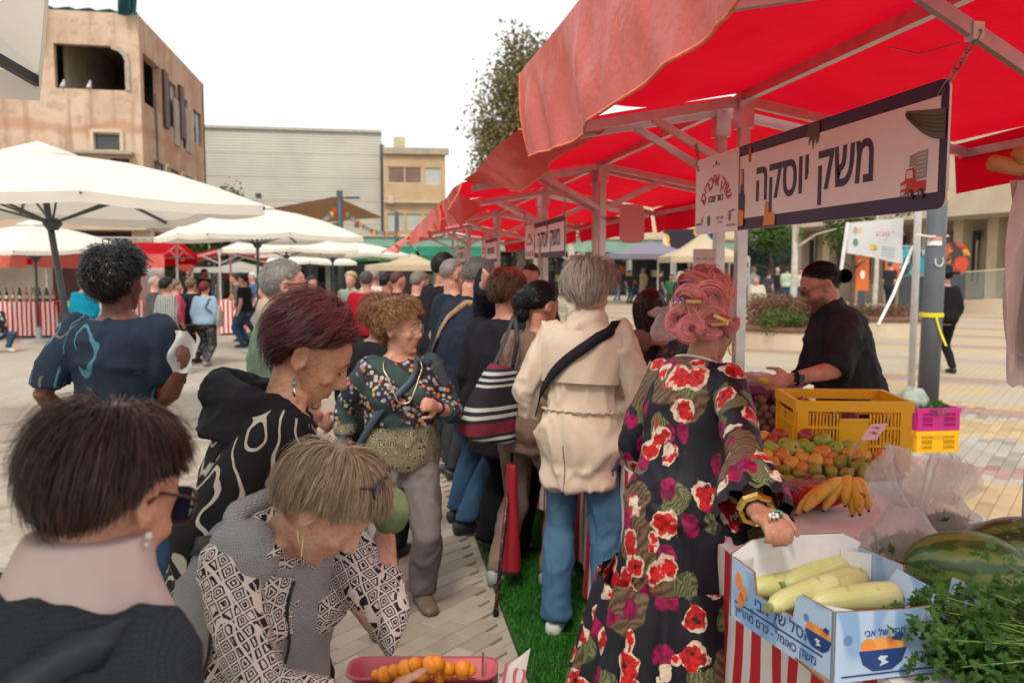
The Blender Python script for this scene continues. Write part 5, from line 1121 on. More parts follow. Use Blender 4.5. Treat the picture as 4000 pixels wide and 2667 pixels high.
                V,F = tube(np.array(ch),np.array([.0145,.0115,.0105,.008])*hs_,9); m.add(V,F); V,F = ellipsoid(ch[-1],.008*hs_,8); m.add(V,F)
            B.__dict__['hand'+nm] = (pc_,d,pn,sdv)
    for nm in('LR' if not(bottom and bottom.get('kind','trousers')=='trousers')else ''):
        V,F = loft(leg_st(nm,0,2,0),14); m.add(V,F)
        Hp,Kn,A_,sd,yw = legs[nm]; fd = rotv(f,z,-R(yw)*sd); V,F = loft([(A_-z*.03*s_-fd*.04*s_,r,z,.03*s_,.035*s_),(A_-z*.035*s_+fd*.08*s_,r,z,.04*s_,.03*s_),(A_-z*.05*s_+fd*.15*s_,r,z,.03*s_,.015*s_)],12); m.add(V,F)
    if sex=='f' and bust:
        for sd in(-1,1): s6,f6 = fr(.66); V,F = ellipsoid(sp(.64)+s6*sd*.075*s_+f6*(bi(.64,2)*.75)*s_,np.array([.062,.062,.06])*s_*(.75+.5*bust),14); m.add(V,F)
    org = np.array([P0[0],P0[1],0.0])
    me,P,Nn = remesh(*m.arr(),bodyvox or vox,2 if near else 1,.4)
    L = ((P-Hc)@HM_.T)/k; sel = (np.abs(L)<.2).all(1); lip = np.zeros(len(P)); bz = np.zeros(len(P))
    if near:
        D,lp = sculpt(P[sel],L[sel],k); P[sel]+=(D*k)@HM_; lip[sel] = lp
    if buzz:
        q = L[sel]-SC_C; dn = q/(np.linalg.norm(q,axis=1)[:,None]+1e-9); bz[sel] = np.clip((dn[:,2]-hairline(dn[:,0],dn[:,1])-buzz[1])/.12,0,1)*(np.abs(L[sel][:,0])<.082)*(L[sel][:,2]>-.09)
    if beard:
        q = L[sel]; bz[sel] = np.maximum(bz[sel],beard*np.clip((-q[:,2]-.028)/.02,0,1)*np.clip((q[:,1]+.005)/.03,0,1)*(1-np.clip(lip[sel]*1.6,0,1))*(q[:,2]>-.125)*np.clip(1-np.exp(-(((q[:,0])/.0)**2))if False else 1,0,1))
    if skin_name in('painted',): pass
    setco(me,P-org); add_attr(me,'lip',lip*.8); add_attr(me,'buzz',bz)
    me.materials.append(skinmat('skin_%.2f_%.2f_%s'%(skin[0],skin[1],(buzz or[0])[0]if not beard else 'b'),skin,(buzz[0]if buzz else(.035,.028,.025))))
    o = bpy.data.objects.new(name,me); COL.objects.link(o); o.location = tuple(org); tag(o,label,cat,group); B.o = o
    def part(nm,me_,m_,P_=None):
        if P_ is not None: setco(me_,P_-org)
        me_.materials.append(m_); q = bpy.data.objects.new(nm,me_); COL.objects.link(q); q.parent = o; return q
    def wrinkle(P_,N_,amp,sc=(1,1,1),fold=0):
        if not amp: return P_
        q = P_*np.array(sc)+np.stack([vnoise(P_+3.3*i,5.)for i in range(3)],1)*.06; a = vnoise(q,9.); b_ = vnoise(q+17.3,19.); c = vnoise(q+5.1,38.)
        rd = np.clip(1-np.abs(a)*2.6,0,1)**1.5*1.1+np.clip(1-np.abs(b_)*2.6,0,1)**1.5*.6+c*.2; return P_+N_*(amp*1.5*(rd-.28))[:,None]
    # ---- top garment
    if top:
        tm,inf,slv,hem = top['m'],top.get('inf',.014),top.get('sl',2),top.get('hem',-.05); m = MB(); hemw = top.get('hemw',1.0); tt = [q for q in np.linspace(hem,.985,14)]
        S9 = []
        for t in tt:
            a,b_,fo = bi(t,1),bi(t,2),bi(t,3); e = inf+(hemw-1)*.1*max(0,(.35-t)); S9.append(st_(t,a,b_,fo,e))
        tn = top.get('neck',1.0); S9.append(st_(tn,.075,.062,-.01,inf*.5)); V,F = loft(S9,24,2.2); m.add(V,F)
        for sd in(-1,1): V,F = loft([(N+nd_*(.012 if tn<=1.02 else .03)*s_+r*sd*.03,r,f,.028,.028),(sp(.965)+fr(.95)[0]*sd*.075*s_,r,f,.056*s_+inf*.6,.058*s_+inf*.6),(arms['L' if sd<0 else 'R'][0],r,f,.045*s_+inf,.047*s_+inf)],12); m.add(V,F)
        for nm in 'LR':
            V,F = loft(arm_st(nm,0,slv,inf,fl=top.get('sfl',0)),16); m.add(V,F); V,F = ellipsoid(arms[nm][0],.046*s_+inf,12); m.add(V,F)
        if sex=='f' and bust:
            for sd in(-1,1): s6,f6 = fr(.66); V,F = ellipsoid(sp(.64)+s6*sd*.075*s_+f6*(bi(.64,2)*.75)*s_,np.array([.062,.062,.06])*s_*(.75+.5*bust)+inf*.8,14); m.add(V,F)
        if top.get('collar'):
            V,F = loft([(N-nd_*.02*s_,r,nrm_(np.cross(nd_,r)),.10*s_,.085*s_),(N+nd_*top['collar']*s_,r,nrm_(np.cross(nd_,r)),.075*s_,.07*s_)],18); m.add(V,F)
        me,P,Nn = remesh(*m.arr(),vox*1.35,3 if near else 1); P = wrinkle(P,Nn,top.get('wr',.005)if vox<.015 else 0,top.get('wsc',(1,1,.6)))
        B.top = part(top.get('name','shirt'),me,tm,P)
    if bottom:
        bm,inf = bottom['m'],bottom.get('inf',.014); m = MB(); kind = bottom.get('kind','trousers')
        if kind=='trousers':
            V,F = loft([st_(t,bi(t,1),bi(t,2),bi(t,3),inf)for t in np.linspace(-.14,bottom.get('waist',.04),7)],22,2.2); m.add(V,F)
            for nm in 'LR': V,F = loft(leg_st(nm,0,bottom.get('to',1.95),inf,fl=bottom.get('fl',.012)),16); m.add(V,F)
        else:
            zh = bottom.get('hem',.35); zt0 = sp(bottom.get('waist',.15))[2]; cb0 = sp(bottom.get('waist',.15)); S9 = []
            for q in np.linspace(0,1,14):
                zz_ = zt0+(zh-zt0)*q; c = np.array([P0[0],P0[1],0])*min(1,q*2.5)+np.array([cb0[0],cb0[1],0])*(1-min(1,q*2.5)); a = wf(.165)*s_+inf+bottom.get('flare',.1)*q**1.5; S9.append((np.array([c[0],c[1],zz_]),r,f,a,a*.85))
            V,F = loft(S9,40,2.1); m.add(V,F)
        me,P,Nn = remesh(*m.arr(),vox*1.5,3 if near else 1); P = wrinkle(P,Nn,bottom.get('wr',.006)if vox<.015 else 0,(1,1,.45))
        if kind!='trousers' and bottom.get('pleat'):
            q = np.clip((zt0-P[:,2])/(zt0-zh),0,1); a = np.arctan2(P[:,1]-P0[1],P[:,0]-P0[0]); P+=Nn*np.array([1,1,0])*(bottom['pleat']*q**2*np.sin(a*17+2*np.sin(a*3)))[:,None]
        B.bottom = part(bottom.get('name','trousers' if kind=='trousers' else 'skirt'),me,bm,P)
    if shoes is not None:
        ms = shoes if not isinstance(shoes,tuple)else mat('shoe_%.2f_%.2f_%.2f'%shoes,shoes,.5,spec=.4)
        for nm in 'LR':
            Hp,Kn,A_,sd,yw = legs[nm]; fd = rotv(f,z,-R(yw)*sd); rd = np.cross(fd,z); c0 = np.array([A_[0],A_[1],0.03])if A_[2]<.2 else A_-z*.05
            V,F = loft([(c0-fd*.065*s_+z*.03,rd,z,.026,.035),(c0-fd*.05*s_+z*.022,rd,z,.036,.042),(c0+fd*.02*s_+z*.028,rd,z,.04,.045),(c0+fd*.10*s_+z*.012,rd,z,.045,.032),(c0+fd*.16*s_+z*.004,rd,z,.04,.024),(c0+fd*.19*s_+z*.0,rd,z,.022,.014)],14,2.4); me = mkmesh('shoe',V-org,F,ms,True)
            q = bpy.data.objects.new('shoe',me); COL.objects.link(q); q.parent = o
    if hair: make_hair(B,hair,org,near)
    B.org = org; B.part = part; return B
def hairline(x,y,hi=0.0):
    return np.interp(y,[-1,-.75,-.4,-.1,.15,.4,.62,.85,1],[-.93,-.88,-.60,.06,.12,.25,.50,.66,.74])
def make_hair(B,hs,org,near):
    T,k = B.TH,B.k; th = hs.get('th',.02); mt = hs['m']; rs = np.random.RandomState(hs.get('seed',1)); up = hs.get('line',0)
    # under-layer
    nu,nv = 48,32; V = []; vis = []
    for i in range(nv+1):
        p = -math.pi/2+math.pi*i/nv
        for j in range(nu):
            a = 2*math.pi*j/nu; d = np.array([math.cos(p)*math.cos(a),math.cos(p)*math.sin(a),math.sin(p)]); V.append(d)
    D = np.array(V); ins = D[:,2]-hairline(D[:,0],D[:,1])-up; bulk = hs.get('bulk',lambda d:np.ones(len(d)))(D)
    edge = np.clip(ins/.25,0,1); rad = 1+0*edge; tck = th*(.06+.94*edge)*bulk*(1+.25*vnoise(D*3+hs.get('seed',1),1.5))*hs.get('cap',.5)
    W = SC_C+D*(SC_R+tck[:,None]);
    if hs.get('drop'):  # fall of longer hair below the hairline
        pass
    F = [(i*nu+j,i*nu+(j+1)%nu,(i+1)*nu+(j+1)%nu,(i+1)*nu+j)for i in range(nv)for j in range(nu)if ins[i*nu+j]>-.02 and ins[(i+1)*nu+j]>-.04]
    parts_V = [T(W*k)]; parts_F = [np.array(F)]; hv = [np.full(len(W),.1)]; hv2 = [np.zeros(len(W))]; ht = [np.clip((D[:,2]-.55)*2.5,0,1)]; nn = len(W)
    def ribbons(Pk,wd,c=None,tp=None):
        nonlocal nn
        Sn,Nk,_ = Pk.shape; T_ = np.gradient(Pk,axis=1); out = Pk-SC_C; sdv = np.cross(T_,out+rs.normal(size=(Sn,1,3))*.05); sdv/=np.linalg.norm(sdv,axis=2)[...,None]+1e-9
        wk = wd*np.linspace(1,.25,Nk)[None,:,None]*rs.uniform(.6,1.3,(Sn,1,1)); A,C_ = Pk-sdv*wk,Pk+sdv*wk; V = np.stack([A,C_],2).reshape(-1,3)
        b0 = (np.arange(Sn)[:,None]*Nk+np.arange(Nk-1)[None]).ravel()*2; F = np.stack([b0,b0+1,b0+3,b0+2],1)+nn
        parts_V.append(T(V*k)); parts_F.append(F); q = rs.rand(Sn)if c is None else c; hv.append(np.repeat(q,Nk*2)); hv2.append(np.repeat(rs.rand(Sn),Nk*2)); ht.append(np.clip((((V-SC_C)/SC_R)[:,2]-.55)*1.6,0,1)); nn+=len(V)
    n = hs.get('n',0)
    if n:
        d = rs.normal(size=(n*3,3)); d[::6] = d[::6]*.45+np.array([0,-.25,.95]); d/=np.linalg.norm(d,axis=1)[:,None]; d = d[(d[:,2]-hairline(d[:,0],d[:,1])-up)>rs.uniform(-.03,.08,len(d))][:n]; Sn = len(d)
        bk = hs.get('bulk',lambda d:np.ones(len(d)))(d); Nk = hs.get('nk',7); Lh = hs.get('len',.08)*rs.uniform(.65,1.15,Sn)*hs.get('lenf',lambda d:np.ones(len(d)))(d)
        p = SC_C+d*SC_R*1.0; Pk = [p]; cd_ = hs.get('comb'); wob = rs.normal(size=(Sn,3)); cl = np.stack([vnoise(d*4+9.1*i,1.6)for i in range(3)],1)
        tgt = th*bk*rs.uniform(.35,1.08,Sn)**hs.get('fill',.6)*np.where(rs.rand(Sn)<.04,1.45,1); ph = rs.rand(Sn)*6.283; tj = rs.uniform(.3,1.5,Sn)
        for q in range(1,Nk):
            s = q/(Nk-1); no = nrm_rows((p-SC_C)/SC_R**2); c = cd_(d,p); c = c-no*(c*no).sum(1)[:,None]; c/=np.linalg.norm(c,axis=1)[:,None]+1e-9
            v = c+no*(hs.get('lift',.5)*(1-s)**1.5)+(B.HM@np.array([0,0,-1.]))*hs.get('grav',.0)*s+wob*hs.get('wob',.12)+cl*hs.get('clump',.5)
            v = nrm_rows(v); p = p+v*(Lh/(Nk-1))[:,None]
            e = (p-SC_C); dn = e/(np.linalg.norm(e,axis=1)[:,None]+1e-9); surf_ = 1/np.linalg.norm(dn/SC_R,axis=1); rr = np.linalg.norm(e,axis=1); mn = surf_+tgt*np.minimum(1,s*2.2); lo = dn[:,2]>-.55
            if hs.get('hug',True): mx = surf_+th*bk*1.25; rr2 = np.where(lo,np.clip(rr,mn,np.maximum(mx,mn)),np.maximum(rr,surf_+.002)); p = SC_C+dn*rr2[:,None]
            if hs.get('trim',.05)<5:
                bad = (dn[:,2]-hairline(dn[:,0],dn[:,1])-up)<-(hs.get('trim',.05)+.55*np.clip(-dn[:,1]-.15,0,1))*tj; p = np.where(bad[:,None],Pk[-1]+(p-Pk[-1])*.12,p)
            Pk.append(p)
        Pk = np.stack(Pk,1)
        if hs.get('curl'):
            cr,cf = hs['curl']; s = np.linspace(0,1,Nk); a = ph[:,None]+s[None]*cf*6.283; u = nrm_rows(np.cross(d,[0.3,.2,1.])); v = np.cross(d,u); Pk = Pk+(u[:,None]*np.cos(a)[...,None]+v[:,None]*np.sin(a)[...,None])*(cr*np.minimum(1,s*3))[None,:,None]
        ribbons(Pk,hs.get('wd',.0012))
    for ex in hs.get('extra',[]): ribbons(*ex(rs))
    Vall = np.concatenate(parts_V); Fall = np.concatenate([np.asarray(f_,int).reshape(-1,4)for f_ in parts_F]); me = mkmesh('hair',Vall-org,Fall,mt,True); add_attr(me,'hv',np.concatenate(hv)); add_attr(me,'hv2',np.concatenate(hv2)); add_attr(me,'htop',np.concatenate(ht))
    q = bpy.data.objects.new('hair',me); COL.objects.link(q); q.parent = B.o
    if n: q['kind'] = 'stuff'
def nrm_rows(v): return v/(np.linalg.norm(v,axis=1)[:,None]+1e-9)
# combing fields (head space)
comb_back = lambda d,p: np.stack([d[:,0]*.35,-np.ones(len(d)),-.35-.5*np.clip(-d[:,1],0,1)],1)
comb_down = lambda d,p: np.stack([d[:,0]*.35,d[:,1]*.3,-np.ones(len(d))],1)
def comb_crown(cx=0,cy=-.45,cz=.8,g=.35): return lambda d,p: nrm_rows(d-nrm_(np.array([cx,cy,cz])))+np.array([0,0,-g])
comb_up = lambda d,p: np.stack([-d[:,0]*.6,-d[:,1]*.7-.3,np.ones(len(d))],1)
def ball_curl(c,r,n,turns=1.0,wd=.0015,ax=None):
    """bundle of strands wound round a ball (bun / curl)"""
    def fn(rs):
        c_ = np.asarray(c); a0 = rs.rand(n)*6.283; axs = nrm_rows(rs.normal(size=(n,3))*.25+(np.array([0,1,.2])if ax is None else np.asarray(ax))); u = nrm_rows(np.cross(axs,[.31,.17,.9])); v = np.cross(axs,u); s = np.linspace(0,1,9); a = a0[:,None]+s*6.283*turns; off = rs.uniform(-.85,.85,n); rr = np.sqrt(1-off**2)
        P = c_+(axs*off[:,None])[:,None]*r+(u[:,None]*np.cos(a)[...,None]+v[:,None]*np.sin(a)[...,None])*(rr*r*rs.uniform(.85,1.03,n))[:,None,None]; return P,wd
    return fn
def strap(B,path,wd,th,m_,name='bag_strap',o_=.03,parent=None,n=26):
    q = np.array(path,float); s = np.linspace(0,len(q)-1,n); pts = np.array([B.surf(np.interp(x,range(len(q)),q[:,0]),np.interp(x,range(len(q)),q[:,1]),o_+(np.interp(x,range(len(q)),q[:,2])if q.shape[1]>2 else 0))for x in s])
    return ribbon(pts,wd,th,m_,name,parent or B.o,np.array([B.sp(np.interp(x,range(len(q)),q[:,0]))for x in s]))
def ribbon(pts,wd,th,m_,name,parent,inner=None,loc=None):
    T_ = np.gradient(pts,axis=0); T_ = nrm_rows(T_); out = nrm_rows(pts-inner)if inner is not None else np.tile([0,0,1.],(len(pts),1)); out = nrm_rows(out-T_*(out*T_).sum(1)[:,None]); sd = np.cross(T_,out); V = []
    for p,a,b_ in zip(pts,sd,out): V+=[p-a*wd/2,p+a*wd/2,p+a*wd/2+b_*th,p-a*wd/2+b_*th]
    n = len(pts); F = [(i*4+j,i*4+(j+1)%4,i*4+4+(j+1)%4,i*4+4+j)for i in range(n-1)for j in range(4)]+[(0,1,2,3)[::-1],tuple((n-1)*4+j for j in range(4))]
    return obj(name,V,F,m_,parent,True,loc=loc)
def glasses(B,col=(.02,.02,.02),lens=(.02,.02,.025),kind='sun',dz=0,dy=0,pitch=0,wd=.030,hg=.022,temple=True,name='glasses'):
    k = B.k; t = bpy.data.objects.new(name,None); COL.objects.link(t); t.parent = B.o; t.location = tuple(B.Hc-B.org)
    mf = mat('frame_%.2f%.2f%.2f'%col,col,.3,spec=.5); ml = mat('lens_%.2f'%lens[0],lens,.06,spec=.7)if kind=='sun' else _clear()
    cp,sp_ = math.cos(R(pitch)),math.sin(R(pitch)); X = lambda x,y,z: B.TH(np.array([[x,y*cp-z*sp_+dy,y*sp_+z*cp+dz]])*k)[0]
    for s in(-1,1):
        oc = [(s*(.034+wd*math.cos(a)*(1 if abs(math.cos(a))<.9 else .97)),.101-.5*(wd*abs(math.cos(a))if s*math.cos(a)*s>9 else .012*(1+math.cos(a)*(1 if s>0 else 1))*(1 if s*math.cos(a)*s>0 else 0)),.008+hg*math.sin(a))for a in np.linspace(0,2*math.pi,19)]
        oc = [(s*(.034+wd*math.copysign(abs(math.cos(a))**.75,math.cos(a))),.102-.012*max(0,math.cos(a)),.008+hg*math.copysign(abs(math.sin(a))**.75,math.sin(a)))for a in np.linspace(0,2*math.pi,19)]
        Vr,Fr = tube(np.array([X(*p)for p in oc]),.0022 if kind=='sun' else .0013,6,False); obj('rim',Vr,Fr,mf,t,True); obj('lens',np.array([X(*p)for p in oc[:-1]]),[tuple(range(18))],ml,t)
        if temple: Vr,Fr = tube(np.array([X(s*(.034+wd),.092,.015),X(s*.078,.05,.016),X(s*.081,.0,.013),X(s*.081,-.02,-.004)]),.0026 if kind=='sun' else .0014,6); obj('temple',Vr,Fr,mf,t,True)
    Vr,Fr = tube(np.array([X(-.008,.104,.014),X(0,.106,.016),X(.008,.104,.014)]),.002,6); obj('bridge',Vr,Fr,mf,t,True)
    return t
def _clear():
    if 'clear_lens' not in _MC: b = NB('clear_lens'); _MC['clear_lens'] = b.done(b.mixs(.85,b.pbsdf((.7,.75,.75),.05,0,.6),b.transp()))
    return _MC['clear_lens']
def eyes(B,iris=(.06,.04,.02),brow=(.08,.05,.04),closed=False):
    k = B.k
    for s in(-1,1):
        if not closed:
            V,F = ellipsoid(np.array([s*.0305,.0775,.0095]),(.0125,.0118,.0085),16); obj('eye',B.TH(V*k),F,mat('eye_white',(.6,.56,.52),.2),B.o,True)
            V,F = ellipsoid(np.array([s*.0305,.0845,.0095]),(.0055,.005,.0055),12); obj('iris',B.TH(V*k),F,mat('iris%.2f'%iris[0],iris,.15),B.o,True)
        else:
            V,F = tube(np.array([(s*(.0305+.0125*t),.0895-.007*t*t,.0045-.002*(1-t*t))for t in np.linspace(-1,1,7)]),.0012,5); obj('eyelash',B.TH(V*k),F,mat('lash',(.03,.02,.018),.7),B.o,True)
        V,F = tube(np.array([(s*(.031+.018*t),.0935-.008*t*t+.001,.0315+.004*(1-t*t))for t in np.linspace(-1,1,7)]),np.array([.0016,.0026,.0028,.0027,.0024,.0018,.001]),6); obj('eyebrow',B.TH(V*k),F,mat('brow%.2f%.2f'%brow[:2],brow,.8),B.o,True)
# ================================================================== PEOPLE: the crowd
# patterned cloths
def m_floral():
    b = NB('floral_dress_cloth'); P = b.co(); Pd = b.vm('ADD',P,b.vm('SCALE',b.noise(9,3,out=1),None));
    Pd = b.nd('VectorMath',operation='MULTIPLY_ADD'); b.put(Pd.inputs[0],b.noise(11,3,out=1)); Pd.inputs[1].default_value = (.06,.06,.06); b.put(Pd.inputs[2],P); v = Pd.outputs[0]
    c = b.mix(b.st(b.noise(3,2),.4,.7),(.006,.006,.012),(.012,.012,.02))
    # brown banana leaves: streaked
    lf = b.vor(6.0,b.mapn(v,(1,1,.55),(.5,.6,.2),(3,1,2))); vein = b.wave(26,b.mapn(v,(1,1,.4),(.3,.7,.2)),2.5,'DIAGONAL')
    c = b.mix(b.st(lf,.43,.40),c,b.mix(vein,(.06,.038,.022),(.16,.10,.055)))
    # olive leaves
    ol = b.vor(7.5,b.mapn(v,(1,1,.8),(0,0,.8),(7,4,9))); oc = b.mix(b.wave(40,v,4,'Y'),(.05,.055,.02),(.16,.17,.08)); c = b.mix(b.st(ol,.34,.31),c,oc)
    # magenta blooms
    mg = b.vor(9.5,b.mapn(v,(1,1,.8),(0,.5,0),(12,8,3))); c = b.mix(b.st(mg,.31,.28),c,b.mix(b.st(b.noise(45,3),.4,.6),(.30,.003,.075),(.12,.002,.03)))
    # cream and red flowers
    fl = b.vor(10.0,b.mapn(v,(1,1,.9),(0,0,0),(1,2,5))); ang = b.noise(24,3,P)
    pet = b.ma('ADD',fl,b.ma('MULTIPLY',b.ma('SUBTRACT',ang,.5),.30)); red_ = b.mix(b.st(b.noise(50,3),.4,.65),(.55,.012,.012),(.22,.004,.006)); crm = b.mix(b.st(b.noise(35,2),.4,.7),(.62,.52,.40),(.45,.32,.24))
    c = b.mix(b.st(pet,.41,.38),c,crm); c = b.mix(b.st(b.ma('ADD',pet,b.ma('MULTIPLY',b.ma('SUBTRACT',b.noise(30,2),.5),.7)),.36,.30),c,red_); c = b.mix(b.st(pet,.10,.07),c,(.03,.01,.01))
    return b.done(b.pbsdf(c,.6,0,.3,b.bump(b.noise(14,4),.3,.01)))
def m_floral2():
    b = NB('red_floral_blouse'); f = b.vor(14); cc = b.sep(b.vor(14,out='Color'))[0]; c = b.mix(b.st(f,.42,.36),(.02,.015,.02),b.ramp(cc,[(0,(.32,.02,.035)),(.5,(.10,.02,.03)),(.8,(.35,.30,.26))],'CONSTANT')); return b.done(b.pbsdf(c,.7))
def m_zebra():
    b = NB('zebra_knit'); P = b.co(); v = b.mapn(P,(1,1,1.15),(.5,.3,.25)); d = b.ma('ADD',b.ma('MULTIPLY',b.noise(3.4,2,v),34),b.ma('MULTIPLY',b.noise(20,2),.5)); f = b.ma('ABSOLUTE',b.ma('SINE',d)); wv = b.wave(110,P,0,'Z')
    lin = b.st(f,.30,.22); c = b.mix(lin,b.mix(wv,(.008,.008,.01),(.02,.02,.022)),b.mix(b.noise(40,2),(.62,.58,.50),(.40,.37,.31))); return b.done(b.pbsdf(c,.85,0,.2,b.bump(b.ma('ADD',b.ma('MULTIPLY',wv,.5),b.ma('MULTIPLY',lin,2)),.6,.004)))
def m_diamond():
    b = NB('diamond_print'); P = b.nd('VectorMath',operation='MULTIPLY_ADD'); b.put(P.inputs[0],b.noise(6,2,out=1)); P.inputs[1].default_value = (.03,.03,.03); b.put(P.inputs[2],b.co()); v = b.mapn(P.outputs[0],(1,1,.85),(.4,.5,.6)); d = b.vor(46,v,rnd=.0,metric='CHEBYCHEV'); f = b.ma('SINE',b.ma('MULTIPLY',d,30)); c = b.mix(b.st(f,-.1,.15),(.012,.012,.015),(.60,.53,.50)); return b.done(b.pbsdf(c,.7,0,.3))
def m_knit(name,c1,c2):
    b = NB(name); P = b.co(); wv = b.ma('MULTIPLY',b.wave(75,b.mapn(P,rot=(.3,.2,.5)),1.2,'X'),b.wave(60,P,1.0,'Z')); c = b.mix(wv,c2,c1); c = b.mix(b.ma('MULTIPLY',b.noise(300,2),.5),c,tuple(x*.5 for x in c1)); return b.done(b.pbsdf(c,.95,0,.15,b.bump(wv,.8,.005)))
def m_mosaic():
    b = NB('teal_mosaic_top'); P = b.co(); x,y,z = b.sep(P); zz_ = b.ma('ADD',z,b.ma('MULTIPLY',x,.9)); v = b.vor(42); cc = b.sep(b.vor(42,out='Color'))[0]
    tile = b.mix(b.st(v,.5,.35),(.02,.018,.025),b.ramp(cc,[(0,(.50,.13,.04)),(.25,(.36,.33,.33)),(.5,(.42,.36,.30)),(.72,(.22,.24,.38)),(.88,(.42,.27,.06))],'CONSTANT'))
    bandm = b.st(b.ma('ABSOLUTE',b.ma('SINE',b.ma('ADD',b.ma('MULTIPLY',zz_,15),b.ma('MULTIPLY',b.noise(5,2),3)))),.50,.62); c = b.mix(bandm,b.mix(b.noise(8,2),(.022,.045,.046),(.035,.062,.062)),tile)
    low = b.st(z,.93,.90); fl = b.vor(36,b.mapn(P,loc=(4,4,4))); lc = b.mix(b.st(b.ma('SINE',b.ma('MULTIPLY',fl,34)),.1,.5),(.03,.03,.03),(.42,.38,.22)); c = b.mix(low,c,lc); return b.done(b.pbsdf(c,.7,0,.25))
def m_tee():
    b = NB('navy_stroke_tee'); P = b.co(); c = b.mix(b.noise(4,3),(.010,.019,.036),(.018,.03,.052)); v = b.mapn(P,(1,1,.32),(.2,.1,0)); f = b.ma('ABSOLUTE',b.ma('SINE',b.ma('MULTIPLY',b.noise(3.4,1.5,v),19))); msk = b.st(b.noise(3.0,2,b.mapn(P,loc=(5,5,5))),.38,.42)
    c = b.mix(b.ma('MULTIPLY',b.st(f,.14,.09),msk),c,(.06,.17,.23)); f2 = b.ma('ABSOLUTE',b.ma('SINE',b.ma('MULTIPLY',b.noise(3.0,1.5,b.mapn(P,(1,1,.7),(.9,.3,0),(9,2,4))),17))); c = b.mix(b.ma('MULTIPLY',b.st(f2,.10,.06),b.st(b.noise(3.5,2,b.mapn(P,loc=(1,8,3))),.52,.56)),c,(.13,.10,.085)); return b.done(b.pbsdf(c,.85,0,.2,b.bump(b.noise(150,3),.25,.002)))
def m_plaid():
    b = NB('plaid_shirt'); P = b.co(); c = b.mix(b.st(b.wave(9,P,0,'X'),.5,.6),(.5,.5,.46),(.05,.08,.08)); c = b.mix(b.ma('MULTIPLY',b.st(b.wave(9,P,0,'Z'),.5,.6),.65),c,(.03,.06,.06)); return b.done(b.pbsdf(c,.8))
def m_speck(name,c1,c2,sc,th=.25):
    b = NB(name); c = b.mix(b.st(b.vor(sc),th,th-.06),c1,c2); return b.done(b.pbsdf(c,.8))
BLK = cloth('black_cotton',(.010,.010,.013),(.016,.016,.02)); NAVY = cloth('navy_cotton',(.012,.016,.03),(.02,.025,.042)); BLKP = cloth('black_trouser',(.008,.008,.010))
JEAN = denim('blue_jeans',(.055,.14,.25),(.09,.20,.31)); JEAND = denim('dark_jeans',(.02,.06,.12),(.035,.09,.16)); JEANL = denim('pale_jeans',(.12,.24,.38),(.18,.3,.42))
GREYP = cloth('grey_trouser',(.155,.14,.14),(.19,.175,.17)); BEIGE = cloth('beige_jacket_cloth',(.58,.48,.385),(.52,.42,.33),.75,5,.3)
H_ = dict
def hd(x,y,D): return gd(x,y,D)
def comb_nape(fn):
    def g_(d,p):
        c = fn(d,p); k = np.clip((.05-d[:,2])/.4,0,1)[:,None]; return c*(1-k)+np.array([0,.12,-1.])*k
    return g_
# ---- F1: brown haired shopper in the foreground
vol = lambda d: 1+.55*np.clip(d[:,2]+.1,0,1)*np.clip(.6-d[:,1],0,1.2)
b = person('short brown haired person in dark grey jumper with pink collar, nearest the camera',hd(425,1950,1.14),1.56,30,18,30,0,-4,1.12,'f',armL=('l',(.06,.10,-.44)),armR=('l',(.07,.06,-.44)),skin=(.55,.30,.21),vox=.0078,
top=H_(m=m_knit('charcoal_knit',(.05,.06,.072),(.034,.042,.052)),inf=.022,name='jumper',wr=.004,hem=-.1),bottom=H_(m=BLKP),shoes=None,bust=.4,hunch=14,
hair=H_(m=hairmat('hair_darkbrown',(.018,.009,.007),(.055,.029,.021),(.10,.055,.04),.42,top=(.11,.055,.034)),th=.022,n=7600,len=.10,lenf=lambda d:1+.9*np.clip(-d[:,2]-.1,0,1),lift=.2,clump=.26,wob=.1,comb=comb_nape(comb_crown(.1,-.35,.85,.3)),wd=.0008,bulk=vol,nk=8,cap=.35,seed=3))
f1 = b; V,F = loft([(b.N+np.array([0,0,-.03]),b.r,b.f,.135,.115),(b.N+b.f*.012+np.array([0,0,.035]),b.r,b.f,.098,.088),(b.N+b.f*.03+np.array([0,0,.085]),b.r,b.f,.080,.077)],26)
V = V+np.random.RandomState(2).normal(size=V.shape)*.001; me,P,N_ = remesh(V,F,.006,2); P+=N_*(.004*vnoise(P,18))[:,None]; b.part('collar',me,cloth('pink_collar',(.52,.42,.40),(.46,.36,.345),.9,6),P)
strap(b,[(.85,55),(.95,80),(.955,110),(.9,140),(.75,168),(.55,190),(.3,208)],.042,.006,mat('navy_leather',(.012,.02,.03),.45,(.02,.03,.04),30,.4,200,.002),'bag_strap',.035); glasses(b,(.05,.025,.012),(.02,.025,.06),'sun',0,.008,8,.034,.027)
MB().ell(b.TH(np.array([[.090,-.003,-.048]])*b.k)[0],.0055,10).ell(b.TH(np.array([[.090,-.003,-.060]])*b.k)[0],.0035,8).build('earring',mat('pearl',(.6,.55,.48),.25),b.o,True)
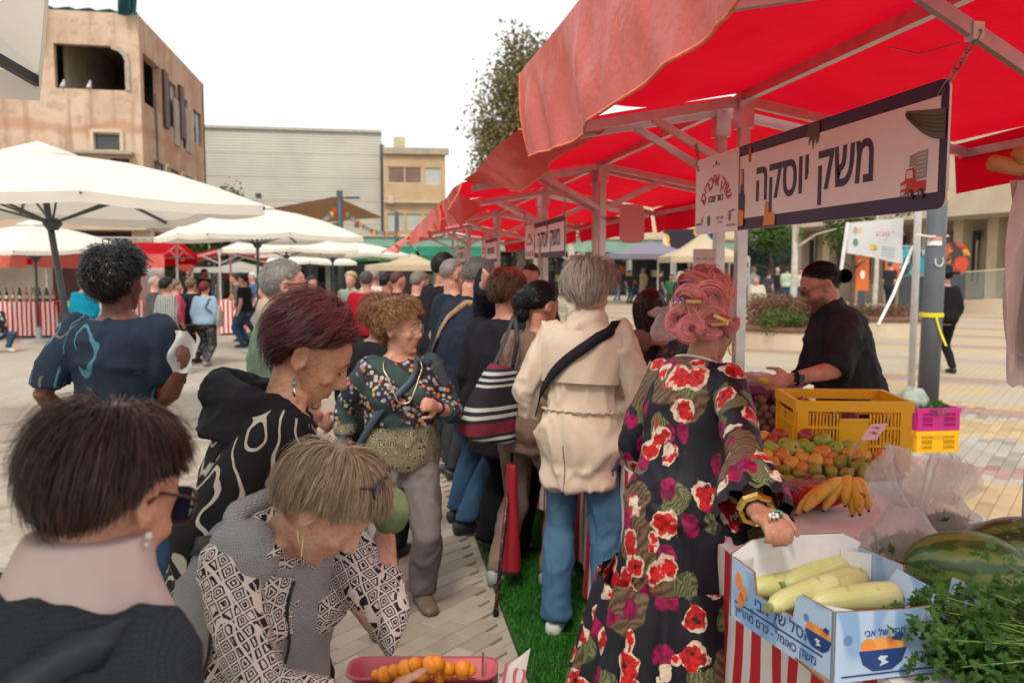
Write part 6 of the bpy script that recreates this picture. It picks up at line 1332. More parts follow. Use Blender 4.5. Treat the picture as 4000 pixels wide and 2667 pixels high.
# ---- F2: woman in grey vest bending over
b = person('bending woman with dark blonde bob, grey knitted vest and black and white sleeves',hd(1275,1965,1.74),1.62,138,34,50,-40,6,1.15,'f',armL=('w',hd(1500,2090,1.98),(-1,-.2,-.3)),hdir=(nrm_(hd(1540,1965,2.0)-hd(1500,2090,1.98)),None),armdir=(nrm_(-HR*.6+HF*.6+np.array([0,0,.2])),None),armR=('w',hd(1480,2760,1.62),(.5,-.3,-.6)),curl=(38,30),skin=(.58,.34,.25),vox=.0074,
top=H_(m=m_diamond(),inf=.014,sl=1.62,name='printed_blouse',wr=.006,hem=-.1),bottom=H_(m=BLKP),shoes=None,bust=.6,hunch=26,
hair=H_(m=hairmat('hair_blonde',(.20,.135,.08),(.38,.27,.17),(.54,.43,.32),.38),th=.026,trim=.22,n=7800,len=.15,lift=.25,clump=.22,wob=.06,comb=lambda d,p:np.stack([d[:,0]*.4,.55+d[:,1]*.3,-.55-.4*np.abs(d[:,0])],1),wd=.0009,nk=8,seed=5,grav=.1,cap=.22))
f2 = b
def vest(B,t0,t1,m_,infl,name,open_front=True,sw_=1.0,cut=.92):
    st9 = []
    for t in np.linspace(t0,t1,16):
        s,fo = B.fr(t); st9.append((B.sp(t)+fo*B.bi(t,3)*B.s-fo*.006,s,fo,B.bi(t,1)*B.s+infl,B.bi(t,2)*B.s+infl))
    V,F = loft(st9,30,2.2); m = MB().add(V,F)
    for sd in 'LR': S_ = B.arms[sd][0]; V,F = ellipsoid(S_*.72+B.sp(.93)*.28,.06*B.s+infl*.8,14); m.add(V,F)
    me,P,N_ = remesh(*m.arr(),.0065,3); P+=N_*(.004*vnoise(P*np.array([1,1,.5]),14)+.003*vnoise(P,33))[:,None]; return B.part(name,me,m_,P)
vest(b,-.12,.97,m_knit('grey_vest_knit',(.50,.50,.51),(.30,.30,.31)),.031,'knit_vest')
# printed blouse front panel showing between the vest edges, zip and hood
M_GV = m_knit('grey_hood_knit',(.52,.52,.53),(.33,.33,.34)); pts = np.array([b.surf(t,a,.034)for t,a in((1.0,60),(.97,95),(.965,140),(.97,180),(.965,220),(.97,265),(1.0,300))]); Vt,Ft = tube(np.array([np.array([np.interp(s,range(7),pts[:,i])for i in range(3)])for s in np.linspace(0,6,30)]),np.linspace(-1,1,30)**2*-.014+.024,12); me,P,N_ = remesh(Vt,Ft,.006,2); P+=N_*(.006*vnoise(P,16))[:,None]; b.part('hood_roll',me,M_GV,P)
V = [];
for i,t in enumerate(np.linspace(-.1,.985,22)):
    for j,a in enumerate(np.linspace(14,62,9)): V.append(b.surf(t,a,.0385+.003*math.sin(t*19+j)))
F = [(i*9+j,i*9+j+1,(i+1)*9+j+1,(i+1)*9+j)for i in range(21)for j in range(8)]; obj('blouse_front',V,F,_MC.get('dp')or m_diamond(),b.o,True)
for a in(13,63): Vt,Ft = tube(np.array([b.surf(t,a+2*math.sin(t*9),.041)for t in np.linspace(-.1,.97,24)]),.0035,6); obj('zip_edge',Vt,Ft,mat('zip_dark',(.02,.02,.024),.5),b.o,True)
strap(b,[(.1,150),(.5,140),(.8,125),(.95,105),(.98,80),(.8,50)],.036,.005,mat('black_strap',(.02,.02,.024),.55,(.035,.035,.04),30),'bag_strap',.042)
glasses(b,(.015,.015,.018),(.10,.13,.13),'sun',.055,-.022,42,.031,.023);
ea = b.TH(np.array([[.086,-.004,-.045]])*b.k)[0]; MB().tube([ea,ea+(0.004,0,-.03),ea+(.0,-.003,-.058),ea+(.007,.0,-.055),ea+(.012,0,-.01)],.0013,6).build('earring',mat('gold_wire',(.65,.5,.25),.3,metal=.9),b.o,True)
ah = b.handL; c_ = hd(1524,1992,1.92); m = MB(); rs = np.random.RandomState(4)
V,F = ellipsoid(c_,(.046,.046,.052),22); V = V+nrm_rows(V-c_)*(.003*np.sin(np.arctan2(V[:,1]-c_[1],V[:,0]-c_[0])*9))[:,None]; av = obj('green_squash',V,F,mat('squash_green',(.11,.15,.07),.6,(.20,.24,.12),25,.4,60,.003),None,True,loc=c_); tag(av,'small round green squash held up by the bending blonde woman','squash'); MB().tube([c_+(0,0,.048),c_+(.006,0,.068)],[.007,.009],7).build('stalk',mat('stalk_brown',(.16,.12,.06),.8),av)
# ---- F3: maroon haired woman with hood and zebra garment
vol3 = lambda d: 1+.75*np.clip(d[:,2],0,1)*np.clip(.7+d[:,1]*.3,0,1.2)-.45*np.clip(-d[:,2]+.1,0,1)
b = person('maroon haired woman in black hood and black and white zebra top looking down',hd(1214,1385,2.08),1.63,84,16,34,8,3,1.22,'f',armL=('l',(.04,-.08,-.43)),armR=('l',(.03,-.14,-.42)),skin=(.52,.29,.19),vox=.0072,
top=H_(m=m_zebra(),inf=.028,name='zebra_jacket',wr=.004,hem=-.5,hemw=1.6),bottom=H_(m=cloth('zebra_skirt',(.012,.012,.014)),kind='skirt',hem=.45,flare=.06),shoes=None,bust=.7,hunch=12,headk=1.0,
hair=H_(m=hairmat('hair_maroon',(.028,.008,.011),(.085,.018,.024),(.16,.04,.042),.36,top=(.13,.028,.028)),th=.030,n=7600,len=.10,lenf=lambda d:1+.8*np.clip(-d[:,2]-.1,0,1),lift=.36,clump=.40,wob=.09,comb=comb_nape(lambda d,p:np.stack([d[:,0]*.5,-.65+.5*np.clip(d[:,2],0,1),-.35-.7*np.clip(.3-d[:,2],0,1)],1)),wd=.0009,nk=8,bulk=vol3,cap=.35,seed=8))
f3 = b; eyes(b,closed=True,brow=(.10,.05,.04)); m = MB()
rg = [(.80,30,-.03),(.92,48,-.02),(.985,80,-.005),(.985,125,.012),(.97,180,.035),(.985,235,.012),(.985,280,-.005),(.92,312,-.02),(.80,330,-.03)]
pts = np.array([b.surf(min(t,1.03),a,.05+o_)for t,a,o_ in rg]); cr = np.array([[np.interp(s,range(9),pts[:,i])for i in range(3)]for s in np.linspace(0,8,40)]); Vt,Ft = tube(cr,np.interp(np.linspace(0,8,40),range(9),[.006,.022,.036,.048,.054,.048,.036,.022,.006]),14); m.add(Vt,Ft)
for t in(.9,.8,.72): st9 = b.fr(t)
V,F = loft([(b.sp(t)-b.fr(t)[1]*(.03 if t>.7 else .02),b.fr(t)[0],b.fr(t)[1],b.bi(t,1)*b.s+.05-.035*(t>.96),b.bi(t,2)*b.s+.055-.03*(t>.96))for t in(.80,.86,.92,.965,1.0,1.04)],26); m.add(V,F)
for sd in 'LR': V,F = ellipsoid(b.arms[sd][0]*.7+b.sp(.95)*.3,.074,14); m.add(V,F)
me,P,N_ = remesh(*m.arr(),.007,2); q = (P-b.Hc)*np.array([1,1,1]); rdg = 1-np.abs(vnoise(P*np.array([.7,.7,2.2])+3,9))*2.2; P+=N_*(.010*rdg+.005*(1-2*np.abs(vnoise(P*np.array([1,1,2.]),21)))-.006)[:,None]; b.part('hood',me,BLK,P)
e0 = b.TH(np.array([[.087,-.002,-.048]])*b.k)[0]; er = MB().tube([e0,e0-(0,0,.012)],.001,5).ell(e0-(0,0,.02),.006,10).build('earring',mat('blue_stone',(.04,.25,.35),.15),b.o,True); MB().ell(e0-(0,0,.04),(.005,.005,.011),10).tube([e0-(0,0,.026),e0-(0,0,.032)],.001,5).build('earring_drop',mat('silver',(.6,.6,.6),.2,metal=.9),er,True)
# ---- M1: curly haired man
b = person('man with black curly hair and navy T-shirt with blue strokes, seen from behind',hd(462,1105,3.65),1.80,16,3,2,14,0,1.0,'m',armR=('w',hd(712,1445,3.5),(.3,-.15,-1)),armL=('l',(.05,.05,-.47)),curl=(25,40),skin=(.155,.066,.042),vox=.0095,
top=H_(m=m_tee(),inf=.026,sl=.86,sfl=.012,name='tshirt',wr=.008,hem=-.12),bottom=H_(m=JEAND),sw=1.16,bust=0,
hair=H_(m=hairmat('hair_black_curl',(.006,.006,.007),(.012,.012,.014),(.03,.032,.036),.33),th=.037,n=2800,len=.085,lift=1.1,clump=.5,wob=.3,comb=comb_crown(0,-.2,.9,.1),wd=.0022,nk=12,trim=.12,curl=(.012,2.0),seed=11,cap=.62,line=.06,hug=True,bulk=lambda d:1+.45*np.clip(d[:,2],0,1)))
hd_ = b.handR; V,F = grid(lambda u,v:hd_[0]+np.array([0,0,-.03+.17*u])+b.r*(-.11*v+.06)*(1-.45*u)-b.f*(.02+.03*math.sin(7*u+5*v)+.02*v),12,12); npk = tag(obj('paper_napkin',V,F,mat('napkin_white',(.72,.72,.70),.85,(.62,.62,.6),20,tl=.2),None,True,loc=hd_[0]),'crumpled white paper napkin held by the curly haired man','napkin')
# ---- M2: grey haired man with sunglasses
b = person('grey crew cut man in sage green T-shirt and black sunglasses',hd(1112,1120,4.25),1.74,68,4,4,6,0,1.22,'m',armR=('l',(.06,.1,-.43)),skin=(.62,.32,.25),vox=.0095,buzz=((.30,.28,.265),-.02),sw=1.16,top=H_(m=cloth('sage_tshirt',(.125,.19,.13),(.10,.155,.105),.9,5),inf=.024,sl=.78,sfl=.015,name='tshirt',wr=.008,hem=-.12),bottom=H_(m=JEAND),bust=0,headk=1.06,
hair=H_(m=hairmat('hair_grey_crop',(.20,.19,.18),(.36,.34,.32),(.5,.49,.47),.5),th=.011,n=3600,len=.022,lift=1.2,clump=.2,wob=.2,comb=comb_crown(0,-.4,.85,.2),wd=.0009,nk=4,cap=.6,seed=12))
glasses(b,(.008,.008,.01),(.006,.006,.008),'sun',0,.004,4,.032,.021); strap(b,[(1.03,150),(1.02,180),(1.03,210)],.006,.004,mat('gold_wire',(.65,.5,.25),.3),'necklace',.012)
# ---- M3: ginger curly woman facing the camera
b = person('ginger curly haired woman with glasses, patterned teal top and grey trousers',hd(1562,1285,3.86),1.53,176,3,3,-58,0,1.1,'f',armL=('w',hd(1705,1590,3.75),(.5,-.6,-.5)),armR=('l',(.12,-.06,-.42)),curl=(70,30),skin=(.56,.31,.22),vox=.0095,feet=((-.10,-.08,10),(.10,.14,14)),
top=H_(m=m_mosaic(),inf=.018,sl=1.55,name='patterned_top',wr=.005,hem=-.14,neck=.97),bottom=H_(m=GREYP,fl=.02),shoes=(.15,.11,.085),bust=1.0,
hair=H_(m=hairmat('hair_ginger',(.17,.07,.028),(.31,.145,.06),(.42,.24,.12),.42),th=.036,trim=.2,n=2700,len=.085,lift=.7,clump=.5,wob=.25,comb=comb_crown(0,-.2,.9,.2),wd=.0017,nk=11,curl=(.011,1.5),seed=13,cap=.7,bulk=lambda d:1+.3*np.clip(d[:,2],0,1)))
m3 = b; eyes(b,brow=(.2,.1,.05)); glasses(b,(.5,.4,.28),(.5,.5,.5),'clear',-.003,.006,2,.025,.019)
for sd in 'LR':
    S_,El,Wp,_ = b.arms[sd]; V,F = loft([(S_*(1-t)+El*t if t<1 else El*(2-t)+Wp*(t-1),*((lambda d:(nrm_(np.cross(d,b.f+.2)),nrm_(np.cross(d,nrm_(np.cross(d,b.f+.2))))))(nrm_(El-S_)if t<1 else nrm_(Wp-El))),.063-.012*t,.063-.012*t)for t in np.linspace(-.02,1.6,9)],14); me,P,N_ = remesh(V,F,.009,2); P+=N_*(.004*vnoise(P,22))[:,None]; b.part('cardigan_sleeve',me,cloth('slate_cardigan',(.05,.06,.068),(.07,.08,.085)),P)
dbl = mat('slate_leather',(.035,.06,.085),.5,(.05,.08,.105),8,.3,60,.004); strap(b,[(.95,-60),(1.0,-30),(.8,-10),(.55,30),(.3,60),(.1,78)][::1],.034,.005,dbl,'bag_strap',.04)
sb = b.surf(-.02,-82+164,.1); me,P,N_ = remesh(*loft([(sb+np.array([0,0,.12]),b.f,b.r,.05,.02),(sb+np.array([0,0,.0]),b.f,b.r,.13,.05),(sb-np.array([0,0,.18]),b.f,b.r,.16,.055),(sb-np.array([0,0,.3]),b.f,b.r,.14,.05)],18),.01,2); P+=N_*(.012*vnoise(P,13))[:,None]; hb_ = bpy.data.objects.new('handbag',me); COL.objects.link(hb_); me.materials.append(dbl); tag(hb_,'slate blue leather handbag hanging at the ginger haired woman\'s hip','bag')
strap(b,[(1.0,-38),(.85,-22),(.62,-8),(.6,0),(.62,8),(.85,20),(1.0,36)],.005,.004,mat('gold_wire',(.65,.5,.25),.3),'neck_cord',.045)
MB().tube([b.arms['L'][2]+.028*(b.handL[3]*math.cos(a)+b.handL[2]*math.sin(a))-b.handL[1]*.02 for a in np.linspace(0,6.283,14)],.005,6).build('bracelet',BLK,b.o,True)
# ---- M4 behind
b = person('person with curly auburn hair mostly hidden behind the ginger haired woman',hd(1482,1240,4.7),1.55,20,4,4,0,0,1.1,'f',vox=.012,top=H_(m=BLK),bottom=H_(m=BLKP),hair=H_(m=hairmat('hair_auburn',(.15,.05,.02),(.26,.10,.045),(.33,.15,.07)),th=.04,trim=.3,n=1500,len=.085,lift=.7,clump=.5,wob=.25,comb=comb_crown(0,-.2,.9,.2),wd=.0022,nk=9,curl=(.011,1.4),seed=14))
# ---- M5 navy shirt man
b = person('stocky man in navy shirt and jeans with tan and black shoulder strap, head bowed',hd(1868,1095,5.25),1.80,62,15,32,4,0,1.28,'m',armR=('w',hd(1902,1215,5.05),(.5,-.5,-.7)),armL=('l',(.05,.3,-.2)),curl=(60,70),skin=(.55,.28,.21),vox=.0105,buzz=((.17,.155,.15),0),sw=1.18,headk=1.08,feet=((-.13,.06,10),(.12,-.05,10)),top=H_(m=NAVY,inf=.026,sl=1.35,name='shirt',wr=.008,hem=-.18,hemw=1.3,collar=.035),bottom=H_(m=JEAND,fl=.02),shoes=(.02,.02,.022),bust=0,
hair=H_(m=hairmat('hair_grey_buzz',(.10,.092,.088),(.2,.185,.175),(.34,.32,.3),.55),th=.007,n=3000,len=.014,lift=1.3,clump=.1,wob=.2,comb=comb_crown(0,-.4,.85,.2),wd=.001,nk=3,cap=.5,seed=15,line=.05))
glasses(b,(.01,.01,.012),(.2,.2,.2),'clear',0,.004,4,.028,.018); strap(b,[(.99,110),(.98,150),(.8,178),(.55,192)],.035,.006,mat('tan_strap',(.33,.19,.10),.6),'strap_upper',.036); strap(b,[(.55,192),(.3,208),(.05,222)],.045,.006,mat('black_strap',(.02,.02,.024),.55),'strap_lower',.038)
# ---- M6 red-brown haired woman in black
b = person('woman in long black dress with short brown and red tinted hair',hd(1982,1152,4.72),1.66,44,6,14,8,0,1.28,'f',armR=('l',(.03,.25,-.3)),skin=(.5,.27,.2),vox=.0105,sw=1.12,top=H_(m=BLK,inf=.024,sl=1.6,name='black_top',wr=.005,hem=-.5,hemw=1.5),bottom=H_(m=BLKP,fl=.04),shoes=(.02,.015,.02),bust=.6,
hair=H_(m=hairmat('hair_redbrown',(.045,.022,.014),(.11,.05,.026),(.2,.09,.04),.42,top=(.26,.03,.02)),th=.026,n=4500,len=.06,lift=.5,clump=.45,wob=.12,comb=comb_nape(comb_crown(0,-.1,.95,.3)),wd=.0014,nk=7,seed=16,bulk=lambda d:1+.6*np.clip(d[:,2],0,1)-.5*np.clip(-d[:,2],0,1)))
# ---- M7 black haired woman, brown jacket, striped bag, cane
b = person('black haired woman with red hair clip and brown jacket bending over the stall',hd(2112,1200,4.32),1.60,50,12,24,8,0,1.05,'f',armR=('w',hd(2560,1330,4.5),(.3,-.2,-.9)),armL=('l',(.0,.3,-.35)),curl=(30,45),skin=(.50,.26,.18),vox=.0105,feet=((-.12,-.1,5),(.11,.05,5)),top=H_(m=cloth('brown_jacket',(.20,.125,.095),(.16,.10,.078),.85),inf=.024,sl=1.75,name='jacket',wr=.008,hem=-.25),bottom=H_(m=cloth('taupe_trouser',(.20,.14,.115))),shoes=(.3,.33,.33),bust=.5,
hair=H_(m=hairmat('hair_black',(.006,.006,.008),(.016,.016,.02),(.035,.035,.045),.3),th=.016,trim=9,n=2400,len=.13,lift=.1,clump=.15,wob=.05,comb=comb_back,wd=.0014,nk=8,seed=17,extra=[ball_curl((0,-.135,-.03),.055,900,1.2,.0016),ball_curl((.01,-.12,-.09),.042,600,1.0,.0016)]))
m7 = b; cp = b.TH(np.array([[.02,-.09,.1]])*b.k)[0]; MB().bar(cp,cp+np.array([.018,-.01,-.06]),.010,.006).build('hair_clip',mat('clip_red',(.6,.02,.02),.3),b.o)
def m_bag():
    b_ = NB('striped_bag_cloth'); P = b_.co(); u = b_.sep(P)[2]; f = b_.ma('FRACT',b_.ma('MULTIPLY',u,3.2)); c = b_.ramp(f,[(0,(.02,.02,.028)),(.22,(.45,.46,.43)),(.26,(.02,.02,.03)),(.31,(.45,.46,.43)),(.35,(.02,.02,.03)),(.40,(.45,.46,.43)),(.45,(.02,.02,.03)),(.5,(.16,.02,.035)),(.68,(.02,.02,.03)),(.74,(.45,.46,.43)),(.8,(.02,.02,.03)),(.86,(.45,.46,.43)),(.92,(.02,.02,.03))],'CONSTANT'); return b_.done(b_.pbsdf(c,.8,0,.2,b_.bump(b_.noise(90,3),.3,.003)))
bc = hd(1935,1560,4.12); d1 = nrm_(np.array([.25,.0,.97])); sx1 = nrm_(np.array([.8,.5,-.2])); sy1 = np.cross(d1,sx1); V,F = loft([(bc+d1*.17,sx1,sy1,.07,.045),(bc+d1*.1,sx1,sy1,.10,.06),(bc-d1*.12,sx1,sy1,.16,.08),(bc-d1*.19,sx1,sy1,.16,.085),(bc-d1*.2,sx1,sy1,.13,.07)],22,3.2); me,P,N_ = remesh(V,F,.009,2); P+=N_*(.006*vnoise(P,14))[:,None]; sbag = bpy.data.objects.new('shoulder_bag',me); COL.objects.link(sbag); sbag.location = tuple(bc); setco(me,P-bc); me.materials.append(m_bag()); tag(sbag,'striped black, white and maroon shoulder bag behind the beige jacket','bag')
ps = np.array([bc+d1*.16-sx1*.06,hd(1975,1330,4.15),hd(2010,1225,4.2),hd(2022,1330,4.1),bc+d1*.16+sx1*.06]); q = np.array([[np.interp(s,range(5),ps[:,i])for i in range(3)]for s in np.linspace(0,4,24)]); ribbon(q,.022,.005,mat('black_strap',(.02,.02,.024),.55),'handle',sbag,np.tile(b.sp(.7),(24,1)))
cn0,cn1 = gz(1937,2405),hd(2000,1760,4.25); cane = MB().tube([cn0,cn0+(0,0,.03)],.014,10); t = thing('walking_cane','dark red patterned walking cane resting on the edge of the turf','cane',cn0); cane.build('rubber_tip',BLK,t,True); b_ = NB('cane_pattern'); c = b_.mix(b_.st(b_.vor(60),.35,.3),(.03,.01,.015),(.30,.05,.03)); MB().tube([cn0+(0,0,.03),cn1],.0105,10).build('shaft',b_.done(b_.pbsdf(c,.35)),t,True); MB().tube([cn1,cn1+np.array([.02,.0,.03]),cn1+np.array([.07,.01,.035]),cn1+np.array([.1,.01,.02])],.012,8).build('handle',BLK,t,True)
rbag = hd(1998,2060,4.2); me,P,N_ = remesh(*loft([(rbag+(0,0,.32),b.r,b.f,.03,.02),(rbag+(0,0,.1),b.r,b.f,.035,.03),(rbag-(0,0,.14),b.r,b.f,.05,.04),(rbag-(0,0,.22),b.r,b.f,.05,.04)],18),.009,2); P+=N_*(.010*(1-2*np.abs(vnoise(P*np.array([1,1,.4]),18))))[:,None]; o = bpy.data.objects.new('shopping_bag',me); COL.objects.link(o); me.materials.append(mat('bag_red',(.32,.012,.025),.45,(.25,.01,.02),6)); tag(o,'hanging dark red shopping bag beside the blue jeans','bag')
# ---- M8 beige jacket
bobv = lambda d: 1+.35*np.clip(d[:,2]+.4,0,1)
b = person('grey blonde woman in beige jacket and blue jeans with black crossbody strap',hd(2305,1140,3.66),1.66,36,9,22,6,0,.95,'f',armR=('w',hd(2425,1660,3.7),(.7,-.4,-.7)),armL=('l',(.07,.08,-.42)),curl=(30,30),skin=(.56,.32,.25),vox=.0092,feet=((-.12,.0,10),(.13,-.02,16)),sw=1.02,top=H_(m=BEIGE,inf=.023,sl=1.85,name='beige_jacket',wr=.013,wsc=(1,1,.42),hem=-.40,hemw=1.3,collar=.05),bottom=H_(m=JEAN,inf=.008,fl=.030,wr=.009,waist=-.1),shoes=(.66,.65,.63),bust=.4,
hair=H_(m=hairmat('hair_ash',(.27,.20,.16),(.42,.34,.29),(.55,.48,.43),.42),th=.034,trim=.32,n=4600,len=.15,lift=.25,clump=.28,wob=.07,comb=lambda d,p:np.stack([d[:,0]*.3+.25,d[:,1]*.2-.1,-np.ones(len(d))*.8],1),wd=.0013,nk=9,bulk=bobv,seed=18))
m8 = b; strap(b,[(1.0,90),(.985,120),(.88,150),(.62,195),(.38,235),(.2,262)],.045,.004,BLK,'bag_strap',.062)
def cape(B,t0,t1,a0,a1,o_,m_,nm,wav=.004):
    nu,nv = 26,12; V = []
    for i in range(nu):
        for j in range(nv): a = a0+(a1-a0)*i/(nu-1); t = t1+(t0-t1)*j/(nv-1); V.append(B.surf(t,a,o_+.012*j/(nv-1)+wav*math.sin(a*.22+t*9)))
    F = [(i*nv+j,(i+1)*nv+j,(i+1)*nv+j+1,i*nv+j+1)for i in range(nu-1)for j in range(nv-1)]; return obj(nm,V,F,m_,B.o,True)
cape(b,.50,.93,112,248,.043,BEIGE,'back_yoke'); Vt,Ft = tube(np.array([b.surf(.27+.006*math.sin(a*.5),a,.043+.004*math.sin(a*.9))for a in np.linspace(85,275,60)]),.006,6); obj('waist_cord_channel',Vt,Ft,BEIGE,b.o,True); Vt,Ft = tube(np.array([b.surf(t,183,.052+(.25-t)*.02)for t in np.linspace(-.40,.0,8)]),.0025,5); obj('back_vent',Vt,Ft,mat('vent_shadow',(.2,.16,.13),.9),b.o)
# ---- M9 pink haired woman in floral dress
pk = hairmat('hair_pink',(.66,.17,.20),(.80,.27,.29),(.84,.40,.22),.4)
def roll(c,R_,n,a0,a1,ax,wd=.0012,thick=.017):
    def fn(rs):
        u = nrm_(np.cross(ax,[.2,.9,.3])); v = np.cross(nrm_(ax),u); s = np.linspace(a0,a1,12); cen = np.asarray(c)+(u*np.cos(s)[:,None]+v*np.sin(s)[:,None])*R_; rad = nrm_rows(cen-np.asarray(c)); ph = rs.rand(n)*6.283; rr = thick*np.sqrt(rs.uniform(.55,1,n)); taper = np.sin(np.linspace(.35,math.pi-.25,12))**.5
        rr = rr*rs.choice([.8,1,1.15],n); P = rs.normal(size=(n,1,3))*.0035+cen[None]+(rad[None]*np.cos(ph)[:,None,None]+nrm_(ax)[None,None]*np.sin(ph)[:,None,None])*(rr[:,None]*taper[None])[...,None]; return P,wd
    return fn
b = person('woman with pinned up pink hair and black floral dress at the produce table',hd(2770,1275,2.80),1.60,52,21,12,-4,0,.88,'f',armR=('w',hd(2955,1995,2.03),(.5,-.5,-.7)),hdir=(None,nrm_(hd(3110,2100,1.88)-hd(2955,1995,2.03))),armdir=(None,(.1,.2,-1)),armL=('l',(.06,.1,-.42)),curl=(30,48),skin=(.42,.22,.15),vox=.0076,sw=.86,hunch=14,top=H_(m=m_floral(),inf=.014,sl=1.5,name='dress_bodice',wr=.004,hem=-.30,hemw=1.25,neck=.98),bottom=H_(m=_MC.get('x')or m_floral(),kind='skirt',name='dress_skirt',hem=.16,flare=.12,inf=.028,wr=.008,waist=.1,pleat=.012),shoes=(.02,.02,.02),bust=.6,buzz=((.30,.24,.21),.10),headk=1.02,
hair=H_(m=pk,th=.040,trim=9,n=4400,len=.13,lift=.3,clump=.6,wob=.10,comb=comb_up,wd=.0014,nk=9,line=.34,seed=21,bulk=lambda d:1+.45*np.clip(d[:,2]+.2,0,1),extra=[ball_curl((-.03,-.03,.165),.042,700,1.0,.0016),roll((-.045,-.13,-.005),.034,300,0,5.2,(.2,1,.1)),roll((.012,-.145,-.03),.03,300,.6,6.0,(-.1,1,-.1)),roll((.06,-.11,.0),.04,300,-.5,4.4,(-.5,.9,.2)),roll((-.01,-.135,.055),.045,300,1,5.6,(.1,1,.6)),roll((.05,-.115,.075),.04,300,0,5.0,(-.3,.8,.5)),roll((-.075,-.07,.05),.035,240,0,4.5,(1,.5,.3)),roll((.085,-.03,.03),.035,240,0,4.5,(1,-.2,.2)),roll((-.02,-.09,.12),.045,300,0,5,(.2,.6,1))]))
m9 = b
# tiered flounces and bell cuff
def flounce(B,zt0,zb0,c,a,fl,m_,nm,nw=19,amp=.016):
    V = []; nu,nv = 110,12
    for i in range(nu):
        t = 2*math.pi*i/nu
        for j in range(nv): v = j/(nv-1); rr = a+fl*v+amp*(.3+v)*(math.sin(t*nw+2*math.sin(t*2))+.4*math.sin(t*nw*1.7+1)); V.append((c[0]+rr*math.cos(t),c[1]+rr*math.sin(t)*.9,zt0+(zb0-zt0)*v+.006*math.sin(t*7)))
    F = [(i*nv+j,((i+1)%nu)*nv+j,((i+1)%nu)*nv+j+1,i*nv+j+1)for i in range(nu)for j in range(nv-1)]; return obj(nm,V,F,m_,B.o,True)
MFL = b.bottom.data.materials[0]; flounce(b,.66,.16,b.P,.245,.12,MFL,'dress_flounce')
S_,El,Wp,_ = b.arms['R']; d = nrm_(Wp-El); u = nrm_(np.cross(d,(0,0,1))); v = np.cross(d,u); V = []; nu,nv = 60,12
for i in range(nu):
    t = 2*math.pi*i/nu
    for j in range(nv): q = j/(nv-1); rr = .054+.036*math.sin(q*1.9)+.006*(q+.2)*math.sin(t*13); V.append(El*(.70-.62*q)+Wp*(.30+.62*q)+(u*math.cos(t)+v*math.sin(t))*rr-np.array([0,0,.03*q]))
obj('bell_cuff',V,[(i*nv+j,((i+1)%nu)*nv+j,((i+1)%nu)*nv+j+1,i*nv+j+1)for i in range(nu)for j in range(nv-1)],MFL,b.o,True)
GOLD = mat('gold',(.75,.5,.16),.25,(.6,.38,.1),20,metal=.95); br = [Wp-d*.005+(u*math.cos(a)+v*math.sin(a))*.039 for a in np.linspace(0,6.283,9)]; MB().tube(br,.010,6,cap=False).build('gold_bangle',GOLD,b.o)
hR = b.handR
for k,(s_o,f_o,cc)in enumerate(((.012,.075,(.01,.25,.16)),(-.004,.082,(.7,.65,.6)))):
    c = hR[0]+hR[1]*(f_o-.045)+hR[3]*s_o-hR[2]*.017; rg_ = MB().tube([c+hR[2]*.009+(hR[3]*math.cos(a)+hR[2]*math.sin(a))*.0115 for a in np.linspace(0,6.283,13)],.0028,6,cap=False).build('ring',GOLD,b.o,True)
    for j in range(6): a = j*1.047; MB().ell(c-hR[2]*.004+(hR[3]*math.cos(a)+hR[1]*math.sin(a))*.009,.0045,8).build('gemstone',mat('gem%d'%k,cc,.1,spec=.8),rg_,True)
pr = MB()
for row in range(3):
    pts = np.array([b.surf(1.035-.012*row,a,-.004+.007*row)for a in np.linspace(60,300,46)])
    for p in pts: MB; pr.ell(p,.0046,6)
q = pr.build('pearl_necklace',mat('pearl_white',(.72,.66,.58),.25,spec=.6),b.o,True); q['kind'] = 'stuff'
e0 = b.TH(np.array([[.088,-.004,-.046]])*b.k)[0]; MB().tube([e0+np.array([.0,0,-.022])+(b.HM[1]*math.cos(a)+b.HM[2]*math.sin(a))*.022 for a in np.linspace(0,6.283,18)],.0024,6,cap=False).build('hoop_earring',GOLD,b.o,True)
for(x,y,z_),ang,nm in(((-.005,-.17,.055),0,1),((.075,-.125,.02),-.35,0),((.07,-.125,-.012),.15,0)):
    c = b.TH(np.array([[x,y,z_]])*b.k)[0]; dx = b.HM[0]*math.cos(ang)+b.HM[2]*math.sin(ang); cl_ = MB().bar(c,c+dx*.052,.009,.011).build('hair_clip',GOLD,b.o); MB().bar(c+dx*.02+b.HM[2]*.009,c+dx*.055+b.HM[2]*.011,.004,.007).build('clip_jaw',mat('clip_enamel',(.45,.02,.03),.3),cl_)
    for j in range(7): MB().ell(c-dx*(.006+.006*j)+b.HM[2]*.007*math.sin(j*2.1)-b.HM[1]*.006,.0055 if nm else .0035,8).build('gemstone',mat('gemc%d'%(j%3),[(.05,.12,.4),(.45,.08,.3),(.6,.35,.15)][j%3],.12,spec=.8),cl_,True)
